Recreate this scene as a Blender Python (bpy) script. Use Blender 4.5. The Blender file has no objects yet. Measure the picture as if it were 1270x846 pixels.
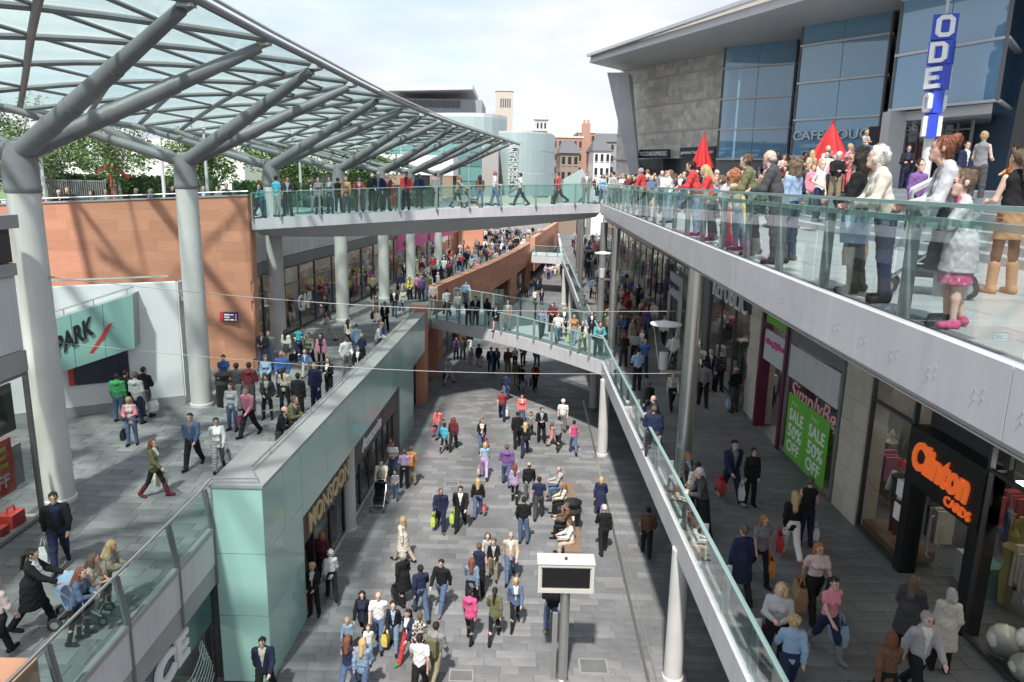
import bpy, bmesh, math, random
import numpy as np
from mathutils import Vector, Matrix
random.seed(7)
R_ = math.radians
scn = bpy.context.scene
COL = scn.collection
# ---------------------------------------------------------------- camera, sky, sun, exposure
CZ = 12.6; FPX = 915.0; W0, H0 = 1270, 846
cam = bpy.data.cameras.new('camera'); camo = bpy.data.objects.new('camera', cam); COL.objects.link(camo)
cam.sensor_fit = 'HORIZONTAL'; cam.sensor_width = 36.0; cam.lens = FPX / W0 * 36.0
cam.clip_start = 0.1; cam.clip_end = 6000
CAMR = Matrix.Rotation(math.pi/2 - R_(12.33), 3, 'X') @ Matrix.Rotation(R_(1.2), 3, 'Z')
camo.matrix_world = Matrix.Translation((0, 0, CZ)) @ CAMR.to_4x4()
scn.camera = camo
SUN_EL, SUN_AZ = R_(56), R_(-169)      # where the sun stands: behind and a little left (azimuth from +Y towards +X)
world = bpy.data.worlds.new('World'); scn.world = world; world.use_nodes = True
nt = world.node_tree; N = nt.nodes; LK = nt.links
for n in list(N): N.remove(n)
sky = N.new('ShaderNodeTexSky'); sky.sky_type = 'NISHITA'; sky.sun_disc = False
sky.sun_elevation = SUN_EL; sky.sun_rotation = SUN_AZ; sky.air_density = 1.0; sky.dust_density = 1.5; sky.ozone_density = 1.0
tc = N.new('ShaderNodeTexCoord'); mp = N.new('ShaderNodeMapping'); mp.inputs['Scale'].default_value = (1.0, 1.0, 3.2)
mp.inputs['Location'].default_value = (1.3, 0.4, 0.2)
nz = N.new('ShaderNodeTexNoise'); nz.inputs['Scale'].default_value = 2.3; nz.inputs['Detail'].default_value = 7; nz.inputs['Roughness'].default_value = 0.55
cr = N.new('ShaderNodeValToRGB'); cr.color_ramp.elements[0].position = 0.33; cr.color_ramp.elements[1].position = 0.52
nz2 = N.new('ShaderNodeTexNoise'); nz2.inputs['Scale'].default_value = 5.0; nz2.inputs['Detail'].default_value = 6
cr2 = N.new('ShaderNodeValToRGB'); cr2.color_ramp.elements[0].position = 0.3; cr2.color_ramp.elements[1].position = 0.7
cr2.color_ramp.elements[0].color = (2.8, 3.02, 3.45, 1); cr2.color_ramp.elements[1].color = (4.05, 4.12, 4.22, 1)
mx = N.new('ShaderNodeMix'); mx.data_type = 'RGBA'; mx.clamp_factor = True
hz = N.new('ShaderNodeMix'); hz.data_type = 'RGBA'; hz.inputs[0].default_value = 0.55; hz.inputs[7].default_value = (2.3, 2.8, 3.7, 1)
bg = N.new('ShaderNodeBackground'); bg.inputs['Strength'].default_value = 0.125
wo = N.new('ShaderNodeOutputWorld')
LK.new(tc.outputs['Generated'], mp.inputs['Vector']); LK.new(mp.outputs[0], nz.inputs['Vector']); LK.new(mp.outputs[0], nz2.inputs['Vector'])
LK.new(nz.outputs['Fac'], cr.inputs[0]); LK.new(nz2.outputs['Fac'], cr2.inputs[0])
LK.new(sky.outputs[0], hz.inputs[6])
LK.new(cr.outputs[0], mx.inputs[0]); LK.new(hz.outputs[2], mx.inputs[6]); LK.new(cr2.outputs[0], mx.inputs[7])
LK.new(mx.outputs[2], bg.inputs['Color']); LK.new(bg.outputs[0], wo.inputs['Surface'])
sl = bpy.data.lights.new('sun', 'SUN'); sl.energy = 2.75; sl.angle = R_(2.5); sl.color = (1.0, 0.95, 0.88)
so = bpy.data.objects.new('sun', sl); COL.objects.link(so)
sd = Vector((math.sin(SUN_AZ)*math.cos(SUN_EL), math.cos(SUN_AZ)*math.cos(SUN_EL), math.sin(SUN_EL)))
so.rotation_euler = (-sd).to_track_quat('-Z', 'Y').to_euler(); so.location = (0, -20, 60)
scn.view_settings.view_transform = 'Standard'; scn.view_settings.look = 'None'
scn.view_settings.exposure = 1.14; scn.view_settings.gamma = 1.0; scn.view_settings.use_curve_mapping = False
cy = scn.cycles
cy.max_bounces = 8; cy.diffuse_bounces = 6; cy.glossy_bounces = 3; cy.transmission_bounces = 4; cy.transparent_max_bounces = 24
cy.use_denoising = True; cy.caustics_reflective = False; cy.caustics_refractive = False; cy.sample_clamp_indirect = 6.0
cy.use_adaptive_sampling = True; cy.adaptive_threshold = 0.02

# ---------------------------------------------------------------- helpers
L0, M0, U0, UL = 0.0, 4.2, 11.35, 10.6
def ray(px, py): return CAMR @ Vector(((px - W0/2)/FPX, -(py - H0/2)/FPX, -1.0))
def at(px, py, z):
    d = ray(px, py); t = (z - CZ)/d.z; return Vector((d.x*t, d.y*t, z))
def aty(px, py, Y):
    d = ray(px, py); t = Y/d.y; return Vector((d.x*t, Y, CZ + d.z*t))
def atx(px, py, X):
    d = ray(px, py); t = X/d.x; return Vector((X, d.y*t, CZ + d.z*t))
OFF = {}
def tag(o, label=None, cat=None, group=None, kind=None):
    if label: o['label'] = label
    if cat: o['category'] = cat
    if group: o['group'] = group
    if kind: o['kind'] = kind
    return o
def thing(name, loc, label, cat, group=None, rz=0):
    o = bpy.data.objects.new(name, None); COL.objects.link(o); o.location = loc; o.rotation_euler = (0, 0, rz)
    o.empty_display_size = 0.2
    OFF[o] = Vector(loc); tag(o, label, cat, group); return o
class MB:
    def __init__(s): s.v = []; s.f = []; s.mi = []; s.m = 0
    def add(s, vs, fs):
        b = len(s.v); s.v += [tuple(v) for v in vs]
        for f in fs: s.f.append([b+i for i in f]); s.mi.append(s.m)
        return s
    def box(s, x0, y0, z0, x1, y1, z1):
        return s.hexa([(x0,y0),(x1,y0),(x1,y1),(x0,y1)], z0, z1)
    def hexa(s, q, z0, z1):            # prism over any polygon (counter-clockwise), z0/z1 numbers or lists
        n = len(q); za = z0 if isinstance(z0, (list, tuple)) else [z0]*n; zb = z1 if isinstance(z1, (list, tuple)) else [z1]*n
        vs = [(q[i][0], q[i][1], za[i]) for i in range(n)] + [(q[i][0], q[i][1], zb[i]) for i in range(n)]
        fs = [list(range(n-1, -1, -1)), list(range(n, 2*n))] + [[i, (i+1) % n, n+(i+1) % n, n+i] for i in range(n)]
        return s.add(vs, fs)
    def obox(s, c, ux, uy, uz):        # oriented box: centre and half-extent vectors
        c, ux, uy, uz = map(Vector, (c, ux, uy, uz))
        vs = [c+a*ux+b*uy+d*uz for d in (-1, 1) for a, b in ((-1,-1),(1,-1),(1,1),(-1,1))]
        return s.add(vs, [[3,2,1,0],[4,5,6,7],[0,1,5,4],[1,2,6,5],[2,3,7,6],[3,0,4,7]])
    def bar(s, p, q, w, h, up=(0,0,1)):
        p, q = Vector(p), Vector(q); d = (q-p); u = d.normalized(); sd_ = u.cross(Vector(up))
        if sd_.length < 1e-4: sd_ = Vector((1,0,0))
        sd_.normalize(); v = sd_.cross(u)
        return s.obox((p+q)/2, d/2, sd_*w/2, v*h/2)
    def slab(s, p, q, z0, z1, t):      # vertical wall piece from p to q (2-D), thickness t to the left of p->q
        p, q = Vector(p[:2]), Vector(q[:2]); d = (q-p).normalized(); n = Vector((-d.y, d.x))*t
        return s.hexa([p, q, q+n, p+n] if t > 0 else [q, p, p+n, q+n], z0, z1)
    def tube(s, p, q, r, r2=None, n=12, caps=True):
        return s.path([p, q], [r, r if r2 is None else r2], n, caps)
    def path(s, pts, rs, n=10, caps=True):
        pts = [Vector(p) for p in pts]; rs = rs if isinstance(rs, (list, tuple)) else [rs]*len(pts)
        b = len(s.v); ref = None
        for i, p in enumerate(pts):
            d = (pts[min(i+1, len(pts)-1)] - pts[max(i-1, 0)]).normalized()
            if ref is None: ref = Vector((0,0,1)) if abs(d.z) < .9 else Vector((1,0,0))
            u = d.cross(ref).normalized(); w = u.cross(d)
            ref = w
            for k in range(n):
                a = 2*math.pi*k/n; s.v.append(tuple(p + (u*math.cos(a) + w*math.sin(a))*rs[i]))
        for i in range(len(pts)-1):
            for k in range(n):
                k2 = (k+1) % n; s.f.append([b+i*n+k, b+(i+1)*n+k, b+(i+1)*n+k2, b+i*n+k2]); s.mi.append(s.m)
        if caps:
            e = b+(len(pts)-1)*n
            s.f.append([b+k for k in range(n)]); s.mi.append(s.m); s.f.append([e+k for k in range(n-1, -1, -1)]); s.mi.append(s.m)
        return s
    def lathe(s, c, prof, n=20):       # profile of (r, z)
        c = Vector(c); b = len(s.v)
        for r, z in prof:
            for k in range(n):
                a = 2*math.pi*k/n; s.v.append((c.x+r*math.cos(a), c.y+r*math.sin(a), c.z+z))
        for i in range(len(prof)-1):
            for k in range(n):
                k2 = (k+1) % n; s.f.append([b+i*n+k, b+i*n+k2, b+(i+1)*n+k2, b+(i+1)*n+k]); s.mi.append(s.m)
        s.f.append([b+k for k in range(n-1, -1, -1)]); s.mi.append(s.m)
        e = b+(len(prof)-1)*n; s.f.append([e+k for k in range(n)]); s.mi.append(s.m)
        return s
    def build(s, name, mat, parent=None, smooth=False, kind=None, off=None):
        if not s.v: return None
        o_ = OFF.get(parent, Vector((0,0,0))) if off is None else Vector(off)
        me = bpy.data.meshes.new(name)
        me.from_pydata([(x-o_.x, y-o_.y, z-o_.z) for x, y, z in s.v], [], s.f)
        for m in (mat if isinstance(mat, (list, tuple)) else [mat]): me.materials.append(m)
        if any(s.mi): me.polygons.foreach_set('material_index', s.mi)
        if smooth: 
            me.polygons.foreach_set('use_smooth', [True]*len(s.f))
            me.set_sharp_from_angle(angle=R_(40))
        me.update()
        o = bpy.data.objects.new(name, me); COL.objects.link(o)
        if parent is not None: o.parent = parent; OFF[o] = o_
        if kind: o['kind'] = kind
        return o
def lerp(a, b, t): return a + (b-a)*t
def poly_pts(pts, step):               # points every ~step along a polyline
    out = []
    for a, b in zip(pts[:-1], pts[1:]):
        a, b = Vector(a), Vector(b); n = max(1, round((b-a).length/step))
        out += [a.lerp(b, i/n) for i in range(n)]
    return out + [Vector(pts[-1])]
def smooth_poly(pts, n=6):             # Catmull-Rom
    pts = [Vector(p) for p in pts]; out = []
    for i in range(len(pts)-1):
        p0 = pts[max(i-1, 0)]; p1 = pts[i]; p2 = pts[i+1]; p3 = pts[min(i+2, len(pts)-1)]
        for k in range(n):
            t = k/n; out.append(.5*((2*p1)+(p2-p0)*t+(2*p0-5*p1+4*p2-p3)*t*t+(3*p1-p0-3*p2+p3)*t**3))
    return out+[pts[-1]]
def dup(root, loc, rz=0, scale=None):
    r = root.copy(); COL.objects.link(r); r.location = loc; r.rotation_euler = (0, 0, rz)
    if scale: r.scale = (scale,)*3
    for ch in root.children:
        c = ch.copy(); COL.objects.link(c); c.parent = r
        for g in ch.children:
            d = g.copy(); COL.objects.link(d); d.parent = c
    return r

# ---------------------------------------------------------------- materials
MATS = {}
def mat(name, col=(.5,.5,.5), rough=.6, metal=0.0, var=0.12, scale=3.0, bump=0.0, bscale=30.0, spec=.5, coat=0, rnd=0.0, stretch=None, dirt=0.0, spots=0):
    if name in MATS: return MATS[name]
    m = bpy.data.materials.new(name); m.use_nodes = True; n = m.node_tree.nodes; l = m.node_tree.links
    b = n['Principled BSDF']; b.inputs['Roughness'].default_value = rough; b.inputs['Metallic'].default_value = metal
    b.inputs['Specular IOR Level'].default_value = spec; b.inputs['Coat Weight'].default_value = coat
    tcn = n.new('ShaderNodeTexCoord'); src = tcn.outputs['Object']
    if stretch:
        mpn = n.new('ShaderNodeMapping'); mpn.inputs['Scale'].default_value = stretch; l.new(src, mpn.inputs[0]); src = mpn.outputs[0]
    nn = n.new('ShaderNodeTexNoise'); nn.inputs['Scale'].default_value = scale; nn.inputs['Detail'].default_value = 6; nn.inputs['Roughness'].default_value = .6
    l.new(src, nn.inputs['Vector'])
    ma = n.new('ShaderNodeMath'); ma.operation = 'MULTIPLY_ADD'; ma.inputs[1].default_value = 2*var*1.6; ma.inputs[2].default_value = 1 - var*1.6
    l.new(nn.outputs['Fac'], ma.inputs[0]); fac = ma.outputs[0]
    if rnd:
        oi = n.new('ShaderNodeObjectInfo'); ge = n.new('ShaderNodeNewGeometry')
        ad = n.new('ShaderNodeMath'); ad.operation = 'ADD'; l.new(oi.outputs['Random'], ad.inputs[0]); l.new(ge.outputs['Random Per Island'], ad.inputs[1])
        fr = n.new('ShaderNodeMath'); fr.operation = 'FRACT'; l.new(ad.outputs[0], fr.inputs[0])
        m2 = n.new('ShaderNodeMath'); m2.operation = 'MULTIPLY_ADD'; m2.inputs[1].default_value = 2*rnd; m2.inputs[2].default_value = 1-rnd; l.new(fr.outputs[0], m2.inputs[0])
        m3 = n.new('ShaderNodeMath'); m3.operation = 'MULTIPLY'; l.new(fac, m3.inputs[0]); l.new(m2.outputs[0], m3.inputs[1]); fac = m3.outputs[0]
    if dirt:
        nd = n.new('ShaderNodeTexNoise'); nd.inputs['Scale'].default_value = .55; nd.inputs['Detail'].default_value = 8; l.new(tcn.outputs['Object'], nd.inputs['Vector'])
        rp = n.new('ShaderNodeMapRange'); rp.inputs[1].default_value = .35; rp.inputs[2].default_value = .65; rp.inputs[3].default_value = 1-dirt; rp.inputs[4].default_value = 1.0
        l.new(nd.outputs['Fac'], rp.inputs[0]); m4 = n.new('ShaderNodeMath'); m4.operation = 'MULTIPLY'; l.new(fac, m4.inputs[0]); l.new(rp.outputs[0], m4.inputs[1]); fac = m4.outputs[0]
    if spots:            # trodden gum and old stains
        ge2 = n.new('ShaderNodeNewGeometry'); vo = n.new('ShaderNodeTexVoronoi'); vo.inputs['Scale'].default_value = 1.7; l.new(ge2.outputs['Position'], vo.inputs['Vector'])
        rg = n.new('ShaderNodeMapRange'); rg.inputs[1].default_value = .05; rg.inputs[2].default_value = .075; rg.inputs[3].default_value = .62; rg.inputs[4].default_value = 1.0; l.new(vo.outputs['Distance'], rg.inputs[0])
        ns = n.new('ShaderNodeTexNoise'); ns.inputs['Scale'].default_value = .35; ns.inputs['Detail'].default_value = 9; ns.inputs['Roughness'].default_value = .7; l.new(ge2.outputs['Position'], ns.inputs['Vector'])
        rs_ = n.new('ShaderNodeMapRange'); rs_.inputs[1].default_value = .38; rs_.inputs[2].default_value = .60; rs_.inputs[3].default_value = .80; rs_.inputs[4].default_value = 1.08; l.new(ns.outputs['Fac'], rs_.inputs[0])
        for o_ in (rg.outputs[0], rs_.outputs[0]):
            m5 = n.new('ShaderNodeMath'); m5.operation = 'MULTIPLY'; l.new(fac, m5.inputs[0]); l.new(o_, m5.inputs[1]); fac = m5.outputs[0]
    vm = n.new('ShaderNodeVectorMath'); vm.operation = 'SCALE'; vm.inputs[0].default_value = col[:3]
    l.new(fac, vm.inputs['Scale']); l.new(vm.outputs[0], b.inputs['Base Color'])
    if bump:
        nb = n.new('ShaderNodeTexNoise'); nb.inputs['Scale'].default_value = bscale; nb.inputs['Detail'].default_value = 4; l.new(src, nb.inputs['Vector'])
        bp = n.new('ShaderNodeBump'); bp.inputs['Strength'].default_value = bump; bp.inputs['Distance'].default_value = .02
        l.new(nb.outputs['Fac'], bp.inputs['Height']); l.new(bp.outputs[0], b.inputs['Normal'])
    MATS[name] = m; return m
def glass(name, tint, refl=1.0, rough=.02, ior=1.45, opaque=0.0, body=(.1,.2,.2), trans=False):
    if name in MATS: return MATS[name]
    m = bpy.data.materials.new(name); m.use_nodes = True; n = m.node_tree.nodes; l = m.node_tree.links
    n.remove(n['Principled BSDF']); out = n['Material Output']
    tr = n.new('ShaderNodeBsdfTransparent'); tr.inputs[0].default_value = (*tint, 1)
    gl = n.new('ShaderNodeBsdfGlossy'); gl.inputs['Roughness'].default_value = rough; gl.inputs[0].default_value = (.95,.97,.97,1)
    fr = n.new('ShaderNodeFresnel'); fr.inputs['IOR'].default_value = ior
    nn = n.new('ShaderNodeTexNoise'); nn.inputs['Scale'].default_value = .8; bp = n.new('ShaderNodeBump'); bp.inputs['Strength'].default_value = .02
    tcn = n.new('ShaderNodeTexCoord'); l.new(tcn.outputs['Object'], nn.inputs['Vector']); l.new(nn.outputs['Fac'], bp.inputs['Height']); l.new(bp.outputs[0], gl.inputs['Normal'])
    ml = n.new('ShaderNodeMath'); ml.operation = 'MULTIPLY'; ml.inputs[1].default_value = refl; ml.use_clamp = True; l.new(fr.outputs[0], ml.inputs[0])
    mxs = n.new('ShaderNodeMixShader'); l.new(ml.outputs[0], mxs.inputs[0]); l.new(gl.outputs[0], mxs.inputs[2])
    if opaque:
        df = n.new('ShaderNodeBsdfTranslucent' if trans else 'ShaderNodeBsdfDiffuse'); df.inputs[0].default_value = (*body, 1); mo = n.new('ShaderNodeMixShader'); mo.inputs[0].default_value = opaque
        l.new(tr.outputs[0], mo.inputs[1]); l.new(df.outputs[0], mo.inputs[2]); l.new(mo.outputs[0], mxs.inputs[1])
    else: l.new(tr.outputs[0], mxs.inputs[1])
    l.new(mxs.outputs[0], out.inputs['Surface']); MATS[name] = m; return m
PAVE = mat('paving_stone', (.185,.189,.197), .75, var=.14, scale=1.2, bump=.15, bscale=60, rnd=.05, dirt=.2, spots=1)
PAVEW = mat('paving_stone_warm', (.245,.246,.25), .75, var=.14, scale=1.2, bump=.15, bscale=60, rnd=.05, dirt=.22, spots=1)
PAVED = mat('paving_stone_dark', (.165,.168,.174), .7, var=.14, scale=1.2, bump=.15, bscale=60, rnd=.06, dirt=.2, spots=1)
PAVEU = mat('paving_pale', (.36,.40,.41), .6, var=.08, scale=1.5, bump=.1, bscale=50, rnd=.06, dirt=.12)
GROUT = mat('joint_mortar', (.15,.15,.155), .9)
CONC = mat('pale_concrete', (.60,.595,.575), .75, var=.07, scale=1.5, bump=.1, bscale=40, dirt=.16, stretch=(2,2,.35))
WHITEP = mat('white_panel', (.62,.62,.63), .55, var=.08, scale=2, dirt=.12, stretch=(2,2,.3))
FASC = mat('fascia_metal', (.58,.575,.60), .42, var=.12, scale=2.2, spec=.5, dirt=.12, bump=.03, bscale=4, stretch=(2,2,.25))
SOFF = mat('soffit_metal', (.52,.52,.525), .5, var=.05, dirt=.08)
RENDW = mat('white_render', (.78,.79,.80), .8, var=.03, scale=2, dirt=.05)
SAND = mat('sandstone', (.56,.265,.17), .85, var=.08, scale=2.2, bump=.2, bscale=50, rnd=.11, stretch=(1,1,5))
SANDW = mat('sandstone_wall', (.52,.24,.15), .85, var=.14, scale=1.6, bump=.2, bscale=45, stretch=(1,1,3))
TEAL = mat('teal_glass_cladding', (.38,.60,.55), .16, var=.04, scale=.6, spec=.45, coat=.15, rnd=.03, dirt=.08)
TEALD = mat('teal_cladding_matt', (.38,.48,.48), .35, var=.04, scale=.5, rnd=.03)
STEEL = mat('grey_painted_steel', (.20,.205,.21), .5, var=.14, scale=2, dirt=.28, bump=.03, bscale=20)
STEELL = mat('stainless_steel', (.62,.61,.59), .32, metal=.9, var=.06, scale=1, dirt=.1)
COPE = mat('coping_metal', (.36,.36,.355), .5, var=.06, scale=1.5, dirt=.18)
FRAME = mat('dark_frame', (.045,.046,.05), .45, var=.15)
FRAMEG = mat('grey_frame', (.17,.17,.175), .5, var=.1)
BLACK = mat('black_sign', (.012,.012,.013), .4)
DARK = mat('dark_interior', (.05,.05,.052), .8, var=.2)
LAMPE = bpy.data.materials.new('shop_lamp'); LAMPE.use_nodes = True
_e = LAMPE.node_tree.nodes.new('ShaderNodeEmission'); _e.inputs[0].default_value = (1,.93,.82,1); _e.inputs[1].default_value = 7.0
LAMPE.node_tree.links.new(_e.outputs[0], LAMPE.node_tree.nodes['Material Output'].inputs[0])
LIGHTI = mat('pale_interior', (.35,.34,.31), .8, var=.1)
STONE = mat('grey_limestone', (.60,.56,.51), .85, var=.30, scale=2.2, bump=.35, bscale=18, rnd=.16)
STONEL = mat('pale_stone', (.52,.47,.40), .85, var=.12, scale=3, bump=.2, rnd=.08)
BRICK = mat('red_brick', (.40,.23,.18), .85, var=.12, scale=4, bump=.2)
GLB = glass('balustrade_glass', (.74,.89,.86), .5, opaque=.09, body=(.40,.58,.55))
GLBE = glass('balustrade_glass_near', (.87,.95,.93), .35, opaque=.02, body=(.18,.42,.38))
GLS = glass('shop_glass', (.88,.91,.90), .9)
GLR = glass('canopy_glass', (.76,.90,.87), .8, rough=.15, opaque=.18, body=(.50,.66,.63), trans=True)
GLO = glass('cinema_glass', (.30,.55,.66), 3.2, opaque=.55, body=(.28,.56,.82))
RAILT = mat('teal_handrail', (.27,.40,.39), .25, var=.05, spec=.6)
POST = mat('dark_post', (.24,.29,.29), .4)
GOLD = mat('gold_letters', (.62,.50,.28), .35, metal=.3)
WLET = mat('white_letters', (.8,.8,.8), .5, var=.02)
ORNG = mat('orange_letters', (.85,.16,.03), .4, var=.03)
_b = ORNG.node_tree.nodes['Principled BSDF']; _b.inputs['Emission Color'].default_value = (.9,.16,.03,1); _b.inputs['Emission Strength'].default_value = .18   # lit sign
RED = mat('red_cloth', (.50,.02,.025), .7, var=.1)
REDP = mat('red_paint', (.62,.05,.04), .5, var=.05)
BLUE = mat('blue_sign', (.03,.07,.55), .35, var=.04)
GREEN = mat('green_poster', (.14,.45,.05), .6, var=.05)
PINK = mat('pink_sign', (.72,.10,.33), .5, var=.05)
PLUM = mat('plum_frame', (.10,.012,.045), .4)
LEAF = mat('leaf_green', (.085,.155,.038), .6, var=.3, scale=6, rnd=.45)
LEAFD = mat('hedge_green', (.06,.115,.03), .65, var=.3, scale=6, rnd=.45)
BARK = mat('birch_bark', (.45,.43,.40), .8, var=.25, scale=9)
ROOFM = mat('grey_roof', (.30,.31,.33), .6, var=.06)
SLATE = mat('slate_roof', (.12,.125,.135), .7, var=.12)
WINDK = mat('dark_window', (.03,.035,.04), .12, spec=.8)

# ---------------------------------------------------------------- lettering
FONTC = {}
def text_geo(txt, bold=0.0, depth=.02, shear=0.0):
    key = (txt, bold, depth, shear)
    if key in FONTC: return FONTC[key]
    cu = bpy.data.curves.new('t', 'FONT'); cu.body = txt; cu.size = 1.0; cu.extrude = depth; cu.offset = bold; cu.shear = shear; cu.resolution_u = 3
    o = bpy.data.objects.new('t', cu); COL.objects.link(o)
    me = o.to_mesh(); vs = [v.co.copy() for v in me.vertices]; fs = [list(p.vertices) for p in me.polygons]; o.to_mesh_clear()
    bpy.data.objects.remove(o); bpy.data.curves.remove(cu)
    x0 = min(v.x for v in vs); x1 = max(v.x for v in vs); y0 = min(v.y for v in vs); y1 = max(v.y for v in vs)
    FONTC[key] = (vs, fs, x0, x1, y0, y1); return FONTC[key]
def lettering(name, txt, p0, right, up, width, height, material, parent, bold=.02, depth=.03, shear=0.0):
    """text filling the width x height box whose lower left corner is p0"""
    vs, fs, x0, x1, y0, y1 = text_geo(txt, bold, .5, shear)
    right, up, p0 = Vector(right).normalized(), Vector(up).normalized(), Vector(p0); nrm = right.cross(up)
    mb = MB(); mb.add([p0 + right*((v.x-x0)/(x1-x0)*width) + up*((v.y-y0)/(y1-y0)*height) + nrm*(v.z*2*depth) for v in vs], fs)
    return mb.build(name, material, parent)
# ================================================================ the setting: ground, street, decks
def proj(p):
    q = CAMR.transposed() @ (Vector(p) - Vector((0,0,CZ)))
    if q.z > -.1: return None
    return (W0/2 + FPX*q.x/-q.z, H0/2 - FPX*q.y/-q.z)
SLABM = {}
def slab_mesh(l, d, m):
    key = (round(l, 3), d, m.name)
    if key not in SLABM:
        mb = MB(); a, b = l/2-.004, d/2-.004
        e = .006
        vs = [(-a,-b,-.02),(a,-b,-.02),(a,b,-.02),(-a,b,-.02),(-a+e,-b+e,0),(a-e,-b+e,0),(a-e,b-e,0),(-a+e,b-e,0)]
        me = bpy.data.meshes.new('paving_slab'); me.from_pydata(vs, [], [[4,5,6,7],[0,1,5,4],[1,2,6,5],[2,3,7,6],[3,0,4,7]]); me.materials.append(m); me.update()
        SLABM[key] = me
    return SLABM[key]
def paving(parent, inside, x0, x1, y0, y1, z, d, lens, mfun, nind, rest_mat):
    rng = random.Random(hash((x0, y0, z)) & 0xffff); cells = []
    y = y0; k = 0
    while y < y1:
        x = x0 - rng.uniform(0, lens[-1])
        while x < x1:
            l = rng.choice(lens); c = (x+l/2, y+d/2)
            if all(inside(c[0]+s*l/2, c[1]+t*d/2) for s in (-1, 1) for t in (-1, 1)):
                cells.append((c[0], c[1], l, mfun(c[0], c[1], rng)))
            elif inside(*c): cells.append((c[0], c[1], l, mfun(c[0], c[1], rng), 1))
            x += l
        y += d; k += 1
    vis = []; rest = []
    for c in cells:
        p = proj((c[0], c[1], z))
        if p and -30 < p[0] < W0+30 and -30 < p[1] < H0+60: vis.append(c)
        else: rest.append(c)
    vis.sort(key=lambda c: c[0]**2 + c[1]**2)
    ind = [c for c in vis if len(c) == 4][:nind]; s_ind = set(id(c) for c in ind)
    o0 = OFF.get(parent, Vector((0,0,0)))
    for c in ind:
        o = bpy.data.objects.new('paving_slab', slab_mesh(c[2], d, c[3])); COL.objects.link(o); o.parent = parent; o.location = Vector((c[0], c[1], z)) - o0
    groups = {}
    for c in vis+rest:
        if id(c) in s_ind: continue
        mb = groups.setdefault(c[3].name, MB()); a, b = c[2]/2-.004, d/2-.004
        if len(c) == 5:      # cut slab at the border
            xs = [xx for xx in (c[0]-a, c[0]-a*.5, c[0], c[0]+a*.5, c[0]+a) if inside(xx, c[1]-b) and inside(xx, c[1]+b)]
            if len(xs) < 2: continue
            xa, xb = min(xs), max(xs)
        else: xa, xb = c[0]-a, c[0]+a
        mb.add([(xa,c[1]-b,z-.02),(xb,c[1]-b,z-.02),(xb,c[1]+b,z-.02),(xa,c[1]+b,z-.02),(xa+.006,c[1]-b+.006,z),(xb-.006,c[1]-b+.006,z),(xb-.006,c[1]+b-.006,z),(xa+.006,c[1]+b-.006,z)],
               [[4,5,6,7],[0,1,5,4],[1,2,6,5],[2,3,7,6],[3,0,4,7]])
    for nm, mb in groups.items(): mb.build('paving_field', MATS[nm], parent, kind='stuff')

g = MB().add([(-3000,-500,-.6),(3000,-500,-.6),(3000,5000,-.6),(-3000,5000,-.6)], [[0,1,2,3]]).build('ground', PAVE); tag(g, 'far ground stretching to the horizon beneath the town', 'ground', kind='structure')
def LX(Y): return -5.9 + .045*(Y-16.4)             # left lower facade line
# ---- lower street
street = MB().box(-9, -6, -.4, 14, 56, -.012).build('street', GROUT); tag(street, 'lower shopping street paved with long grey stone slabs', 'street', kind='structure'); OFF[street] = Vector((0,0,0))
MB().add([(-9,56,-.004),(14,56,-.004),(22,170,-.004),(-9,170,-.004)], [[0,1,2,3]]).build('paving_sheet', PAVE, street)
dark_band = lambda x, y: abs(x - (-2.62 + .066*(y-17))) < .32
def m_low(x, y, rng): return PAVED if dark_band(x, y) else (PAVEW if rng.random() < .3 else PAVE)
paving(street, lambda x, y: x > LX(y)-.9 and x < 9, -7.5, 9, 12, 55.6, 0, .33, (.5, .7, .9, 1.1), m_low, 300, PAVE)
for (a, b, w) in ((at(738,560,0), at(804,846,0), .07),):
    d = (b-a); a2 = a - d*.5; b2 = b
    MB().bar((a2.x,a2.y,.006), (b2.x,b2.y,.006), .09, .012).build('drain_channel', STEELL, street)
    MB().bar((a2.x+.25,a2.y,.006), (b2.x+.22,b2.y,.006), .04, .012).build('drain_channel', STEEL, street)
# ---- left gallery deck (mid level)
GL = [(-7.1,-4),(-7.1,16.6)] + [(LX(y)-.05, y) for y in (16.7, 20, 26, 32, 38, 42)] + [(-5.1,49.5),(-3.7,56),(-2.05,63.5),(0.1,75),(2.0,88),(6,118),(10,150)]
def gl_x(y):
    for (xa, ya), (xb, yb) in zip(GL[:-1], GL[1:]):
        if ya <= y < yb: return xa + (xb-xa)*(y-ya)/(yb-ya)
    return GL[-1][0]
gal = MB().hexa([(-32,-4)] + [(x-.1, y) for x, y in GL] + [(-32,150)], M0-.45, M0-.012).build('left_gallery_floor', GROUT); tag(gal, 'upper shopping gallery floor of grey slabs on the canopy side', 'walkway', kind='structure'); OFF[gal] = Vector((0,0,0))
paving(gal, lambda x, y: x < gl_x(y)-.15 and x > -17, -17, -4, 7, 56, M0, .36, (.6, .8, 1.0), lambda x, y, r: PAVEW if r.random() < .6 else PAVE, 300, PAVE)
MB().hexa([(-32,56),(gl_x(56)-.15,56),(gl_x(88)-.15,88),(gl_x(149)-.15,149),(-32,149)], M0-.02, M0-.004).build('paving_sheet', PAVEW, gal)
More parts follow.
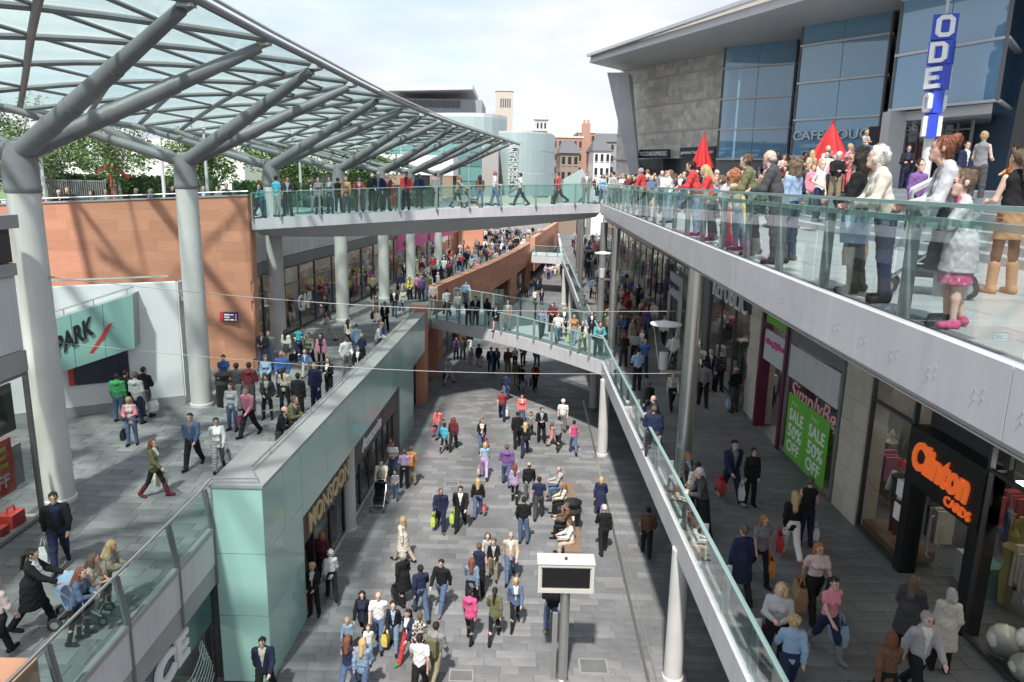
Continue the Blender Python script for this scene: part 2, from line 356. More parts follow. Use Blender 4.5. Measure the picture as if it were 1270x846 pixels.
# ---- right gallery deck
RE = [(4.15,0),(4.2,15),(4.25,30),(4.45,44),(4.9,62),(5.35,83),(7,120)]
def re_x(y):
    for (xa, ya), (xb, yb) in zip(RE[:-1], RE[1:]):
        if ya <= y < yb: return xa + (xb-xa)*(y-ya)/(yb-ya)
    return RE[-1][0]
rgal = MB().hexa([(x+.06, y) for x, y in RE][::-1] + [(26,0),(26,120)], M0-.5, M0-.012).build('right_gallery_floor', GROUT); tag(rgal, 'covered shopping gallery floor of dark grey slabs beneath the terrace', 'walkway', kind='structure'); OFF[rgal] = Vector((0,0,0))
SX = lambda Y: 8.8 + max(0, Y-24)*.035          # right shopfront line
paving(rgal, lambda x, y: x > re_x(y)+.15 and x < SX(y)+1.5, 4, 12, 7, 56, M0, .36, (.6, .8, 1.0), lambda x, y, r: PAVED if r.random() < .6 else PAVE, 300, PAVE)
MB().hexa([(re_x(56)+.15,56),(14,56),(14,119),(re_x(119)+.15,119)], M0-.02, M0-.004).build('paving_sheet', PAVED, rgal)
# edge beams of the two galleries
eb = thing('gallery_edge_beam', (4.2,10,M0-.5), 'white painted edge beam carrying the right gallery and its glass rail', 'beam')
for (xa, ya), (xb, yb) in zip(RE[:-1], RE[1:]):
    MB().hexa([(xa-.02,ya),(xa+.3,ya),(xb+.3,yb),(xb-.02,yb)], M0-.62, M0+.04).build('beam_panel', FASC, eb)
# ---- upper terrace (cinema side)
TE = [(3.36,-3),(3.5,5),(3.6,9),(3.85,16),(4.25,28),(4.72,41)]
terr = MB().hexa([(x+.12, y) for x, y in TE][::-1] + [(34,-3),(34,90),(6.8,90),(5.6,60)], U0-.5, U0-.012).build('upper_terrace', GROUT); tag(terr, 'pale paved upper terrace above the shops in front of the cinema', 'terrace', kind='structure'); OFF[terr] = Vector((0,0,0))
def te_x(y):
    for (xa, ya), (xb, yb) in zip(TE[:-1], TE[1:]):
        if ya <= y < yb: return xa + (xb-xa)*(y-ya)/(yb-ya)
    return 4.9
paving(terr, lambda x, y: x > te_x(y)+.2 and x < 14, 3, 14, 2, 46, U0, .6, (.9, 1.2), lambda x, y, r: PAVEU, 160, PAVEU)
MB().hexa([(5.2,46),(14,46),(14,89),(7,89)], U0-.01, U0-.004).build('paving_sheet', PAVEU, terr)
# cinema steps and plaza
ST = [(7.9,-2),(8.0,8),(8.25,14),(9.0,24),(11.4,37),(14,48)]
steps = thing('stone_steps', (8.2,10,U0), 'broad pale stone steps climbing from the terrace to the cinema plaza', 'steps')
NS, RI, TR = 8, .15, .36
for k in range(NS):
    for (xa, ya), (xb, yb) in zip(ST[:-1], ST[1:]):
        MB().hexa([(xa+k*TR, ya),(xa+(k+1)*TR+.3, ya),(xb+(k+1)*TR+.3, yb),(xb+k*TR, yb)], U0+k*RI-.02, U0+(k+1)*RI-.002*(k%2)).build('step', PAVEU, steps)
PZ = U0 + NS*RI + .02
MB().hexa([(x+NS*TR+.1, y) for x, y in ST][::-1] + [(60,-2),(60,90),(20,90)], U0, PZ).build('cinema_plaza', PAVEU)
tag(bpy.data.objects['cinema_plaza'], 'raised plaza at the head of the steps before the cinema', 'plaza', kind='structure')
# ---- terrace edge: fascia + sloped soffit
fas = thing('terrace_edge', (3.6,9,U0-.6), 'white riveted metal fascia along the edge of the upper terrace', 'fascia')
for i, ((xa, ya), (xb, yb)) in enumerate(zip(poly_pts([(x,y,0) for x,y in TE], 3.1)[:-1], poly_pts([(x,y,0) for x,y in TE], 3.1)[1:]) if False else [((a.x,a.y),(b.x,b.y)) for a,b in zip(poly_pts([(x,y,0) for x,y in TE], 3.1)[:-1], poly_pts([(x,y,0) for x,y in TE], 3.1)[1:])]):
    g_ = .006
    p = MB().hexa([(xa, ya+g_),(xa+.12, ya+g_),(xb+.12, yb-g_),(xb, yb-g_)], U0-.50, U0+.05).build('fascia_panel', FASC, fas)
    if ya < 24:
        n_ = 6
        rv = MB()
        for k in range(n_):
            t = (k+.5)/n_ ; x = xa+(xb-xa)*t; y = ya+(yb-ya)*t
            for dy_, zz in ((-.05, -.20), (.05, -.23), (-.05,-.27), (.05,-.30)):
                rv.obox((x-.004, y+dy_, U0+zz), (.004,0,0), (0,.007,0), (0,0,.007))
        rv.build('rivets', COPE, p, kind='stuff')
    s_ = MB(); s_.add([(xa+.10,ya,U0-.50),(xb+.10,yb,U0-.50),(xb+.62,yb,U0-.86),(xa+.62,ya,U0-.86),(xa+.10,ya,U0-.46),(xb+.10,yb,U0-.46),(xb+.62,yb,U0-.46),(xa+.62,ya,U0-.46)],
                      [[0,1,2,3],[0,3,7,4],[1,5,6,2],[4,7,6,5],[0,4,5,1],[3,2,6,7]]); s_.build('soffit_panel', SOFF, fas)
sof = MB().hexa([(x+.6, y) for x, y in TE][::-1] + [(16,-3),(16,60),(7,60)], U0-.88, U0-.86).build('terrace_soffit', SOFF); tag(sof, 'grey soffit beneath the upper terrace', 'soffit', kind='structure')

# ---------------------------------------------------------------- glass balustrades
def balustrade(name, pts, label, group=None, h=1.08, panel=1.6, posts=2, gl=GLB, rail='flat', post_in=.12, pw=.07, foot=.04, rail2=False, tilt=0.0):
    """pts: list of (x,y,z); inward side is to the right of travel"""
    root = thing(name, pts[0], label, 'balustrade', group)
    P = poly_pts(pts, panel)
    for i, (a, b) in enumerate(zip(P[:-1], P[1:])):
        d = (b-a); u = d.normalized(); e = u*.008
        MB().add([a+e+Vector((0,0,foot)), b-e+Vector((0,0,foot)), b-e+Vector((0,0,h-.03)), a+e+Vector((0,0,h-.03))], [[0,1,2,3]]).build('glass_panel', gl, root)
        nrm = Vector((u.y, -u.x, 0))
        if i % posts == 0:
            c = a + nrm*post_in
            MB().obox(c+Vector((0,0,h/2-.02)), u*.022, nrm*pw, Vector((0,0,h/2))).build('post', POST, root)
    mb = MB()
    for a, b in zip(P[:-1], P[1:]):
        if rail == 'flat': mb.bar(a+Vector((0,0,h-.01)), b+Vector((0,0,h-.01)), .09, .035)
    if rail == 'tube': mb.path([p+Vector((0,0,h+.01)) for p in P], .028, 8)
    mb.build('handrail', RAILT if rail == 'flat' else STEELL, root, smooth=(rail == 'tube'))
    if rail2:
        m2 = MB()
        for a, b in zip(P[:-1], P[1:]):
            u = (b-a).normalized(); nrm = Vector((u.y, -u.x, 0)); m2.bar(a+nrm*.14+Vector((0,0,h-.16)), b+nrm*.14+Vector((0,0,h-.16)), .10, .06)
        m2.build('inner_rail', RAILT, root)
    return root
balustrade('terrace_balustrade', [(x+.06, y, U0+.05) for x, y in TE], 'glass balustrade along the upper terrace edge that the spectators lean on', gl=GLBE, panel=1.75, posts=1, rail2=True, post_in=.14, pw=.055)
balustrade('gallery_balustrade', [(x+.04, y, M0+.04) for x, y in [(4.17,6)]+RE[1:6]], 'sloping glass balustrade with steel rail along the right gallery', panel=1.9, posts=1, post_in=.1, rail='flat')
# ---------------------------------------------------------------- upper bridge
BN = [aty(312,273,31.6), aty(420,267,33.2), aty(540,261,36), aty(640,257.5,38.2), aty(745,254,41.0)]
BNs = smooth_poly(BN, 5)
ub = thing('upper_footbridge', BN[2], 'pale curved footbridge spanning the street at the upper level with glass sides', 'bridge')
BW = Vector((-.55, 4.6, 0))
BF = [p + BW for p in BNs]
for i, (a, b) in enumerate(zip(BNs[:-1], BNs[1:])):
    c, d = a+BW, b+BW
    MB().add([a+Vector((0,0,.04)), b+Vector((0,0,.04)), a+Vector((0,0,-.42)), b+Vector((0,0,-.42)), a+Vector((0,.25,.04)), b+Vector((0,.25,.04)), a+Vector((0,.25,-.42)), b+Vector((0,.25,-.42))], [[2,3,1,0],[0,1,5,4],[4,5,7,6],[2,6,7,3],[0,4,6,2],[1,3,7,5]]).build('fascia_panel', FASC, ub)
    MB().add([a+Vector((0,.2,-.02)), b+Vector((0,.2,-.02)), d+Vector((0,0,-.02)), c+Vector((0,0,-.02)), a+Vector((0,.2,-.40)), b+Vector((0,.2,-.40)), d+Vector((0,0,-.45)), c+Vector((0,0,-.45))], [[0,1,2,3],[7,6,5,4],[4,5,1,0],[5,6,2,1],[6,7,3,2],[7,4,0,3]]).build('deck_panel', PAVEU, ub)
    t0, t1 = i/(len(BNs)-1), (i+1)/(len(BNs)-1)
    dep = lambda t: .25 + .75*math.sin(math.pi*min(1, max(0, t*.9+.05)))**.8
    za, zb = -.40-dep(t0)*.75, -.40-dep(t1)*.75
    MB().add([a+Vector((0,.22,-.42)), b+Vector((0,.22,-.42)), b+Vector((-.1,1.3,zb)), a+Vector((-.1,1.3,za)), b+Vector((-.4,3.4,zb)), a+Vector((-.4,3.4,za)), d+Vector((0,0,-.42)), c+Vector((0,0,-.42))], [[3,2,1,0],[5,4,2,3],[7,6,4,5],[0,1,6,7],[0,7,5,3],[1,2,4,6]]).build('soffit_panel', SOFF, ub)
balustrade('bridge_balustrade', [p+Vector((0,.06,.04)) for p in BNs], 'near glass balustrade of the upper footbridge with dark posts', panel=1.6, posts=2, h=1.1)
balustrade('bridge_balustrade', [p+Vector((0,-.1,.0)) for p in BF], 'far glass balustrade of the upper footbridge behind the walkers', panel=2.4, posts=2, h=1.1)
# ---------------------------------------------------------------- mid bridge
MBL = [Vector((-5.05,44.6,M0)), Vector((-2.3,42.1,M0)), Vector((1.2,38.4,M0)), Vector((4.35,34.0,M0))]
MBN = smooth_poly(MBL, 4)
MBW = Vector((1.2, 5.2, 0))
mbg = thing('lower_footbridge', MBL[1], 'angled white footbridge with glass sides linking the two galleries', 'bridge')
for i, (a, b) in enumerate(zip(MBN[:-1], MBN[1:])):
    c, d = a+MBW, b+MBW
    MB().add([a+Vector((0,0,.05)), b+Vector((0,0,.05)), d+Vector((0,0,.05)), c+Vector((0,0,.05)), a+Vector((0,0,-.62)), b+Vector((0,0,-.62)), d+Vector((0,0,-.62)), c+Vector((0,0,-.62))], [[0,1,2,3],[7,6,5,4],[4,5,1,0],[5,6,2,1],[6,7,3,2],[7,4,0,3]]).build('deck_panel', FASC, mbg)
    MB().add([a+Vector((.1,.2,.056)), b+Vector((.1,.2,.056)), d+Vector((-.1,-.2,.056)), c+Vector((-.1,-.2,.056))], [[0,1,2,3]]).build('floor_panel', PAVEU, mbg)
balustrade('bridge_balustrade', [p+Vector((.05,.05,.05)) for p in MBN], 'near glass balustrade of the angled lower footbridge', panel=1.5, posts=1, h=1.1)
balustrade('bridge_balustrade', [p+MBW+Vector((-.05,-.05,.05)) for p in MBN], 'far glass balustrade of the angled lower footbridge', panel=1.9, posts=1, h=1.1)
# second, distant bridge
b2a, b2b = Vector((2.0,83.4,M0)), Vector((5.4,82.3,M0))
m2 = thing('distant_footbridge', b2a, 'small distant footbridge with glass side between sandstone wall and gallery', 'bridge')
MB().hexa([b2a[:2], b2b[:2], (5.8,87.3), (2.2,88.4)], M0-.7, M0+.05).build('deck', FASC, m2)
MB().add([b2a+Vector((0,.05,.05)), b2b+Vector((0,.05,.05)), b2b+Vector((0,.05,1.2)), b2a+Vector((0,.05,1.2))], [[0,1,2,3]]).build('glass_panel', GLB, m2)
MB().bar(b2a+Vector((0,.05,1.22)), b2b+Vector((0,.05,1.22)), .12, .06).build('handrail', RAILT, m2)
for t in (.15, .5, .85): MB().bar(b2a.lerp(b2b, t)+Vector((0,.2,0)), b2a.lerp(b2b, t)+Vector((0,.2,1.2)), .08, .08).build('post', POST, m2)

# ---------------------------------------------------------------- columns
def round_column(x, y, z0, z1, r, m, label, group=None, base=True):
    c = thing('round_column', (x, y, z0), label, 'column', group)
    MB().lathe((x,y,z0), [(r,0.12),(r,z1-z0)], 24).build('shaft', m, c, smooth=True)
    if base: MB().lathe((x,y,z0), [(r+.035,0),(r+.035,.11),(r+.005,.14)], 24).build('base_ring', m, c, smooth=True)
    return c
for (px, py, lab) in ((821,842,'pale round column under the right gallery edge beside the display screen'), (751,565,'pale round column below the end of the lower footbridge'), (738,505,'pale round column standing in the shade behind the lower footbridge')):
    p = at(px, py, 0); round_column(4.35 if py > 520 else 4.7, p.y, 0, M0-.5, .24, CONC, lab, 'columns under the right gallery')
for (y, lab) in ((66,'distant pale column under the right gallery near the far bridge'), (76,'farthest pale column under the right gallery')):
    round_column(5.3, y, 0, M0-.5, .26, CONC, lab, 'columns under the right gallery')
for (px, py, m, lab) in ((845,605,STEELL,'tall polished steel column between the gallery rail and the steps of shops'), (757,446,STEELL,'slim bright steel column at the gallery end of the lower footbridge'), (737,421,STEEL,'dark slim steel column just behind the bright one at the bridge end'), (716,338,STEELL,'distant slim steel column in the crowded gallery')):
    p = at(px, py, M0); round_column(max(p.x, re_x(p.y)+.35), p.y, M0, U0-.85, .22 if py > 500 else .19, m, lab, 'steel columns under the terrace', base=False)
for (y, x) in ((58, 5.3),(62,5.6)):
    round_column(x, y, M0, U0-.85, .16, STEELL, 'thin distant steel column of a pair beside the far gallery rail', 'pair of thin columns')
# ================================================================ left side, lower block clad in teal glass
blk = thing('glass_clad_shop_block', (-6.5,27,0), 'teal glass clad shop block with grey coping along the lower street', 'shop')
def lp(Y, dx=0): return (LX(Y)+dx, Y)
MB().hexa([(-7.08,16.5),(LX(16.5)-.06,16.5),(LX(19.2)-.06,19.2),(-7.08,19.2)], 0, 5.28).build('pier_core', FRAMEG, blk)
zs = [0.02, 1.88, 3.56, 5.28]
for a, b in zip(zs[:-1], zs[1:]):
    MB().box(-7.12, 16.42, a+.008, LX(16.4)-.005, 16.47, b-.008).build('glass_panel', TEAL, blk)
    MB().slab(lp(16.43), lp(17.8), a+.008, b-.008, .05).build('glass_panel', TEAL, blk)
    MB().slab(lp(17.81), lp(19.18), a+.008, b-.008, .05).build('glass_panel', TEAL, blk)
ys = [19.2, 21.6, 24.0, 26.4, 28.8, 31.2, 33.6, 36.0, 38.4, 40.0]
for a, b in zip(ys[:-1], ys[1:]):
    MB().slab(lp(a+.008), lp(b-.008), 3.2, 5.28, .05).build('glass_panel', TEAL, blk)
MB().hexa([(-7.4,19.2),lp(19.2,-.06),lp(40,-.06),(-7.2,40)], 3.22, 4.0).build('lintel', FRAMEG, blk)
MB().hexa([(LX(19.2)-.35,19.2),lp(19.2,-.06),lp(40,-.06),(LX(40)-.35,40)], 4.0, 5.28).build('parapet', FRAMEG, blk)
MB().hexa([(-7.2,16.38),lp(16.38,.04),lp(40,.04),(LX(40)-.75,40),(LX(19.4)-.75,19.4),(-7.2,19.4)], 5.29, 5.36).build('coping', COPE, blk)
MB().hexa([(LX(19.4)-.7,19.4),(LX(19.4)-.66,19.4),(LX(40)-.66,40),(LX(40)-.7,40)], M0, 5.28).build('inner_face', COPE, blk)
rl = MB(); pr = [(-7.1,16.45,5.50),(LX(16.45)-.12,16.5,5.50)] + [(LX(y)-.55, y, 5.50) for y in (17.2, 22, 28, 34, 40)]
rl.path(pr, .024, 8); rl.build('handrail', STEELL, blk, smooth=True)
for y in (18.5, 22, 25.5, 29, 32.5, 36, 39): MB().tube((LX(y)-.55,y,5.36),(LX(y)-.55,y,5.5),.014,n=6).build('rail_bracket', STEELL, blk)
# shopfronts under the band
def window_bay(root, p, q, z0, z1, rec, fm, gm=GLS, mull=1, transom=None, fw=.07):
    """glazed bay between two plan points, set back by rec; parts window > pane, mullion"""
    p, q = Vector(p), Vector(q); d = (q-p).normalized(); n = Vector((-d.y, d.x))*rec; p, q = p+n, q+n
    fr = MB(); 
    for a in (p, q): fr.obox((a.x,a.y,(z0+z1)/2), (d.x*fw/2,d.y*fw/2,0), (-d.y*.05,d.x*.05,0), (0,0,(z1-z0)/2))
    for z in (z0+fw/2, z1-fw/2): fr.bar((p.x,p.y,z),(q.x,q.y,z),.09,fw)
    w = fr.build('window', fm, root)
    for i in range(mull):
        a, b = p.lerp(q, i/mull), p.lerp(q, (i+1)/mull); e = d*.03
        MB().add([(a.x+e.x,a.y+e.y,z0+fw),(b.x-e.x,b.y-e.y,z0+fw),(b.x-e.x,b.y-e.y,z1-fw),(a.x+e.x,a.y+e.y,z1-fw)],[[0,1,2,3]]).build('pane', gm, w)
        if i: MB().obox((a.x,a.y,(z0+z1)/2),(d.x*.025,d.y*.025,0),(-d.y*.045,d.x*.045,0),(0,0,(z1-z0)/2-fw)).build('mullion', fm, w)
    if transom: MB().bar((p.x,p.y,transom),(q.x,q.y,transom),.085,.06).build('transom', fm, w)
    return w
DARKI = mat('shop_back_wall',(.16,.15,.14),.8,var=.3,scale=1.5)
INTC = [mat('goods_%d' % i, c, .8, var=.2, scale=8) for i, c in enumerate([(.30,.05,.06),(.08,.12,.25),(.5,.45,.38),(.10,.22,.20),(.35,.28,.10),(.03,.03,.035),(.45,.15,.25),(.2,.2,.22),(.55,.55,.55)])]
def interior(root, p, q, z0, z1, dep, seed, bright=.0, goods=26):
    rng = random.Random(seed); p, q = Vector(p), Vector(q); d = (q-p).normalized(); n = Vector((-d.y, d.x)); L = (q-p).length
    MB().slab(p+n*dep, q+n*dep, z0, z1, .1).build('back_wall', LIGHTI if bright else DARKI, root)
    zl = min(z1-.15, z0+3.3); a_, b_ = p+n*(dep*.55)+d*.5, q+n*(dep*.55)-d*.5
    MB().bar((a_.x,a_.y,zl),(b_.x,b_.y,zl),.16,.05).build('ceiling_light', LAMPE, root)
    mb = MB()
    for k in range(goods):
        t = rng.uniform(.06,.94)*L; s = rng.uniform(.35, dep-.4); c = p + d*t + n*s; mb.m = rng.randrange(len(INTC))
        kind = rng.random()
        if kind < .45:      # clothes rail: a row of hanging garments
            hh = rng.uniform(1.1,1.6)
            for j in range(rng.randint(3,7)):
                if rng.random() < .3: mb.m = rng.randrange(len(INTC))
                cc = c + d*(j*.12); mb.obox((cc.x,cc.y,z0+hh-.35), (d.x*.04,d.y*.04,0), (n.x*.2,n.y*.2,0), (0,0,rng.uniform(.3,.45)))
        elif kind < .75:    # mannequin
            mb.lathe((c.x,c.y,z0+.1), [(.12,0),(.17,.55),(.13,.85),(.2,1.25),(.07,1.35),(.09,1.5),(.02,1.62)], 8)
        else:
            hh = rng.uniform(.4,1.0); mb.obox((c.x,c.y,z0+hh/2), (d.x*.3,d.y*.3,0), (n.x*.25,n.y*.25,0), (0,0,hh/2))
    mb.build('merchandise', INTC, root, kind='stuff')
bays = [(19.3,24.4,2), (25.2,29.6,2), (29.7,32.8,2)]
for i, (a, b, m_) in enumerate(bays):
    window_bay(blk, lp(a,-.35), lp(b,-.35), .12, 2.2, .0, FRAME, mull=m_+1)
    interior(blk, lp(a,-.8), lp(b,-.8), 0, 3.2, 2.2, 10+i)
    MB().slab(lp(a,-.10), lp(b,-.10), 2.2, 3.19, .12).build('sign_board', BLACK, blk)
    MB().slab(lp(a,-.25), lp(b,-.25), 0, .12, .2).build('plinth', TEALD, blk)
dv = Vector((.045,1,0)).normalized()
lettering('sign_lettering', 'MONSOON', Vector((LX(19.9)-.09,19.9,2.36)), dv, (0,0,1), 4.3, .62, GOLD, blk, bold=.012, depth=.05)
lettering('sign_lettering', 'Accessorize', Vector((LX(26.2)-.09,26.2,2.45)), dv, (0,0,1), 3.2, .5, WLET, blk, bold=.008, shear=.25)
round_c = at(437,657,0); round_column(LX(24.8)-.28, 24.8, 0, 3.2, .27, CONC, 'stout round column between two shop windows under the teal fascia')
for k, (a, b) in enumerate(((33.0,34.6),(34.62,36.4))): MB().slab(lp(a), lp(b), .02, 3.19, .05).build('glass_panel', TEAL, blk)
MB().hexa([lp(33,-1.2),lp(33,-.06),lp(36.4,-.06),lp(36.4,-1.2)], 0, 3.2).build('pier_core', FRAMEG, blk)
window_bay(blk, lp(36.5,-.2), lp(39.9,-.2), .1, 3.2, .35, FRAME, mull=2); MB().slab(lp(36.5,-1.6), lp(39.9,-1.6), 0, 3.2, .1).build('back_wall', DARK, blk)
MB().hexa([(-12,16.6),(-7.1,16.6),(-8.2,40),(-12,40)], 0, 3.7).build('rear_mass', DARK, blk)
# sandstone pillars by the bridge landing (courses are separate blocks)
def sand_pillar(x0, y0, x1, y1, z1, lab, courses=7):
    t = thing('sandstone_pillar', ((x0+x1)/2,(y0+y1)/2,0), lab, 'pillar', 'sandstone pillars by the lower bridge')
    for k in range(courses):
        za, zb = z1*k/courses, z1*(k+1)/courses; e = .006*(k % 2)
        MB().box(x0+e, y0+e, za+.004, x1-e, y1-e, zb-.004).build('stone_block', SAND, t)
    return t
sand_pillar(-5.75,40.3,-4.85,41.7,5.5,'tall orange sandstone pillar where the lower footbridge lands')
sand_pillar(-5.6,46.0,-4.9,47.0,3.6,'short orange sandstone pillar beneath the lower footbridge landing', 5)
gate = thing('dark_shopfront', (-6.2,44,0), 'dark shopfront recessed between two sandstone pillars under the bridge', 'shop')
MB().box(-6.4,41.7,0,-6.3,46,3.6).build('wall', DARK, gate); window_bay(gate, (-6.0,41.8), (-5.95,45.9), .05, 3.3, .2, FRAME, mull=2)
# ---------------------------------------------------------------- near left shop front with balustrade above (bottom left of the street)
nb = thing('corner_shop', (-6.6,10,0), 'grey panelled shopfront with raised white letters below the near gallery rail', 'shop')
XN = -7.1
YP = [2.0, 4.1, 6.2, 8.3, 10.35, 12.4, 14.5, 16.36]
for a, b in zip(YP[:-1], YP[1:]):
    MB().box(XN-.06,a+.01,M0-.87,XN,b-.01,M0-.06).build('spandrel_panel', WHITEP, nb)
    MB().box(XN-.10,a+.01,M0-1.42,XN-.02,b-.01,M0-.90).build('grey_panel', COPE, nb)
MB().box(XN-.4,2,M0-1.44,XN-.11,16.36,M0-.06).build('edge_beam', FRAMEG, nb)
window_bay(nb, (XN-.1,2), (XN-.1,16.35), .1, 1.85, .12, FRAME, gm=GLS, mull=5)
interior(nb, (XN-.4,2), (XN-.4,16.3), 0, 2.7, 2.5, 77, goods=22)
MB().box(XN-.22,4,1.85,XN-.12,16.35,M0-1.44).build('sign_board', mat('dark_teal_glass',(.02,.07,.07),.12,spec=.7), nb)
lettering('sign_lettering', 'ACE', Vector((XN-.06,12.35,2.02)), (0,1,0), (0,0,1), 2.4, .66, WLET, nb, bold=.03, depth=.05)
for k in range(9):
    pts = [(XN-.10, 14.9+.25*math.sin(t*.8+k*.6)+t*.1, .25+.16*k+.25*math.sin(t*.7+k*.5)) for t in np.linspace(0, 9, 26)]
    MB().path(pts, .012, 5).build('window_decoration', TEALD, nb)
nbal = thing('gallery_balustrade', (XN,10,M0), 'near glass balustrade with dark bent posts and steel handrail by the teal pier', 'balustrade')
for a, b in zip(YP[:-1], YP[1:]):
    MB().add([(XN-.02,a+.03,M0+.06),(XN-.02,b-.03,M0+.06),(XN-.12,b-.03,M0+1.03),(XN-.12,a+.03,M0+1.03)],[[0,1,2,3]]).build('glass_panel', GLB, nbal)
for y in YP:
    t_ = MB(); t_.hexa([(XN-.09,y-.03),(XN+.03,y-.03),(XN+.03,y+.03),(XN-.09,y+.03)], M0-1.4, M0+.2)
    t_.add([(XN-.09,y-.03,M0+.2),(XN+.03,y-.03,M0+.2),(XN+.03,y+.03,M0+.2),(XN-.09,y+.03,M0+.2),(XN-.22,y-.03,M0+1.06),(XN-.10,y-.03,M0+1.06),(XN-.10,y+.03,M0+1.06),(XN-.22,y+.03,M0+1.06)], [[0,1,5,4],[1,2,6,5],[2,3,7,6],[3,0,4,7],[4,5,6,7]])
    t_.build('post', FRAMEG, nbal)
MB().box(XN-.12,2,M0-.05,XN+.02,16.35,M0+.06).build('bottom_rail', COPE, nbal)
MB().path([(XN-.12,2,M0+1.12),(XN-.12,15.9,M0+1.12),(-7.1,16.42,5.5)], .03, 8).build('handrail', STEELL, nbal, smooth=True)
sp = thing('sandstone_planter', (-7.7,9.4,M0), 'low orange sandstone block behind the near gallery rail', 'planter')
for k in range(2): MB().box(-8.2+.004*k,8.7,M0+.5*k+.003,-7.26,10.1,M0+.5*(k+1)-.002).build('stone_block', SAND, sp)

# ================================================================ leftmost shop on the gallery
XS = -11.5
ls = thing('cosmetics_shop', (XS,12,M0), 'green fitted shop with round white emblem and red sale poster beside the first canopy column', 'shop')
for (z0, z1, m, nm, pr_) in ((7.95,8.45,COPE,'head_panel',.06),(8.47,10.2,WHITEP,'wall_panel',.0),(10.22,10.5,COPE,'head_panel',.08),(10.52,11.3,FRAME,'upper_window',.0),(11.3,11.6,COPE,'roof_edge',.25)):
    for a, b in ((2,5.2),(5.22,8.6),(8.62,12.2),(12.22,16.9)):
        MB().box(XS-.3,a,z0,XS+pr_,b-.015,z1).build(nm, m, ls)
window_bay(ls, (XS,4), (XS,16.85), M0+.05, 7.95, .02, FRAMEG, mull=3, fw=.09)
MB().box(XS-2.2,4,M0,XS-2.1,16.8,7.95).build('back_wall', mat('pale_green_wall',(.45,.55,.34),.8), ls)
MB().bar((XS-.9,5,7.7),(XS-.9,17,7.7),.2,.05).build('ceiling_light', LAMPE, ls)
MB().box(XS-.6,4,M0+.02,XS-.05,16.8,M0+.12).build('display_plinth', LIGHTI, ls)
MB().box(XS-.2,13.6,6.62,XS-.14,16.5,7.75).build('sign_board', mat('dark_green_sign',(.02,.035,.025),.5), ls)
em = MB()
for k in range(28):
    a0, a1 = 2*math.pi*k/28, 2*math.pi*(k+1)/28
    em.add([(XS-.12,15.35+r*math.cos(a),7.18+r*math.sin(a)) for r, a in ((.46,a0),(.46,a1),(.38,a1),(.38,a0))], [[0,1,2,3]])
for zz, ww in ((7.33,.24),(7.18,.30),(7.03,.24)): em.box(XS-.13,15.35-ww,zz-.045,XS-.12,15.35+ww,zz+.045)
em.build('round_emblem', WLET, ls)
MB().box(XS-.20,12.6,5.2,XS-.17,16.3,6.5).build('sale_poster', REDP, ls)
yl = mat('lime_letters',(.55,.62,.08),.5)
lettering('poster_lettering', 'SALE', Vector((XS-.165,13.9,5.85)), (0,1,0), (0,0,1), 2.2, .5, yl, ls, bold=.03, depth=.01)
lettering('poster_lettering', 'UP TO 50% OFF', Vector((XS-.165,13.0,5.38)), (0,1,0), (0,0,1), 3.1, .32, WLET, ls, bold=.02, depth=.01)
MB().box(XS-.3,16.38,5.2,XS-.26,16.75,6.2).build('picture_poster', mat('grey_picture',(.25,.27,.27),.5,var=.5,scale=4), ls)
for (y, z, s, m, lab) in ((15.2,M0+.12,.42,yl,'lime green gift box with handle in the cosmetics shop window'),(15.7,M0+.12,.28,REDP,'small red gift box beside the lime box in the shop window'),(16.2,M0+.12,.46,REDP,'larger red gift box with handle by the window edge'),(14.6,M0+.12,.35,WLET,'white gift box in the cosmetics shop window')):
    t = thing('gift_box', (XS-.32,y,z), lab, 'box', 'gift boxes in the shop window')
    MB().box(XS-.5,y-s/2,z,XS-.14,y+s/2,z+s*.7).build('carton', m, t)
    MB().path([(XS-.32,y-s*.3,z+s*.7),(XS-.32,y-s*.25,z+s*1.0),(XS-.32,y+s*.25,z+s*1.0),(XS-.32,y+s*.3,z+s*.7)], .02, 6).build('handle', m, t)
MB().box(-30,16.5,M0,XS-2.2,16.65,11.5).build('side_wall', WHITEP, ls)
# ================================================================ orange sandstone wall and the car park entrance
def OWY(x): return 31.7 + .184*(x+11.3)            # plan line of the wall, facing down the gallery
def OWZ(x): return 11.7 + .055*(x+11.3)           # its parapet falls slowly towards the park
ow = thing('sandstone_wall', (-16,31,M0), 'high orange sandstone wall behind the canopy columns with a steel topped parapet', 'wall')
rng = random.Random(5)
WX0, WX1, CH = -25.0, -11.3, .43
MB().hexa([(WX0,OWY(WX0)+.05),(WX1-.02,OWY(WX1)+.05),(WX1-.02,OWY(WX1)+.6),(WX0,OWY(WX0)+.6)], M0, [OWZ(WX0),OWZ(WX1),OWZ(WX1),OWZ(WX0)]).build('wall_core', SANDW, ow)
z = M0
while z < 11.7:
    x = WX0 - rng.uniform(0,1.0)
    while x < WX1:
        l = rng.choice((.8,1.2,1.5,1.9,2.3)); a, b = max(x, WX0), min(x+l, WX1); za, zb = min(z+CH-.001, OWZ(a)), min(z+CH-.001, OWZ(b))
        if b-a > .15 and min(za, zb) > z+.03:
            pr_ = rng.uniform(0,.005)
            MB().hexa([(a+.0012,OWY(a)-pr_),(b-.0012,OWY(b)-pr_),(b-.0012,OWY(b)+.05),(a+.0012,OWY(a)+.05)], z+.001, [za,zb,zb,za]).build('stone_block', SAND, ow)
        x += l
    z += CH
zz = M0
while zz < 11.65:                                  # end face of the wall, towards the street
    hh = min(CH, 11.7-zz); MB().box(WX1-.03,OWY(WX1)+.06,zz+.004,WX1+.03,OWY(WX1)+.62,zz+hh-.004).build('stone_block', SAND, ow); zz += CH
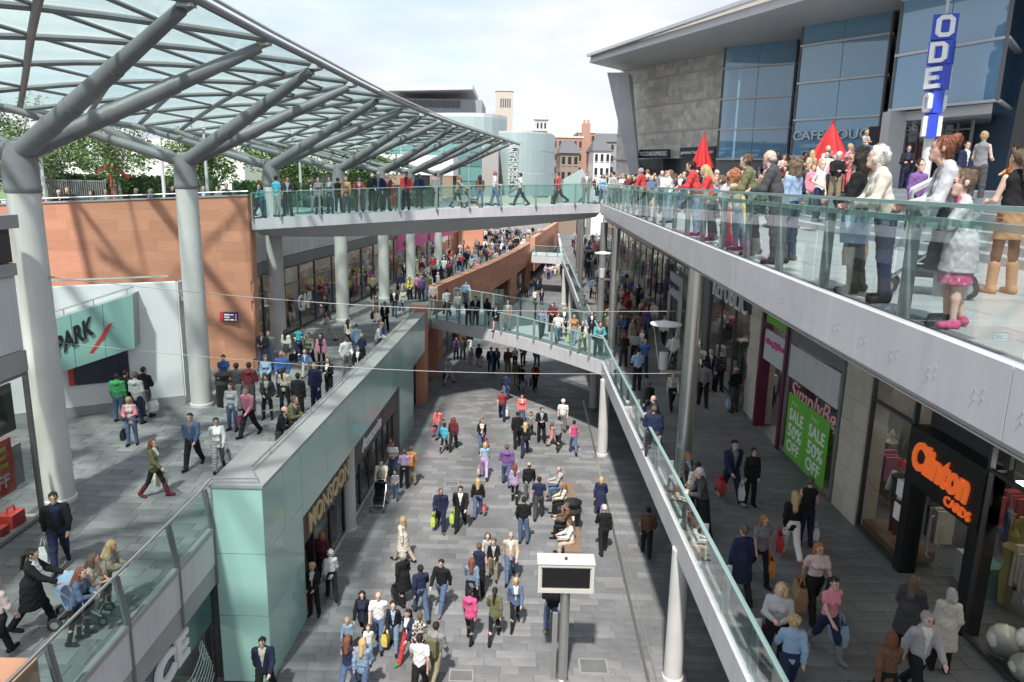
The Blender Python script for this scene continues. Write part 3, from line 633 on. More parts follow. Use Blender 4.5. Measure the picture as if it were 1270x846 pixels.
MB().hexa([(WX0,OWY(WX0)-.04),(WX1+.04,OWY(WX1)-.04),(WX1+.04,OWY(WX1)+.65),(WX0,OWY(WX0)+.65)], [OWZ(WX0)+.003,OWZ(WX1)+.003]+[OWZ(WX1)+.003,OWZ(WX0)+.003], [OWZ(WX0)+.07,OWZ(WX1)+.07,OWZ(WX1)+.07,OWZ(WX0)+.07]).build('coping', COPE, ow)
MB().path([(WX0,OWY(WX0)+.1,OWZ(WX0)+.2),(WX1,OWY(WX1)+.1,OWZ(WX1)+.2)], .03, 8).build('handrail', STEELL, ow, smooth=True)
sx0, sx1 = aty(272,392,31.3).x, aty(296,392,31.5).x; sz0, sz1 = aty(284,398,31.4).z, aty(284,387,31.4).z; sy = OWY(sx0)-.10
ds = thing('direction_sign', (sx0,sy,sz0), 'small purple and red direction sign fixed to the sandstone wall', 'sign')
MB().box(sx0+.15,sy,sz0,sx1,sy+.1,sz1).build('panel', mat('purple_sign',(.07,.03,.11),.5), ds)
MB().box(sx0,sy-.002,sz0,sx0+.148,sy+.1,sz1).build('end_panel', REDP, ds)
for k in range(3):
    zk = sz1-.05-(k+1)*(sz1-sz0-.06)/3
    for (a, b) in (((0,.25),(.28,.40)), ((0,.22),(.22,.23)), ((0,.20),(.23,.42)))[k]: MB().box(sx0+.19+a,sy-.006,zk+.02,sx0+.19+b,sy-.001,zk+.075).build('line_of_print', WLET, ds)
    MB().box(sx1-.09,sy-.006,zk+.02,sx1-.04,sy-.001,zk+.075).build('arrow_mark', WLET, ds)
qp = thing('car_park_entrance', (-13.5,25,M0), 'white walled car park entrance under a sloping teal sign canopy', 'entrance')
A, B = Vector((-12.15,26.35)), Vector((-18.5,22.9))
MB().slab(B, A, M0+.32, 8.75, .35).build('white_wall', RENDW, qp)
MB().slab(B+Vector((0,-.05)), A+Vector((.05,-.05)), M0, M0+.32, .42).build('plinth', COPE, qp)
MB().hexa([(A.x,A.y+.03),(A.x+.05,A.y+.03),(A.x+.05,A.y+.55),(A.x,A.y+.55)], M0, 8.75).build('white_return', RENDW, qp)
MB().box(A.x+.1,A.y+.1,8.05,A.x+.75,A.y+.5,8.2).build('side_canopy', COPE, qp)
MB().path([(B.x,B.y+.2,8.95),(A.x-.3,A.y+.1,8.95)], .03, 8).build('top_rail', STEELL, qp)
TLq, TRq, BLq, BRq = aty(40,404,23.2), aty(164,365,25.0), aty(50,470,23.2), aty(167,431,25.0)
def panelq(a, b, c, d, m, nm, par, t=.08):
    n_ = (b-a).cross(d-a).normalized()*t; return MB().add([a,b,c,d,a+n_,b+n_,c+n_,d+n_], [[0,1,2,3],[7,6,5,4],[0,4,5,1],[1,5,6,2],[2,6,7,3],[3,7,4,0]]).build(nm, m, par)
SGN = [(0,.36),(.365,.68),(.685,1)]
for a, b in SGN: panelq(BLq.lerp(BRq,a), BLq.lerp(BRq,b), TLq.lerp(TRq,b), TLq.lerp(TRq,a), mat('pale_teal_sign',(.28,.50,.45),.25,var=.03), 'sign_panel', qp, .05)
bk = Vector((-.5, 2.2, 0))
MB().add([TLq, TRq, TRq+bk*.4, TLq+bk, BLq+Vector((0,.06,.02)), BRq+Vector((0,.06,.02)), BRq+bk*.4, BLq+bk], [[0,1,2,3],[4,7,6,5],[0,3,7,4],[1,5,6,2],[2,6,7,3]]).build('canopy_box', COPE, qp)
MB().path([TLq+Vector((0,.3,.22)), TRq+Vector((-.1,.3,.22))], .03, 8).build('canopy_rail', STEELL, qp)
for t in (.25,.55,.9): MB().tube(TLq.lerp(TRq,t)+Vector((0,.3,0)), TLq.lerp(TRq,t)+Vector((0,.3,.22)), .02, n=6).build('rail_bracket', STEELL, qp)
rv_ = (BRq-BLq).normalized(); upv = (TLq-BLq).normalized()
base = lambda px, py: aty(px, py, 23.2+(25.0-23.2)*(px-45)/(165-45))
p0 = base(73,441)+Vector((.03,-.13,0)); lettering('sign_lettering', 'PARK', p0, base(120,413)-base(75,441), upv, (base(121,413)-base(75,441)).length, .62, BLACK, qp, bold=.035, depth=.02)
p0 = base(52,462)+Vector((.03,-.13,0)); lettering('sign_lettering', 'Q', p0, base(120,413)-base(75,441), upv, .6, .95, BLACK, qp, bold=.04, depth=.02)
for (x0, y0, x1, y1) in ((107,445,121,424),(121,424,136,401)):
    a, b, c, d = base(x0,y0), base(x0+8,y0-3), base(x1+6,y1-2), base(x1,y1); n_ = Vector((.03,-.13,0))
    MB().add([a+n_,b+n_,c+n_,d+n_], [[0,1,2,3]]).build('red_slash', REDP, qp)
tb = thing('ticket_board', (-14.0,24.9,M0), 'dark information board with blue emblem and red edge on the white wall', 'board')
dd = (A-B).normalized(); nn_ = Vector((dd.y,-dd.x))*.06; c0 = B.lerp(A,.50); c1 = B.lerp(A,.76)
MB().slab(c0+nn_, c1+nn_, M0+1.1, M0+3.55, .05).build('panel', mat('navy_board',(.03,.035,.06),.35,var=.3,scale=2), tb)
MB().slab(c0+nn_*1.4, c0+nn_*1.4+dd*.16, M0+1.1, M0+3.5, .03).build('red_edge', REDP, tb)
lettering('board_lettering', 'Car Park', (c0.x+dd.x*.25+nn_.x*1.2, c0.y+dd.y*.25+nn_.y*1.2, M0+3.15), (dd.x,dd.y,0), (0,0,1), .7, .2, WLET, tb, bold=.01, depth=.01)
em = MB()
for k in range(6):
    a = k*math.pi/3; cc = c0.lerp(c1,.55)+nn_*1.5; em.obox((cc.x+dd.x*.18*math.cos(a), cc.y+dd.y*.18*math.cos(a), M0+2.5+.2*math.sin(a)), (dd.x*.07,dd.y*.07,0), (nn_.x*.1,nn_.y*.1,0), (0,0,.07))
em.build('blue_emblem', mat('bright_blue',(.05,.30,.62),.4), tb)

# ================================================================ curved row of shops on the left gallery
SHL = [(-11.95,31.8),(-12.3,36),(-11.6,43),(-10.5,51),(-9.7,60),(-8.4,72),(-6.5,86)]
row = thing('gallery_shop_row', (-11.5,43,M0), 'curved row of gallery shops with white upper panels and dark glazing', 'shop')
for i, ((xa,ya),(xb,yb)) in enumerate(zip(SHL[:-1], SHL[1:])):
    pa, pb = Vector((xa,ya)), Vector((xb,yb)); d = (pb-pa).normalized(); L = (pb-pa).length
    for k in range(3):
        a, b = pa+d*(L*k/3+.02), pa+d*(L*(k+1)/3-.02)
        MB().slab(a, b, 8.45, 9.95, .2).build('wall_panel', WHITEP, row)
    MB().slab(pa, pb, 7.85, 8.42, .25).build('head_panel', FRAMEG, row)
    window_bay(row, pa, pb, M0+.05, 7.85, .06, FRAME, mull=3, transom=6.9, fw=.1)
    interior(row, pa+Vector((-.3,0)), pb+Vector((-.3,0)), M0, 7.8, 2.6, 30+i, bright=0, goods=30)
    if i in (4, 5):
        MB().slab(pa+d*.6+Vector((.12,0)), pb-d*.6+Vector((.12,0)), 6.6, 7.9, .08).build('sign_board', PINK, row)
        scr = [(pa.x+d.x*s_+.2, pa.y+d.y*s_, 7.2+.22*math.sin(s_*4.2)+.08*math.sin(s_*9)) for s_ in np.arange(2.2, 6.4, .12)]
        MB().path(scr, .045, 5).build('sign_script', PLUM, row)
    if i == 1:
        lettering('sign_lettering', 'GAP', (pa.x+d.x*4.2+.05, pa.y+d.y*4.2, 5.2), (d.x,d.y,0), (0,0,1), 1.9, .9, WLET, row, bold=.01)
        MB().slab(pa+d*1.2-Vector((.2,0)), pa+d*3.2-Vector((.2,0)), M0+.1, 7.6, .05).build('yellow_panel', mat('ochre',(.55,.36,.05),.6), row)
    if i == 0: MB().slab(pa+d*.3-Vector((.25,0)), pa+d*.9-Vector((.25,0)), M0+.1, 7.4, .05).build('red_panel', RED, row)
MB().hexa([(-40,31.9)]+[(x-.15,y) for x,y in SHL]+[(-40,86)], 9.97, 10.3).build('roof_slab', SOFF, row)
pier = thing('sandstone_pier', (-6.2,88,M0), 'orange sandstone pier closing the row of gallery shops', 'pier')
for k in range(8): MB().box(-7.5,86.2,M0+k*.72+.004,-3.6,88,M0+(k+1)*.72-.004).build('stone_block', SAND, pier)
# ================================================================ far orange block beyond the lower bridge
FW = [(-5.1,49.5),(-3.7,56),(-2.05,63.5),(0.1,75),(1.9,86.5)]
fo = thing('sandstone_block', (-2,65,0), 'curved orange sandstone block with dark shop openings beyond the lower footbridge', 'building')
for i, ((xa,ya),(xb,yb)) in enumerate(zip(FW[:-1], FW[1:])):
    pa, pb = Vector((xa,ya)), Vector((xb,yb)); d = (pb-pa).normalized(); L = (pb-pa).length
    for r in range(4):
        n_ = 3; 
        for k in range(n_):
            a = pa+d*(L*k/n_)+d*.004; b = pa+d*(L*(k+1)/n_)-d*.004
            MB().slab(a, b, 3.05+r*.58, 3.05+(r+1)*.58-.006, .6).build('stone_block', SAND, fo)
    MB().slab(pa-Vector((0,0)), pb, 5.37, 5.45, .7).build('coping', SANDW, fo)
    for t0, t1 in ((0,.16),(.84,1)):
        for r in range(5): MB().slab(pa+d*(L*t0), pa+d*(L*t1), r*.61, (r+1)*.61-.004, .6).build('stone_block', SAND, fo)
    window_bay(fo, pa+d*(L*.16), pa+d*(L*.84), .05, 3.05, .35, FRAMEG, mull=2)
    MB().slab(pa+d*(L*.16)+Vector((-1.6,0)), pa+d*(L*.84)+Vector((-1.6,0)), 0, 3.05, .1).build('back_wall', DARK, fo)
MB().path([(x-.3,y,5.6) for x,y in FW], .03, 6).build('handrail', STEELL, fo, smooth=True)
MB().box(1.3,86.5,0,1.95,88,5.4).build('end_pier', SAND, fo)
fo2 = thing('sandstone_block', (5,100,0), 'farther orange sandstone parapet wall glimpsed past the distant footbridge', 'wall')
for r in range(6): MB().slab((2.6,92),(7.5,128), 1.5+r*.7, 1.5+(r+1)*.7-.006, .6).build('stone_course', SAND, fo2)
end = thing('street_end_building', (12,150,0), 'pale shop building closing the far end of the lower street', 'building')
MB().box(-8,150,0,34,160,13).build('wall', STONEL, end)
for k in range(8):
    for zz in (1,5.4,9.4): MB().box(-6+k*4.8,149.9,zz,-3+k*4.8,149.98,zz+2.6).build('window', WINDK, end)
# ================================================================ the glass canopy on branching columns
FRX = [(-12,-6.75),(0,-6.65),(15.7,-6.48),(20,-6.35),(24.2,-6.13),(28.5,-5.95),(32.8,-5.69),(37,-5.28),(41.3,-4.89),(45.5,-4.39),(49.7,-3.84),(62,-1.8),(75.7,.39),(90,2.6)]
BKX = [(-12,-18.6),(40,-18.4),(60,-16.6),(90,-13.0)]
def interp(tab, y):
    for (ya, xa), (yb, xb) in zip(tab[:-1], tab[1:]):
        if y <= yb: return xa + (xb-xa)*(y-ya)/(yb-ya)
    return tab[-1][1]
def can(u, Y):
    xb, xf = interp(BKX, Y), interp(FRX, Y)
    return Vector((xb + (xf-xb)*u, Y, 14.75 + 1.2*u + .55*math.sin(math.pi*u)))
cp = thing('glass_canopy', (-11.7,17.8,M0), 'long curved glass canopy of grey steel tubes above the left gallery', 'canopy')
BAY = 4.26; S0 = 15.67 - 2*BAY - 4*BAY
def node(s, u): return can(u, S0 + s*BAY + 2*BAY*u)
NSB = 19; NU = 6
inY = lambda y: y <= 74.6
for s in range(NSB):
    pts = [node(s, k/12) for k in range(13)]
    pts = [p for p in pts if inY(p.y)]
    if len(pts) > 1: MB().path(pts, .085, 8).build('diagonal_tube', STEEL, cp, smooth=True)
for s in range(NSB+4):
    Y0_ = S0 + 2*BAY + s*BAY
    pts = [can(1-k/12, Y0_ + 4*BAY*k/12) - Vector((0,0,.06)) for k in range(13)]; pts = [p for p in pts if inY(p.y) and p.y > -8]
    if len(pts) > 1: MB().path(pts, .10, 8).build('counter_diagonal_tube', STEEL, cp, smooth=True)
for i in range(1, NU):
    u = i/NU; ys_ = [y for y in np.arange(-6, 75, 2.13)]
    MB().path([can(u, y)+Vector((0,0,.05)) for y in ys_], .055, 6).build('purlin', FRAMEG, cp, smooth=True)
MB().path([can(1, y)+Vector((.05,0,.02)) for y in np.arange(-6, 76, 2.13)], .09, 8).build('front_edge_tube', STEEL, cp, smooth=True)
MB().path([can(1, y)+Vector((.22,0,.14)) for y in np.arange(-6, 76, 2.13)], .045, 6).build('gutter_edge', STEELL, cp, smooth=True)
MB().path([can(0, y) for y in np.arange(-6, 76, 2.13)], .16, 8).build('back_edge_tube', STEEL, cp, smooth=True)
for s in range(NSB):
    for i in range(NU):
        q = [node(s, i/NU), node(s+1, i/NU), node(s+1, (i+1)/NU), node(s, (i+1)/NU)]
        if not all(inY(p.y) for p in q): continue
        q = [p+Vector((0,0,.13)) for p in q]; c = sum(q, Vector())/4; q = [c+(p-c)*.985 for p in q]
        MB().add(q, [[0,1,2,3]]).build('roof_pane', GLR, cp)
CX = [(9.3,-11.95),(17.85,-11.7),(26.2,-11.45),(34.9,-11.3),(43.2,-10.1),(51.6,-9.1),(60.2,-8.4),(68.5,-7.0)]
for k, (yc, xc) in enumerate(CX):
    if k: 
        cname = ['', 'first and largest tree column of the canopy beside the cosmetics shop', 'second tree column of the canopy in front of the sandstone wall', 'third canopy column just past the end of the sandstone wall', 'fourth canopy column along the curved row of shops', 'fifth canopy column along the curved row of shops', 'sixth canopy column near the pink shop signs', 'seventh canopy column by the end of the shop row'][k]
        col_ = thing('canopy_column', (xc,yc,M0), cname, 'column', 'columns carrying the glass canopy')
        MB().lathe((xc,yc,M0), [(.42,0),(.42,.10),(.38,.13),(.365,7.9)], 28).build('shaft', CONC, col_, smooth=True)
        MB().lathe((xc,yc,M0), [(.37,7.85),(.40,7.9),(.40,8.02),(.38,8.05),(.38,8.5),(.28,9.0),(.1,9.1)], 24).build('collar', STEEL, col_, smooth=True)
        par = col_
    else: par = cp
    top = Vector((xc, yc, 12.95))
    for dy in (-2.13, 2.13):
        e = can(1, yc+dy) + Vector((-.25,0,-.18)); a = top.lerp(e, .03)
        MB().path([a, top.lerp(e,.5), e], [.235,.215,.14], 16).build('branch', STEEL, par, smooth=True)
        MB().obox(e+Vector((.12,0,.12)), (.16,0,0), (0,.12,0), (0,0,.07)).build('node_bracket', WHITEP, par)
        for t in (.22,.36,.62): 
            c0 = top.lerp(e, t); u_ = (e-top).normalized(); r_ = .240 if t < .5 else .212
            MB().tube(c0-u_*.10, c0+u_*.10, r_, n=16).build('sleeve', STEEL, par, smooth=True)
    for dy in (.8, 5.2):
        e = can(0.04, yc+dy) + Vector((0,0,-.14)); MB().path([top.lerp(e,.03), e], [.19,.12], 14).build('branch', STEEL, par, smooth=True)
# ================================================================ right gallery shops (facing the street, under the terrace)
def rshop(label, y0, y1, loc=None): return thing('gallery_shop', (SX((y0+y1)/2), (y0+y1)/2, M0), label, 'shop', 'shops under the terrace')
def rp(Y, dx=0): return Vector((SX(Y)+dx, Y))
TOPZ = U0-.9
RGT = Vector((0,-1,0))
def rbay(root, y0, y1, z0, z1, rec=0.0, fm=FRAME, mull=2, **k): return window_bay(root, rp(y1), rp(y0), z0, z1, rec, fm, mull=mull, **k)
def stone_pier(root, y0, y1):
    z = M0; k = 0
    while z < TOPZ-.05:
        h = min(.62, TOPZ-z); n = 1 if k % 2 else 2
        for j in range(n):
            a, b = y0+(y1-y0)*j/n, y0+(y1-y0)*(j+1)/n
            MB().box(SX(a)-.04+.004*(j+k % 3), a+.004, z+.003, SX(a)+.5, b-.004, z+h-.003).build('stone_block', STONEL, root)
        z += h; k += 1
# card shop
cs = rshop('card shop with orange script sign over a black doorway, balloons in its window', 5, 17.3)
rbay(cs, 15.3, 17.2, M0+.05, TOPZ-.1, fm=FRAME, mull=1, transom=7.6)
rbay(cs, 3.0, 12.7, M0+.05, TOPZ-.1, fm=FRAME, mull=3, transom=7.6)
MB().box(SX(14)-.07,15.02,M0,SX(14)+.3,15.3,7.55).build('door_jamb', BLACK, cs); MB().box(SX(14)-.07,12.7,M0,SX(14)+.3,12.98,7.55).build('door_jamb', BLACK, cs)
MB().box(SX(14)-.09,12.7,6.35,SX(14)+.3,15.3,7.6).build('sign_board', BLACK, cs)
MB().box(SX(14)+.32,12.7,7.6,SX(14)+.4,15.3,TOPZ-.1).build('upper_panel', DARK, cs)
for a, b in ((13.0,13.98),(14.02,15.0)):
    d_ = MB().add([(SX(14)+.1,a,M0+.05),(SX(14)+.1,b,M0+.05),(SX(14)+.1,b,6.3),(SX(14)+.1,a,6.3)], [[3,2,1,0]]).build('door', GLS, cs)
    yh = b-.16 if a < 13.5 else a+.16
    MB().path([(SX(14)+.02,yh,M0+.85),(SX(14)-.04,yh,M0+.9),(SX(14)-.04,yh,M0+1.75),(SX(14)+.02,yh,M0+1.8)], .018, 6).build('handle', STEELL, d_)
lettering('sign_lettering', 'Clinton', Vector((SX(14)-.11,15.05,6.72)), RGT, (0,0,1), 2.0, .66, ORNG, cs, bold=.05, depth=.02, shear=.22)
lettering('sign_lettering', 'CARDS', Vector((SX(14)-.11,13.75,6.45)), RGT, (0,0,1), .85, .2, ORNG, cs, bold=.01, depth=.02)
interior(cs, rp(17.2,.5), rp(12.7,.5), M0, TOPZ, 3.2, 101, goods=10)
MB().box(SX(10)+.5,4.5,M0,SX(10)+.6,10.9,7.4).build('copper_panel', mat('copper_panel',(.34,.15,.08),.5,var=.25,scale=1.5), cs)
MB().box(SX(10)+2.5,3,M0,SX(10)+2.6,12.7,TOPZ).build('back_wall', DARKI, cs)
MB().bar((SX(10)+.35,4,7.5),(SX(10)+.35,12.4,7.5),.16,.05).build('ceiling_light', LAMPE, cs)
MB().box(SX(16)+.06,15.35,M0+.1,SX(16)+.9,17.1,M0+.3).build('display_plinth', mat('wood_plinth',(.25,.15,.09),.6), cs)
for (zz, w) in ((6.0,.38),(5.45,.38)): MB().box(SX(15)-.02,15.36,zz-w/2,SX(15)-.005,15.66,zz+w/2).build('window_notice', WLET, cs)
MB().path([(SX(16)-.02, 17.0-s_, 5.6-.15*s_+.07*math.sin(s_*26)) for s_ in np.arange(0,1.3,.04)], .006, 5).build('window_script', mat('dull_red_script',(.30,.08,.04),.6), cs)
man_ = thing('mannequin', (SX(16)+.45,16.4,M0+.3), 'shop mannequin in white jacket, dark top and red trousers in the card shop window', 'mannequin')
c = Vector((SX(16)+.45,16.4,M0+.3))
for s in (-1, 1): MB().path([c+Vector((0,.1*s,0)), c+Vector((.02,.1*s,.45)), c+Vector((0,.1*s,.95))], [.06,.08,.11], 10).build('leg', mat('dark_red_cloth',(.14,.02,.02),.8), man_, smooth=True)
MB().lathe(c, [(.15,.85),(.17,1.0),(.15,1.2),(.20,1.45),(.08,1.52)], 14).build('torso', FRAME, man_, smooth=True)
for s in (-1, 1): MB().path([c+Vector((-.02,.20*s,1.45)), c+Vector((-.05,.30*s,1.2)), c+Vector((-.12,.28*s,.98))], [.085,.075,.06], 10).build('arm', WLET, man_, smooth=True)
MB().lathe(c, [(.04,1.5),(.05,1.56),(.09,1.62),(.10,1.72),(.06,1.82),(.01,1.84)], 12).build('head', mat('mannequin_skin',(.4,.25,.18),.6), man_, smooth=True)
MB().lathe(c, [(.115,1.70),(.115,1.78),(.07,1.86),(.02,1.88)], 12).build('hat', REDP, man_, smooth=True)
bcol = {'white': mat('white_balloon',(.75,.74,.70),.25,spec=.6), 'gold': mat('gold_balloon',(.55,.36,.12),.25,metal=.3)}
for i, (y, dx, z, r, k) in enumerate(((11.95,.25,.42,.30,'white'),(11.55,.55,.72,.27,'gold'),(11.35,.22,.30,.25,'white'),(11.05,.5,.55,.28,'gold'),(11.75,.6,1.25,.26,'white'),(11.2,.7,1.25,.3,'gold'),(11.3,.15,.88,.2,'white'))):
    b_ = thing('balloon', (SX(11)+dx,y,M0+z), f'{k} balloon in the card shop window' , 'balloon', 'balloons in the card shop window')
    MB().lathe((SX(11)+dx,y,M0+z), [(.01,-r*1.15),(r*.35,-r*.95),(r*.75,-r*.6),(r,0),(r*.9,r*.45),(r*.6,r*.8),(.02,r)], 16).build('skin', bcol[k], b_, smooth=True)
    MB().lathe((SX(11)+dx,y,M0+z-r*1.15), [(.03,-.03),(.01,.0)], 8).build('knot', bcol[k], b_)
MB().box(SX(10)+.1,8.6,M0+.05,SX(10)+.7,10.9,M0+.3).build('card_shelf', LIGHTI, cs)
for k in range(12):
    y = 10.7-.19*(k % 6)*1.6; x = SX(10)+.12+.28*(k//6); z = M0+.3+.15*(k//6)
    cd = thing('greeting_card', (x,y,z), 'pale blue greeting card propped on the card shop window shelf', 'card', 'cards on the window shelf')
    MB().add([(x,y-.12,z),(x,y+.12,z),(x+.08,y+.12,z+.3),(x+.08,y-.12,z+.3),(x+.14,y-.12,z),(x+.14,y+.12,z)], [[3,2,1,0],[2,3,4,5]]).build('folded_sheet', mat('card_blue',(.45,.62,.72),.6,var=.3,scale=8), cd)
    MB().add([(x-.006,y-.07,z+.06),(x-.006,y+.07,z+.06),(x+.05,y+.07,z+.24),(x+.05,y-.07,z+.24)], [[3,2,1,0]]).build('picture', mat('card_picture',(.65,.66,.6),.6,var=.5,scale=15), cd)
stone_pier(cs, 17.35, 18.7)
# fashion shop with plum frame and green posters
fs_ = rshop('fashion shop with plum door frame and two green sale posters in its window', 18.7, 25.3)
rbay(fs_, 18.85, 22.75, M0+.05, TOPZ-.6, fm=FRAMEG, mull=1, fw=.12)
MB().box(SX(20)-.05,19.0,6.75,SX(20)-.01,22.6,7.75).build('white_fascia', WHITEP, fs_)
MB().box(SX(20)-.03,18.75,7.8,SX(20)+.02,22.75,TOPZ).build('head_panel', FRAMEG, fs_)
for a, b in ((22.75,22.95),(25.1,25.3)): MB().box(SX(24)-.12,a,M0,SX(24)+.25,b,TOPZ).build('door_jamb', PLUM, fs_)
MB().box(SX(24)-.02,22.95,6.7,SX(24)+.05,25.1,7.75).build('white_fascia', WHITEP, fs_)
MB().box(SX(24)-.02,22.95,8.0,SX(24)+.05,25.1,8.6).build('green_panel', GREEN, fs_)
lettering('sign_lettering', 'simplybe', Vector((SX(24)-.06,24.9,7.25)), (0,-1,0), (0,0,1), 1.7, .26, PINK, fs_, bold=.03, depth=.02)
MB().box(SX(24)+1.1,22.95,M0,SX(24)+1.2,25.1,6.7).build('doorway', mat('dark_plum_wall',(.035,.012,.028),.6), fs_)
MB().box(SX(24)-.05,23.0,M0+.003,SX(24)+1.0,25.05,M0+.02).build('door_mat', FRAMEG, fs_)
lettering('window_lettering', 'SimplyBe', Vector((SX(20)-.03,22.3,5.95)), (0,-1,0), (0,0,1), 3.3, .75, mat('pale_pink_letters',(.75,.35,.42),.5), fs_, bold=.0, depth=.01, shear=.3)
interior(fs_, rp(22.7,.4), rp(18.8,.4), M0, TOPZ-.6, 2.2, 102, goods=16)
for y0 in (20.75, 19.2):
    ps = thing('sale_poster', (SX(20)-.08,y0+.7,4.4), 'green half price sale poster in the fashion shop window, ' + ('beside the plum door' if y0 > 20 else 'beside the stone pier'), 'poster', 'green sale posters')
    MB().box(SX(20)-.09,y0,4.35,SX(20)-.07,y0+1.5,6.3).build('sheet', GREEN, ps)
    lettering('poster_lettering', 'Simply', (SX(20)-.092,y0+1.2,5.98), RGT, (0,0,1), .5, .16, mat('light_green',(.45,.75,.3),.5), ps, bold=0, depth=.004)
    lettering('poster_lettering', 'SALE', (SX(20)-.092,y0+1.3,5.5), RGT, (0,0,1), 1.1, .38, WLET, ps, bold=.02, depth=.004)
    lettering('poster_lettering', '50%', (SX(20)-.092,y0+1.3,4.97), RGT, (0,0,1), 1.1, .42, WLET, ps, bold=.02, depth=.004)
    lettering('poster_lettering', 'OFF', (SX(20)-.092,y0+1.3,4.5), RGT, (0,0,1), 1.0, .38, WLET, ps, bold=.02, depth=.004)
stone_pier(fs_, 25.35, 26.9)
# republic and the shops beyond
rs = rshop('black fronted clothes shop with tall white capitals above its windows', 26.9, 34)
rbay(rs, 27.0, 33.6, M0+.05, 7.9, fm=FRAME, mull=3); MB().slab(rp(33.6), rp(27.0), 7.9, TOPZ, .2).build('head_panel', BLACK, rs)
lettering('sign_lettering', 'REPUBLIC', Vector((SX(33)-.1,33.0,7.75)), (-.035,-1,0), (0,0,1), 5.6, .95, WLET, rs, bold=.0)
interior(rs, rp(33.6,.4), rp(27,.4), M0, 8, 2.6, 103, goods=34)
MB().box(SX(34)-.1,33.7,M0,SX(34)+.4,34.6,TOPZ).build('grey_pier', FRAMEG, rs)
es = rshop('pale glazed shop with white projecting sign among the crowd', 34.6, 43)
rbay(es, 35, 37.5, M0+.05, 7.9, fm=FRAME, mull=2); rbay(es, 38, 43, M0+.05, 8.2, fm=FRAMEG, mull=2, gm=glass('pale_shop_glass',(.6,.72,.70),1.5,opaque=.3,body=(.4,.5,.48)))
MB().slab(rp(43,-.3), rp(39.5,-.3), 6.3, 7.6, .1).build('sign_board', WHITEP, es)
lettering('sign_lettering', 'Express', Vector((SX(43)-.42,42.8,6.75)), (-.035,-1,0), (0,0,1), 3.1, .5, mat('navy_letters',(.05,.06,.2),.5), es, bold=.01)
for y in (43,39.5): MB().box(SX(y)-.35,y-.08,M0,SX(y)-.2,y+.08,6.4).build('white_frame', WHITEP, es)
interior(es, rp(43,.5), rp(35,.5), M0, 8, 2.5, 104, goods=30); MB().slab(rp(43), rp(35), 8.2, TOPZ, .2).build('head_panel', FRAMEG, es)
ls2 = rshop('dark shop with rows of gold lamps glowing in its window', 43, 52)
rbay(ls2, 43.3, 52, M0+.05, 8.2, fm=FRAME, mull=4); MB().slab(rp(52,.9), rp(43.3,.9), M0, TOPZ, .2).build('back_wall', BLACK, ls2)
gl_ = MB()
for k in range(26):
    y = 44+(k % 4)*.55+random.uniform(-.1,.1); z = 5.6+(k//4)*.5; gl_.lathe((SX(y)+.5,y,z), [(.02,-.1),(.11,0),(.02,.1)], 8)
gl_.build('gold_lamps', GOLD, ls2)
for a, b, i in ((52,62,0),(62,76,1),(76,95,2)):
    s_ = rshop(['dim shop with grey window frames past the lamp shop','dim shop with pale sign far along the gallery','farthest dim shop at the end of the covered gallery'][i], a, b)
    rbay(s_, a+.2, b-.2, M0+.05, 8, fm=FRAMEG, mull=3); MB().slab(rp(b), rp(a), 8, TOPZ, .2).build('head_panel', SOFF, s_); interior(s_, rp(b,.5), rp(a,.5), M0, 8, 2.4, 110+i, bright=1, goods=20)
low = thing('lower_arcade_wall', (10,30,0), 'dark shop wall deep under the right gallery at street level', 'wall')
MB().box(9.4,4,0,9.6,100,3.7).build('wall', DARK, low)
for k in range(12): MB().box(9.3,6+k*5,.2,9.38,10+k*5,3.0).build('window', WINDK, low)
# ================================================================ cinema
od = thing('cinema_building', (13,38,PZ), 'cinema with sloping roof, grey limestone wall and folded blue glass bays', 'building')
ZB = PZ
def bay(pl, pr, pret, z0, z1, rows, n=2):
    """front facet pl->pr, return facet pr->pret"""
    w = MB().bar((pr.x,pr.y,z0),(pr.x,pr.y,z1),.10,.10).build('glass_bay', FRAMEG, od)
    for a in (pl, pret): MB().bar((a.x,a.y,z0),(a.x,a.y,z1),.10,.10).build('mullion', FRAMEG, w)
    for (a, b, k) in ((pl, pr, n), (pr, pret, 1)):
        for i in range(rows):
            za, zb = z0+(z1-z0)*i/rows, z0+(z1-z0)*(i+1)/rows
            for j in range(k):
                q, r = a.lerp(b, j/k), a.lerp(b, (j+1)/k); e = (r-q).normalized()*.012
                MB().add([(q.x+e.x,q.y+e.y,za+.03),(r.x-e.x,r.y-e.y,za+.03),(r.x-e.x,r.y-e.y,zb-.03),(q.x+e.x,q.y+e.y,zb-.03)],[[0,1,2,3]]).build('pane', GLO, w)
        for i in range(rows+1):
            z = z0+(z1-z0)*i/rows; d_ = (b-a).normalized(); o_ = Vector((d_.y,-d_.x))*.05
            MB().bar((a.x+o_.x,a.y+o_.y,z),(b.x+o_.x,b.y+o_.y,z),.12,.09).build('transom', WHITEP, w)
    return w
v2 = lambda p: Vector((p.x, p.y))
b1l, b1r, b1e = v2(aty(895,120,44)), v2(aty(983,120,41.5)), v2(aty(990,120,46))
b2l, b2r, b2e = v2(aty(990,100,37.5)), v2(aty(1098,100,34)), v2(aty(1112,100,40))
b3l, b3r, b3e = v2(aty(1112,70,30)), v2(aty(1245,70,26)), v2(aty(1275,70,31))
bay(b1l, b1r, b1e, 14.0, 20.6, 4); bay(b2l, b2r, b2e, 14.0, 20.8, 4); bay(b3l, b3r, b3e, aty(1103,137,30).z, 21.5, 3)
for (l_, r_, z) in ((b1l,b1r,14.0),(b2l,b2r,14.0)): MB().hexa([(l_.x,l_.y+.1),(r_.x,r_.y+.1),(r_.x+1,r_.y+3),(l_.x+1,l_.y+3)], ZB, z-.05).build('bay_base', RED if l_ is b2l else FRAMEG, od)
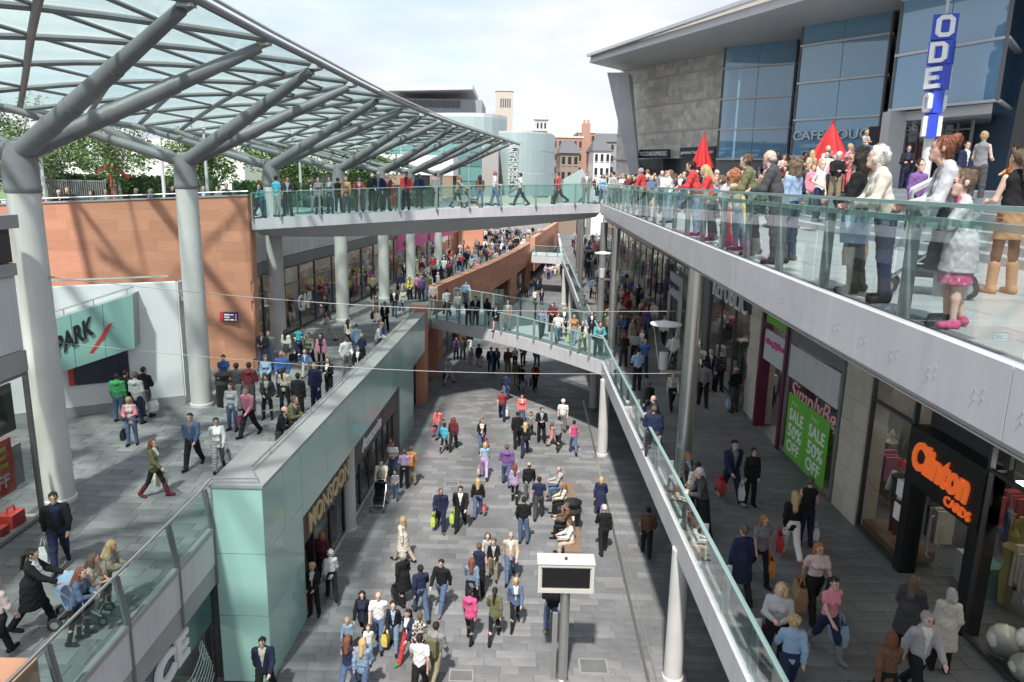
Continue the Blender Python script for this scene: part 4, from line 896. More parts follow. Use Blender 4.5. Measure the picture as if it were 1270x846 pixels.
inn = MB(); inn.slab(b1l+Vector((3,7)), b3r+Vector((6,9)), ZB, 20.5, .3); inn.build('inner_wall', mat('blue_grey_interior',(.10,.16,.24),.8,var=.3,scale=.4), od)
lettering('window_lettering', 'CAFE ROUGE', Vector((b2l.x-.02,b2l.y-.12,14.75)), (b2r.x-b2l.x,b2r.y-b2l.y,0), (0,0,1), (b2r-b2l).length*.98, .42, mat('pale_sign',(.6,.66,.66),.5), od, bold=.005)
lettering('window_lettering', 'CAFE', Vector((b1l.x+1.6,b1l.y-.62,15.2)), (b1r.x-b1l.x,b1r.y-b1l.y,0), (0,0,1), 1.5, .4, mat('dull_sign',(.25,.25,.3),.5), od, bold=0)
lettering('window_lettering', 'ROUGE', Vector((b1l.x+1.6,b1l.y-.62,14.65)), (b1r.x-b1l.x,b1r.y-b1l.y,0), (0,0,1), 1.7, .4, mat('dull_sign',(.25,.25,.3),.5), od, bold=0)
MB().box(19,33,PZ,50,60,21.5).build('rear_mass', DARK, od); MB().box(b3r.x+2.2,b3r.y+1,PZ,50,33,21.5).build('rear_mass', mat('blue_grey_interior'), od)
# entrance under the third bay
MB().box(b3l.x-.1,b3l.y-.3,ZB,b3l.x+.55,b3l.y+.35,aty(1103,137,30).z-.05).build('entrance_pillar', SOFF, od)
MB().hexa([b3l+Vector((.3,.2)), b3r+Vector((.0,.2)), b3r+Vector((3,5)), b3l+Vector((3,5))], aty(1103,137,30).z-.4, aty(1103,137,30).z-.06).build('entrance_soffit', SOFF, od)
MB().slab(b3l+Vector((1.2,4.2)), b3r+Vector((2,4.6)), ZB, aty(1103,137,30).z-.3, .1).build('entrance_wall', DARK, od)
ez = aty(1103,137,30).z
window_bay(od, b3l+Vector((1.8,2.0)), b3r+Vector((.5,2.0)), ZB, ez-.4, 0, FRAMEG, mull=5, transom=ZB+2.2)
lettering('sign_lettering', 'OUGE', Vector((b3l.x+.55,b3l.y+.9,ez-.75)), (b3r.x-b3l.x,b3r.y-b3l.y,0), (0,0,1), 1.2, .36, mat('pale_sign',(.6,.66,.66),.5), od, bold=.005)
# stone wall in courses with bands
sL, sR = v2(aty(764,205,56)), v2(aty(898,200,45.5)); dS = (sR-sL).normalized(); LS = (sR-sL).length
rng = random.Random(9); z = ZB + 1.7; r_ = 0
MB().slab(sL, sR, ZB, 21.0, .6).build('wall_core', STONE, od)
while z < 20.6:
    h = .40; t = -rng.uniform(0,1); band = r_ % 5 == 4
    if band: h = .14
    while t < LS:
        l = rng.choice((.45,.7,.95)) if not band else 2.0; a, b = max(t,0), min(t+l, LS)
        if b-a > .1:
            pr_ = rng.uniform(.02,.045) + (.06 if band else 0); n_ = Vector((dS.y,-dS.x))*pr_
            MB().slab(sL+dS*(a+.002)+n_, sL+dS*(b-.002)+n_, z+.002, z+h-.002, pr_).build('stone_block', STONEL if band else STONE, od)
        t += l
    z += h; r_ += 1
n_ = Vector((dS.y,-dS.x))
MB().slab(sL+n_*.12+dS*2.2, sR+n_*.12, ZB+.1, ZB+1.6, .1).build('dark_shopfront', WINDK, od)
MB().slab(sL+n_*.3, sR+n_*.3, ZB+1.6, ZB+1.75, .3).build('shop_canopy', SOFF, od)
for (pa_, pb_, z0_, z1_, txt) in ((aty(798,186,51.5),aty(835,186,49.5),14.2,14.75,'PIZZAEXPRESS'),(aty(849,183,48.6),aty(893,183,45.6),14.2,14.8,'gourmet burger kitchen')):
    a, b = v2(pa_), v2(pb_); o_ = n_*.0
    MB().slab(a+n_*.35, b+n_*.35, z0_, z1_, .2).build('sign_board', mat('navy_board',(.03,.035,.06),.35,var=.3,scale=2), od)
    dd = (b-a).normalized(); lettering('sign_lettering', txt, Vector((a.x+n_.x*.38+dd.x*.15, a.y+n_.y*.38+dd.y*.15, z0_+.14)), (dd.x,dd.y,0), (0,0,1), (b-a).length-.3, .27, WLET, od, bold=.01)
# roof slab, upper stone parapet, slanted pylon
rt = aty(731,78,51); rr = aty(1002,-1,31); ext = rr + (rr-rt).normalized()*22; ext.z = rr.z
MB().add([rt, rr, ext, ext+Vector((18,8,1.2)), rr+Vector((18,16,1.2)), rt+Vector((10,16,.6)), rt+Vector((.1,0,.42)), rr+Vector((.1,0,.42)), ext+Vector((.1,0,.42)), ext+Vector((18,8,1.8)), rr+Vector((18,16,1.8)), rt+Vector((10,16,1.1))],
  [[5,4,1,0],[4,3,2,1],[6,7,10,11],[7,8,9,10],[0,1,7,6],[1,2,8,7],[5,0,6,11],[3,4,10,9],[2,3,9,8],[4,5,11,10]]).build('roof_slab', SOFF, od)
MB().bar(rt+Vector((-.05,0,.44)), ext+Vector((-.05,0,.44)), .35, .16).build('roof_edge', STEELL, od)
pl0, pr0 = aty(800,55,55), aty(960,5,40)
for k in range(9):
    a, b = pl0.lerp(pr0, k/8), pl0.lerp(pr0, (k+1)/8); MB().slab(a, b, 20.6, a.z+.6, .5).build('parapet_panel', STONEL, od)
tp, bt = aty(753,90,50.5), aty(788,205,50.5); tp2 = aty(779,90,50.5)
MB().add([tp, tp2, bt+Vector((.3,0,-.6)), bt+Vector((-.35,0,-.6)), tp+Vector((.6,2,0)), tp2+Vector((.6,2,0)), bt+Vector((.5,.8,-.6)), bt+Vector((-.2,.8,-.6))], [[3,2,1,0],[4,5,6,7],[0,1,5,4],[1,2,6,5],[2,3,7,6],[3,0,4,7]]).build('slanted_pylon', FASC, od)
# ODEON mast
mp_ = aty(1147,215,26.5); SGX, SGY = mp_.x, mp_.y
ms = thing('cinema_sign_mast', (SGX,SGY,PZ), 'white mast carrying a tall blue sign with white letters', 'sign')
MB().tube((SGX,SGY,PZ),(SGX,SGY,14.5),.17,n=16).build('mast', WHITEP, ms, smooth=True)
zt = [aty(1150,y,26.5).z for y in (172,142,113,81,50,17)]
def block_letter(ch):
    c, t = .26, .27
    if ch in 'OD':
        k = c if ch == 'O' else .02; o = [(k,0),(1-c,0),(1,c*.7),(1,1-c*.7),(1-c,1),(k,1),(0,1-k*.7),(0,k*.7)]; kk = .08 if ch == 'O' else .01
        i_ = [(t+kk,t*.72),(1-t-.08,t*.72),(1-t,t*.9),(1-t,1-t*.9),(1-t-.08,1-t*.72),(t+kk,1-t*.72),(t,1-t*.9),(t,t*.9)]
        return [[o[q],o[(q+1)%8],i_[(q+1)%8],i_[q]] for q in range(8)]
    if ch == 'E': return [[(0,0),(t,0),(t,1),(0,1)],[(t,0),(1,0),(1,.2),(t,.2)],[(t,.4),(.85,.4),(.85,.6),(t,.6)],[(t,.8),(1,.8),(1,1),(t,1)]]
    return [[(0,0),(t,0),(t,1),(0,1)],[(1-t,0),(1,0),(1,1),(1-t,1)],[(t,1),(t,.62),(1-t,0),(1-t,.38)]]
for k, ch in enumerate('NOEDO'):
    z0, z1 = zt[k], zt[k+1]; a = R_((-112,-100,-70,-48,-24)[k]); hw, hd = .37, .15; hh = (z1-z0)
    ux, uy = Vector((math.cos(a), math.sin(a), 0)), Vector((-math.sin(a), math.cos(a), 0)); c = Vector((SGX,SGY,(z0+z1)/2))
    bx_ = MB().obox(c, ux*hw, uy*hd, Vector((0,0,hh/2-.02))).build('letter_box', BLUE, ms)
    for sgn in (-1, 1):
        lm = MB()
        for q in block_letter(ch):
            f_ = [c + ux*((x-.5)*hw*1.5)*(-sgn) + uy*sgn*hd + Vector((0,0,(y-.5)*hh*.82)) for x, y in q]; b_ = [v+uy*sgn*.14 for v in f_]; n_ = len(q)
            lm.add(f_+b_, [list(range(n_)), [n_+i for i in range(n_)][::-1]] + [[i,(i+1)%n_,n_+(i+1)%n_,n_+i] for i in range(n_)])
        lm.build('letter', WLET, bx_)
MB().lathe((SGX,SGY,zt[5]), [(.05,-.1),(.05,.4),(.14,.45),(.14,.5),(.04,.6),(.03,.9),(.09,.95),(.02,1.2)], 12).build('finial', WHITEP, ms, smooth=True)
# parasols
def parasol(p, top, h, r, lab, closed=True):
    t = thing('parasol', p, lab, 'parasol'); c = Vector(p)
    MB().tube(c, c+Vector((0,0,top)), .03, n=8).build('pole', STEELL, t)
    n = 32; mb = MB(); prof = [(.02,top),(r*.28,top-h*.30),(r*.62,top-h*.66),(r,top-h)]; rg_ = random.Random(int(h*100)); fd = [rg_.uniform(.62,.8) if k % 4 in (1,2) else (1 if k % 4 == 0 else .9)*rg_.uniform(.93,1.03) for k in range(32)]
    vs = []; 
    for rr_, zz_ in prof:
        for k in range(n): 
            f = 1-(1-fd[k])*(rr_/r)**.7; a = 2*math.pi*k/n; vs.append((c.x+rr_*f*math.cos(a), c.y+rr_*f*math.sin(a), c.z+zz_+(.12*(1-fd[k]) if rr_ == r else 0)))
    mb.add(vs, [[i*n+k, (i+1)*n+k, (i+1)*n+(k+1) % n, i*n+(k+1) % n] for i in range(3) for k in range(n)]); mb.build('canopy', RED, t)
    MB().lathe(c+Vector((0,0,top)), [(.05,-.02),(.05,.05),(.01,.12)], 8).build('finial', RED, t)
p = aty(871,200,40); parasol((p.x,p.y,PZ), 2.6, 1.75, .68, 'small folded red parasol among the crowd before the stone wall')
p = aty(1028,200,31); parasol((p.x,p.y,PZ), 2.55, 1.7, 1.08, 'large half open red parasol before the blue glass bays')
bp = aty(1262,190,20); t = thing('banner', (bp.x,bp.y,PZ), 'tall black sail banner with white script beside the cinema', 'banner')
mb = MB(); q = [aty(1268,102,20), aty(1246,215,20), aty(1300,240,20), aty(1310,102,20)]
mb.add(q+[v+Vector((.02,.05,0)) for v in q], [[0,1,2,3],[7,6,5,4],[0,4,5,1],[1,5,6,2],[2,6,7,3],[3,7,4,0]]); mb.build('cloth', BLACK, t)
MB().tube(aty(1262,260,20.2), aty(1272,95,20.2), .03, n=8).build('pole', STEELL, t)
# stair handrails (white)
for (px0, py0, px1, py1, Y0_, Y1_, lab) in ((1132,236,1178,213,15,17.5,'white sloping handrail on the steps behind the leaning women'), (985,228,1036,205,26,28.5,'white sloping handrail beside the child in white'), (915,243,960,218,30,33,'white sloping handrail half hidden in the crowd')):
    a, b = aty(px0,py0,Y0_), aty(px1,py1,Y1_); t = thing('handrail', (a.x,a.y,U0+.2), lab, 'handrail', 'handrails on the steps')
    MB().bar(a, b, .10, .09).build('rail', WHITEP, t)
    for s in (0,.5,1): c = a.lerp(b, s); MB().bar((c.x,c.y,U0+.15+s*.7),(c.x,c.y,c.z),.05,.05).build('baluster', STEELL, t)
# ================================================================ park terrace at the upper left
pk = MB().hexa([(-70,29.5),(-25,OWY(-25)+.6),(-11.4,OWY(-11.4)+.6)]+[(x-.1,y) for x,y in SHL]+[(-70,90)], UL-.9, UL).build('park_terrace', PAVEU); tag(pk, 'upper park terrace behind the sandstone wall', 'terrace', kind='structure')
lawn = MB().hexa([(-70,40),(-15,52),(-12,86),(-70,89)], UL, UL+.05).build('lawn', LEAF); tag(lawn, 'strip of park lawn behind the hedges', 'lawn', kind='structure')
def leaf_cloud(mb, c, rad, n, size, rng, flat=1.0, inner=.25):
    for _ in range(n):
        d = Vector((rng.gauss(0,1), rng.gauss(0,1), rng.gauss(0,1))).normalized()*(inner+(1-inner)*rng.random()**.5)
        p = Vector(c) + Vector((d.x*rad[0], d.y*rad[1], d.z*rad[2])); s = size*rng.uniform(.6,1.4)
        a = Vector((rng.gauss(0,1), rng.gauss(0,1), rng.gauss(0,.6)*flat)).normalized(); b = a.cross(Vector((rng.gauss(0,1), rng.gauss(0,1), rng.gauss(0,1)))).normalized()
        mb.add([p-a*s, p-b*s*.45, p+a*s, p+b*s*.45], [[0,1,2,3]])
def tree(x, y, z, h, r, seed, lab, leafm=LEAF, birch=True, n=2200, size=.13):
    rng = random.Random(seed); t = thing('park_tree', (x,y,z), lab, 'tree', 'trees in the park behind the terrace')
    tr = MB(); stems = 3 if birch else 1; tips = []
    for s in range(stems):
        a = rng.uniform(0,6.28); b0 = Vector((x+.25*math.cos(a)*(stems > 1), y+.25*math.sin(a)*(stems > 1), z)); tip = Vector((x+r*.4*math.cos(a), y+r*.4*math.sin(a), z+h*rng.uniform(.78,.95)))
        pts = [b0.lerp(tip, k/5)+Vector((rng.uniform(-.12,.12),rng.uniform(-.12,.12),0))*(k > 0) for k in range(6)]
        tr.path(pts, [.11*(1-.8*k/5)*(1.5 if not birch else 1) for k in range(6)], 7); tips += pts[2:]
        for k in range(7):
            p = pts[rng.randint(2,4)]; aa = rng.uniform(0,6.28); e = p + Vector((math.cos(aa)*r*.7, math.sin(aa)*r*.7, rng.uniform(.2,1.2))); tr.path([p, p.lerp(e,.5)+Vector((0,0,.2)), e], [.04,.025,.01], 5); tips.append(e)
    tr.build('trunk', BARK, t, smooth=True)
    cr_ = MB()
    for p in tips:
        for _ in range(2): leaf_cloud(cr_, p+Vector((rng.uniform(-.5,.5),rng.uniform(-.5,.5),rng.uniform(-.3,.4))), (r*.34*rng.uniform(.6,1.2),)*2+(r*.3*rng.uniform(.6,1.2),), max(8, n//(2*len(tips))), size, rng)
    cr_.build('crown', leafm, t)
for (px, Y, base, top, r, lab) in ((18,36,232,120,2.7,'dense leafy tree at the corner behind the first canopy column'),(60,42,232,158,2.2,'rounded green tree beside the white department store wall'),(150,43,235,160,2.6,'pale stemmed birch before the white wall with vertical lettering'),(262,52,225,172,2.1,'slim young tree behind the second canopy column'),(345,58,225,176,2.4,'leafy tree showing above the upper bridge hedge'),(452,64,228,196,2.2,'small tree beside the brown store front')):
    b = aty(px, base, Y); tp_ = aty(px, top, Y); tree(b.x, Y, UL, tp_.z-UL, r*Y/45, int(px), lab, n=4600, size=.10 if Y < 50 else .13)
def hedge(a, b, z, h, w, lab, seed):
    t = thing('hedge', ((a[0]+b[0])/2,(a[1]+b[1])/2,z), lab, 'hedge', 'clipped hedges along the park'); rng = random.Random(seed); a, b = Vector(a), Vector(b); L = (b-a).length
    mb = MB(); d = (b-a).normalized(); n = Vector((-d.y,d.x))
    for k in range(int(L*170)):
        s = rng.uniform(0,L); e = rng.random(); 
        if e < .6: off, zz = rng.uniform(-.1,.05), rng.uniform(0,h)
        else: off, zz = rng.uniform(0,w), h+rng.uniform(-.06,.06)
        p = a+d*s+n*off; sz = rng.uniform(.05,.12); u = Vector((rng.gauss(0,1),rng.gauss(0,1),rng.gauss(0,1))).normalized(); v = u.cross(Vector((rng.gauss(0,1),rng.gauss(0,1),rng.gauss(0,1)))).normalized()
        mb.add([Vector((p.x,p.y,z+zz))+u*sz, Vector((p.x,p.y,z+zz))+v*sz*.6, Vector((p.x,p.y,z+zz))-u*sz, Vector((p.x,p.y,z+zz))-v*sz*.6], [[0,1,2,3]])
    mb.build('leaves', LEAFD, t); MB().slab(a+n*.08, b+n*.08, z, z+h-.05, w-.1).build('inner_growth', LEAFD, t)
hedge((-27,43.5),(-17.5,43.5),UL,1.75,.9,'long clipped hedge behind the seated spectators on the park terrace',1)
hedge((-17.2,46),(-9.8,50),UL,1.55,.9,'clipped hedge seen above the left part of the upper bridge',2)
hedge((-9.4,51),(-5.5,55),UL,1.4,.9,'short clipped hedge in front of the brown store front',3)
fn = thing('park_railing', (-30,40,UL), 'grey metal railing with close upright bars beside the hedge', 'railing')
f0, f1 = aty(45,245,38), aty(132,245,38)
for k in range(34):
    c = f0.lerp(f1, k/33); MB().bar((c.x,c.y,UL),(c.x,c.y,12.15),.05,.03).build('bar', STEEL, fn)
for z in (UL+.3, 12.1): MB().bar((f0.x,f0.y,z),(f1.x,f1.y,z),.05,.06).build('rail', STEEL, fn)
for (px, Y, top, lab) in ((54,36,205,'short white post by the grey railing'),(203,40,195,'slim white lamp mast left of the second canopy column'),(257,42,190,'slim white lamp mast right of the second canopy column'),(373,48,205,'thin white lamp mast above the bridge hedge')):
    b = aty(px, 230, Y); t = thing('lamp_mast', (b.x,Y,UL), lab, 'lamp', 'white lamp masts in the park'); z1 = aty(px, top, Y).z+1.2
    MB().tube((b.x,Y,UL),(b.x,Y,z1),.10,.07,n=10).build('pole', WHITEP, t, smooth=True); MB().lathe((b.x,Y,z1), [(.07,0),(.2,.05),(.2,.12),(.05,.16)], 12).build('lamp_head', WHITEP, t, smooth=True)
rd = thing('red_lifting_arm', (-24,41,UL), 'folded bright red metal arm standing among the birch stems', 'crane')
q = [aty(118,214,41), aty(136,205,41), aty(150,212,41), aty(160,221,41)]
for a, b in zip(q[:-1], q[1:]): MB().bar(a, b, .11, .11).build('arm_segment', REDP, rd)
MB().bar((q[1].x,41,UL),(q[1].x,41,q[1].z),.06,.06).build('mast', REDP, rd)
# ================================================================ background buildings
def wall_box(name, x0, y0, z0, x1, y1, z1, m, par): return MB().box(x0,y0,z0,x1,y1,z1).build(name, m, par)
db = thing('department_store', (-40,76,UL), 'white rendered store wall with black vertical letters behind the birches', 'building')
l_, r_ = aty(78,222,76), aty(302,222,76); zt_ = aty(100,150,76).z
wall_box('wall', l_.x, 76, UL, aty(118,222,76).x, 84, zt_, RENDW, db); wall_box('wall', aty(118,222,76).x+.05, 76.4, UL, r_.x, 84, aty(200,172,76).z, RENDW, db)
vl = aty(106,216,75.8); lettering('sign_lettering', 'DEBENHAMS', Vector((vl.x-.45, 75.9, zt_-.3)), (0,0,-1), (1,0,0), zt_-12.9, .85, BLACK, db, bold=.01)
bs = thing('store_wing', (-18,84,UL), 'low store wing with brown panels beneath a white upper band', 'building')
x0, x1 = aty(298,222,82).x, aty(562,222,82).x
wall_box('upper_wall', x0, 82, 12.9, x1, 92, 15.0, RENDW, bs)
for k in range(9):
    a, b = x0+(x1-x0)*k/9, x0+(x1-x0)*(k+1)/9
    if k % 4 == 3: wall_box('window', a+.1, 82.1, UL, b-.1, 82.3, 12.88, WINDK, bs)
    else: wall_box('brown_panel', a+.03, 82.05, UL, b-.03, 82.3, 12.88, mat('brown_panel',(.30,.21,.15),.7,var=.1), bs)
xw = aty(425,216,81.9).x; lettering('sign_lettering', 'DEBENHAMS', (xw, 81.95, 12.4), (1,0,0), (0,0,1), 4.6, .5, BLACK, bs, bold=.0)
# curved teal store
def curved_wall(pts, z0, z1, m, nm, par, t=.4, step=2.0):
    P = smooth_poly([(x,y,0) for x,y in pts], 4)
    for a, b in zip(P[:-1], P[1:]): MB().slab(a, b, z0, z1, t).build(nm, m, par)
tb_ = thing('teal_store', (2,100,UL), 'curved pale teal panelled store with vertical white lettering', 'building')
pq = lambda px, Y: (aty(px,200,Y).x, Y)
ctop = aty(640,165,96).z
cw = [pq(618,97), pq(640,95), pq(665,96.5), pq(682,100), pq(688,107)]
for z0, z1 in ((UL,13.4),(13.44,16.2),(16.24,ctop)): curved_wall(cw, z0, z1, TEALD, 'cladding_panel', tb_)
curved_wall(cw, ctop, ctop+.25, WHITEP, 'coping', tb_, .6)
lx = aty(635,200,94).x; lettering('sign_lettering', 'DEBENHAMS', (lx+.75, 94.6, 12.0), (0,0,1), (-1,0,0), aty(640,178,94.6).z-12.0, 1.2, mat('grey_letters',(.52,.56,.56),.5), tb_, bold=.01)
up = [pq(470,110), pq(540,108), pq(600,107), pq(628,112)]
zu0, zu1 = aty(600,215,107).z, aty(600,145,107).z
for z0, z1 in ((UL, 14.5),(14.55,17.6),(17.65,zu1)): curved_wall(up, z0, z1, TEALD, 'cladding_panel', tb_)
curved_wall(up, zu1, zu1+.5, WHITEP, 'coping', tb_, .8)
a, b = aty(488,125,112), aty(570,125,112)
wall_box('plant_room', a.x, 112, zu1-.5, aty(598,125,112).x, 125, aty(590,124,112).z, ROOFM, tb_)
MB().add([(a.x-3,110,aty(488,112,112).z-.4),(b.x+2,110,aty(540,112,112).z),(b.x+2,126,aty(540,112,112).z),(a.x-3,126,aty(488,112,112).z-.4),(a.x-3,110,aty(488,112,112).z+.3),(b.x+2,110,aty(540,110,112).z+.5),(b.x+2,126,aty(540,110,112).z+.5),(a.x-3,126,aty(488,112,112).z+.3)], [[3,2,1,0],[4,5,6,7],[0,1,5,4],[1,2,6,5],[2,3,7,6],[3,0,4,7]]).build('flat_roof', WHITEP, tb_)
for k in range(14): wall_box('clerestory_window', a.x+k*.7, 111.9, aty(520,133,112).z, a.x+k*.7+.6, 111.98, aty(520,124,112).z, WINDK, tb_)
# glazed corner under the canopy tip
gz = thing('glazed_store_corner', (-4,90,UL), 'teal glazed store corner with grid of panes below the canopy tip', 'building')
ga, gb = Vector(pq(480,90)), Vector(pq(598,90))
for k in range(7):
    for r in range(4):
        a, b = ga.lerp(gb,k/7), ga.lerp(gb,(k+1)/7); MB().slab(a+Vector((.06,0)), b-Vector((.06,0)), UL+r*1.7+.05, UL+(r+1)*1.7-.05, .1).build('pane', mat('teal_pane',(.12,.26,.25),.12,spec=.8,rnd=.2), gz)
MB().slab(ga+Vector((0,.12)), gb+Vector((0,.12)), UL, UL+7, .3).build('frame', TEALD, gz)
MB().box(gb.x+.1,90,UL,pq(618,90)[0],97,UL+5.6).build('grey_wall', mat('grey_brown_wall',(.36,.34,.33),.7), gz)
# towers and old town
st = thing('stone_ventilation_tower', (0,260,0), 'tall plain pale stone tower rising behind the teal store', 'tower')
a, b = aty(614,170,260), aty(635,170,260); z1 = aty(625,113,260).z
wall_box('shaft', a.x, 260, 8, b.x, 266, z1, STONEL, st); wall_box('cap', a.x-.2, 259.8, z1, b.x+.2, 266.2, z1+.6, mat('pale_cap',(.55,.57,.55),.7), st)
for k in range(5): wall_box('louvre', a.x+1.6+k*.75, 259.9, z1-5.2, a.x+2.05+k*.75, 259.98, z1-2.4, SLATE, st)
ct = thing('domed_clock_tower', (10,240,0), 'white baroque tower with arched belfry and pale dome', 'tower')
c = aty(671,165,240); sc_ = 240/915
CR = mat('white_stone',(.62,.60,.55),.8)
wall_box('shaft', c.x-2.4, 238, 8, c.x+2.4, 242, aty(671,163,240).z, CR, ct); wall_box('ledge', c.x-2.9, 237.5, aty(671,163,240).z, c.x+2.9, 242.5, aty(671,161.5,240).z, CR, ct)
wall_box('belfry', c.x-1.9, 238, aty(671,161.5,240).z, c.x+1.9, 242, aty(671,147,240).z, CR, ct); wall_box('ledge', c.x-2.3, 237.6, aty(671,149,240).z, c.x+2.3, 242.4, aty(671,147.6,240).z, CR, ct)
for k in (-1,0,1): wall_box('belfry_opening', c.x+k*1.15-.3, 237.95, aty(671,160,240).z, c.x+k*1.15+.3, 237.99, aty(671,153,240).z, WINDK, ct)
MB().lathe((c.x,240,aty(671,147,240).z), [(1.9,0),(1.95,.8),(1.7,1.8),(1.1,2.6),(.3,3.0),(.25,3.6),(.05,4.2)], 16).build('dome', RENDW, ct, smooth=True)
ob = thing('old_stone_building', (20,190,0), 'cream stone building with ornate gables behind the brick offices', 'building')
a, b = aty(676,200,190), aty(706,200,190); z1 = aty(690,172,190).z; wall_box('wall', a.x, 190, 5, b.x+3, 205, z1, CR, ob)
for k in range(3):
    xx = a.x+.8+k*2.1; MB().add([(xx-1,189.9,z1),(xx+1,189.9,z1),(xx+.5,189.9,z1+1.6),(xx,189.9,z1+2.3),(xx-.5,189.9,z1+1.6),(xx-1,191,z1),(xx+1,191,z1),(xx+.5,191,z1+1.6),(xx,191,z1+2.3),(xx-.5,191,z1+1.6)], [[0,1,2,3,4],[9,8,7,6,5],[0,5,6,1],[1,6,7,2],[2,7,8,3],[3,8,9,4],[4,9,5,0]]).build('gable', CR, ob)
for k in range(5):
    for r in range(3): wall_box('window', a.x+.5+k*1.5, 189.9, z1-2.2-r*2.6, a.x+1.2+k*1.5, 189.97, z1-.7-r*2.6, WINDK, ob)
def brick_house(px0, px1, ptop, Y, lab, m=BRICK, roof=None, seed=0, rows=3, cols=4):
    a, b = aty(px0,200,Y), aty(px1,200,Y); z1 = aty((px0+px1)/2, ptop, Y).z; t = thing('town_building', (a.x,Y,0), lab, 'building', 'old town buildings beyond the bridge')
    wall_box('wall', a.x, Y, 2, b.x, Y+14, z1, m, t)
    if roof: MB().add([(a.x-.3,Y-.3,z1),(b.x+.3,Y-.3,z1),(b.x+.3,Y+14,z1),(a.x-.3,Y+14,z1),(a.x+.5,Y+6,z1+2.2),(b.x-.5,Y+6,z1+2.2)], [[0,1,5,4],[2,3,4,5],[1,2,5],[3,0,4],[3,2,1,0]]).build('roof', roof, t)
    else: wall_box('parapet', a.x-.1, Y-.15, z1, b.x+.1, Y+14.1, z1+.35, CR, t)
    w = (b.x-a.x)/cols
    for r in range(rows):
        for k in range(cols):
            o = wall_box('window', a.x+w*(k+.25), Y-.06, z1-1.9-r*2.5, a.x+w*(k+.75), Y-.01, z1-.6-r*2.5, WINDK, t)
            MB().box(a.x+w*(k+.2), Y-.14, z1-2.0-r*2.5, a.x+w*(k+.8), Y-.07, z1-1.9-r*2.5).build('sill', CR, o)
brick_house(685,722,171,150,'red brick office building with rows of dark windows', rows=4, cols=6)
brick_house(716,738,165,165,'taller red brick block with chimneys beyond the footbridge', rows=4, cols=3)
brick_house(736,757,187,140,'low white town building with a grey pitched roof', m=RENDW, roof=SLATE, rows=2, cols=3)
brick_house(695,718,190,128,'small slate roofed brown building in front of the brick offices', m=mat('brown_stone',(.28,.22,.17),.8), roof=SLATE, rows=2, cols=3)
brick_house(740,770,176,175,'glassy grey town building with a sloping roof beside the cinema', m=ROOFM, roof=SLATE, rows=3, cols=4)
ch = thing('chimney_stack', (24,168,15), 'tall brick chimney stack above the brick offices', 'chimney'); c = aty(727,170,160); wall_box('stack', c.x-.8, 160, 10, c.x+.8, 162, aty(727,153,160).z, BRICK, ch)
for k in (-.4,.4): MB().lathe((c.x+k,161,aty(727,153,160).z), [(.25,0),(.2,.7),(.26,.75)], 8).build('chimney_pot', SAND, ch)
# screen of glass by the bridge end
gs = thing('glass_stair_screen', (5.6,47,U0), 'sloping teal glass screen beside the far end of the upper bridge', 'screen')
a, b = aty(698,248,46), aty(736,248,46); MB().add([(a.x,46,U0),(b.x,46,U0),(b.x,46,U0+.9),(aty(722,210,46).x,46,aty(722,209,46).z),(a.x,46,aty(700,222,46).z),(a.x,46.1,U0),(b.x,46.1,U0),(b.x,46.1,U0+.9),(aty(722,210,46).x,46.1,aty(722,209,46).z),(a.x,46.1,aty(700,222,46).z)], [[0,1,2,3,4],[9,8,7,6,5],[0,5,6,1],[1,6,7,2],[2,7,8,3],[3,8,9,4],[4,9,5,0]]).build('pane', TEALD, gs)
# ================================================================ street furniture
sc = thing('display_screen', (at(697,842,0).x, at(697,842,0).y, 0), 'black display screen in a pale metal case on a steel post', 'screen')
c = at(697,842,0); zt0, zt1 = aty(700,730,c.y).z, aty(700,696,c.y).z; hw = (aty(736,710,c.y).x-aty(667,710,c.y).x)/2; xc = aty(701.5,710,c.y).x
MB().lathe((c.x,c.y,0), [(.16,0),(.16,.03),(.125,.05),(.125,zt0)], 20).build('post', STEELL, sc, smooth=True)
MB().box(c.x-.30,c.y-.04,0,c.x-.17,c.y+.04,1.9).build('side_post', STEELL, sc)
MB().box(xc-hw, c.y-.16, zt0, xc+hw, c.y+.22, zt1).build('case', mat('case_metal',(.60,.58,.54),.4,var=.05,dirt=.1), sc)
sf = MB()
for x0, x1, z0, z1 in ((xc-hw,xc+hw,zt1-.07,zt1+.01),(xc-hw,xc+hw,zt0-.01,zt0+.09),(xc-hw,xc-hw+.07,zt0+.09,zt1-.07),(xc+hw-.07,xc+hw,zt0+.09,zt1-.07)): sf.box(x0,c.y-.20,z0,x1,c.y-.161,z1)
sf.build('bezel', mat('case_metal'), sc); MB().box(xc-hw+.10,c.y-.185,zt0+.13,xc+hw-.10,c.y-.165,zt1-.11).build('screen_glass', mat('screen_black',(.006,.006,.008),.12,spec=.7), sc)
MB().hexa([(xc-hw-.02,c.y-.22),(xc+hw+.02,c.y-.22),(xc+hw+.02,c.y+.26),(xc-hw-.02,c.y+.26)], zt1+.012, [zt1+.03,zt1+.03,zt1+.07,zt1+.07]).build('case_lid', mat('case_metal'), sc)
MB().lathe((xc,c.y,zt1+.04), [(.04,0),(.04,.06),(.015,.08)], 8).build('lid_knob', FRAME, sc)
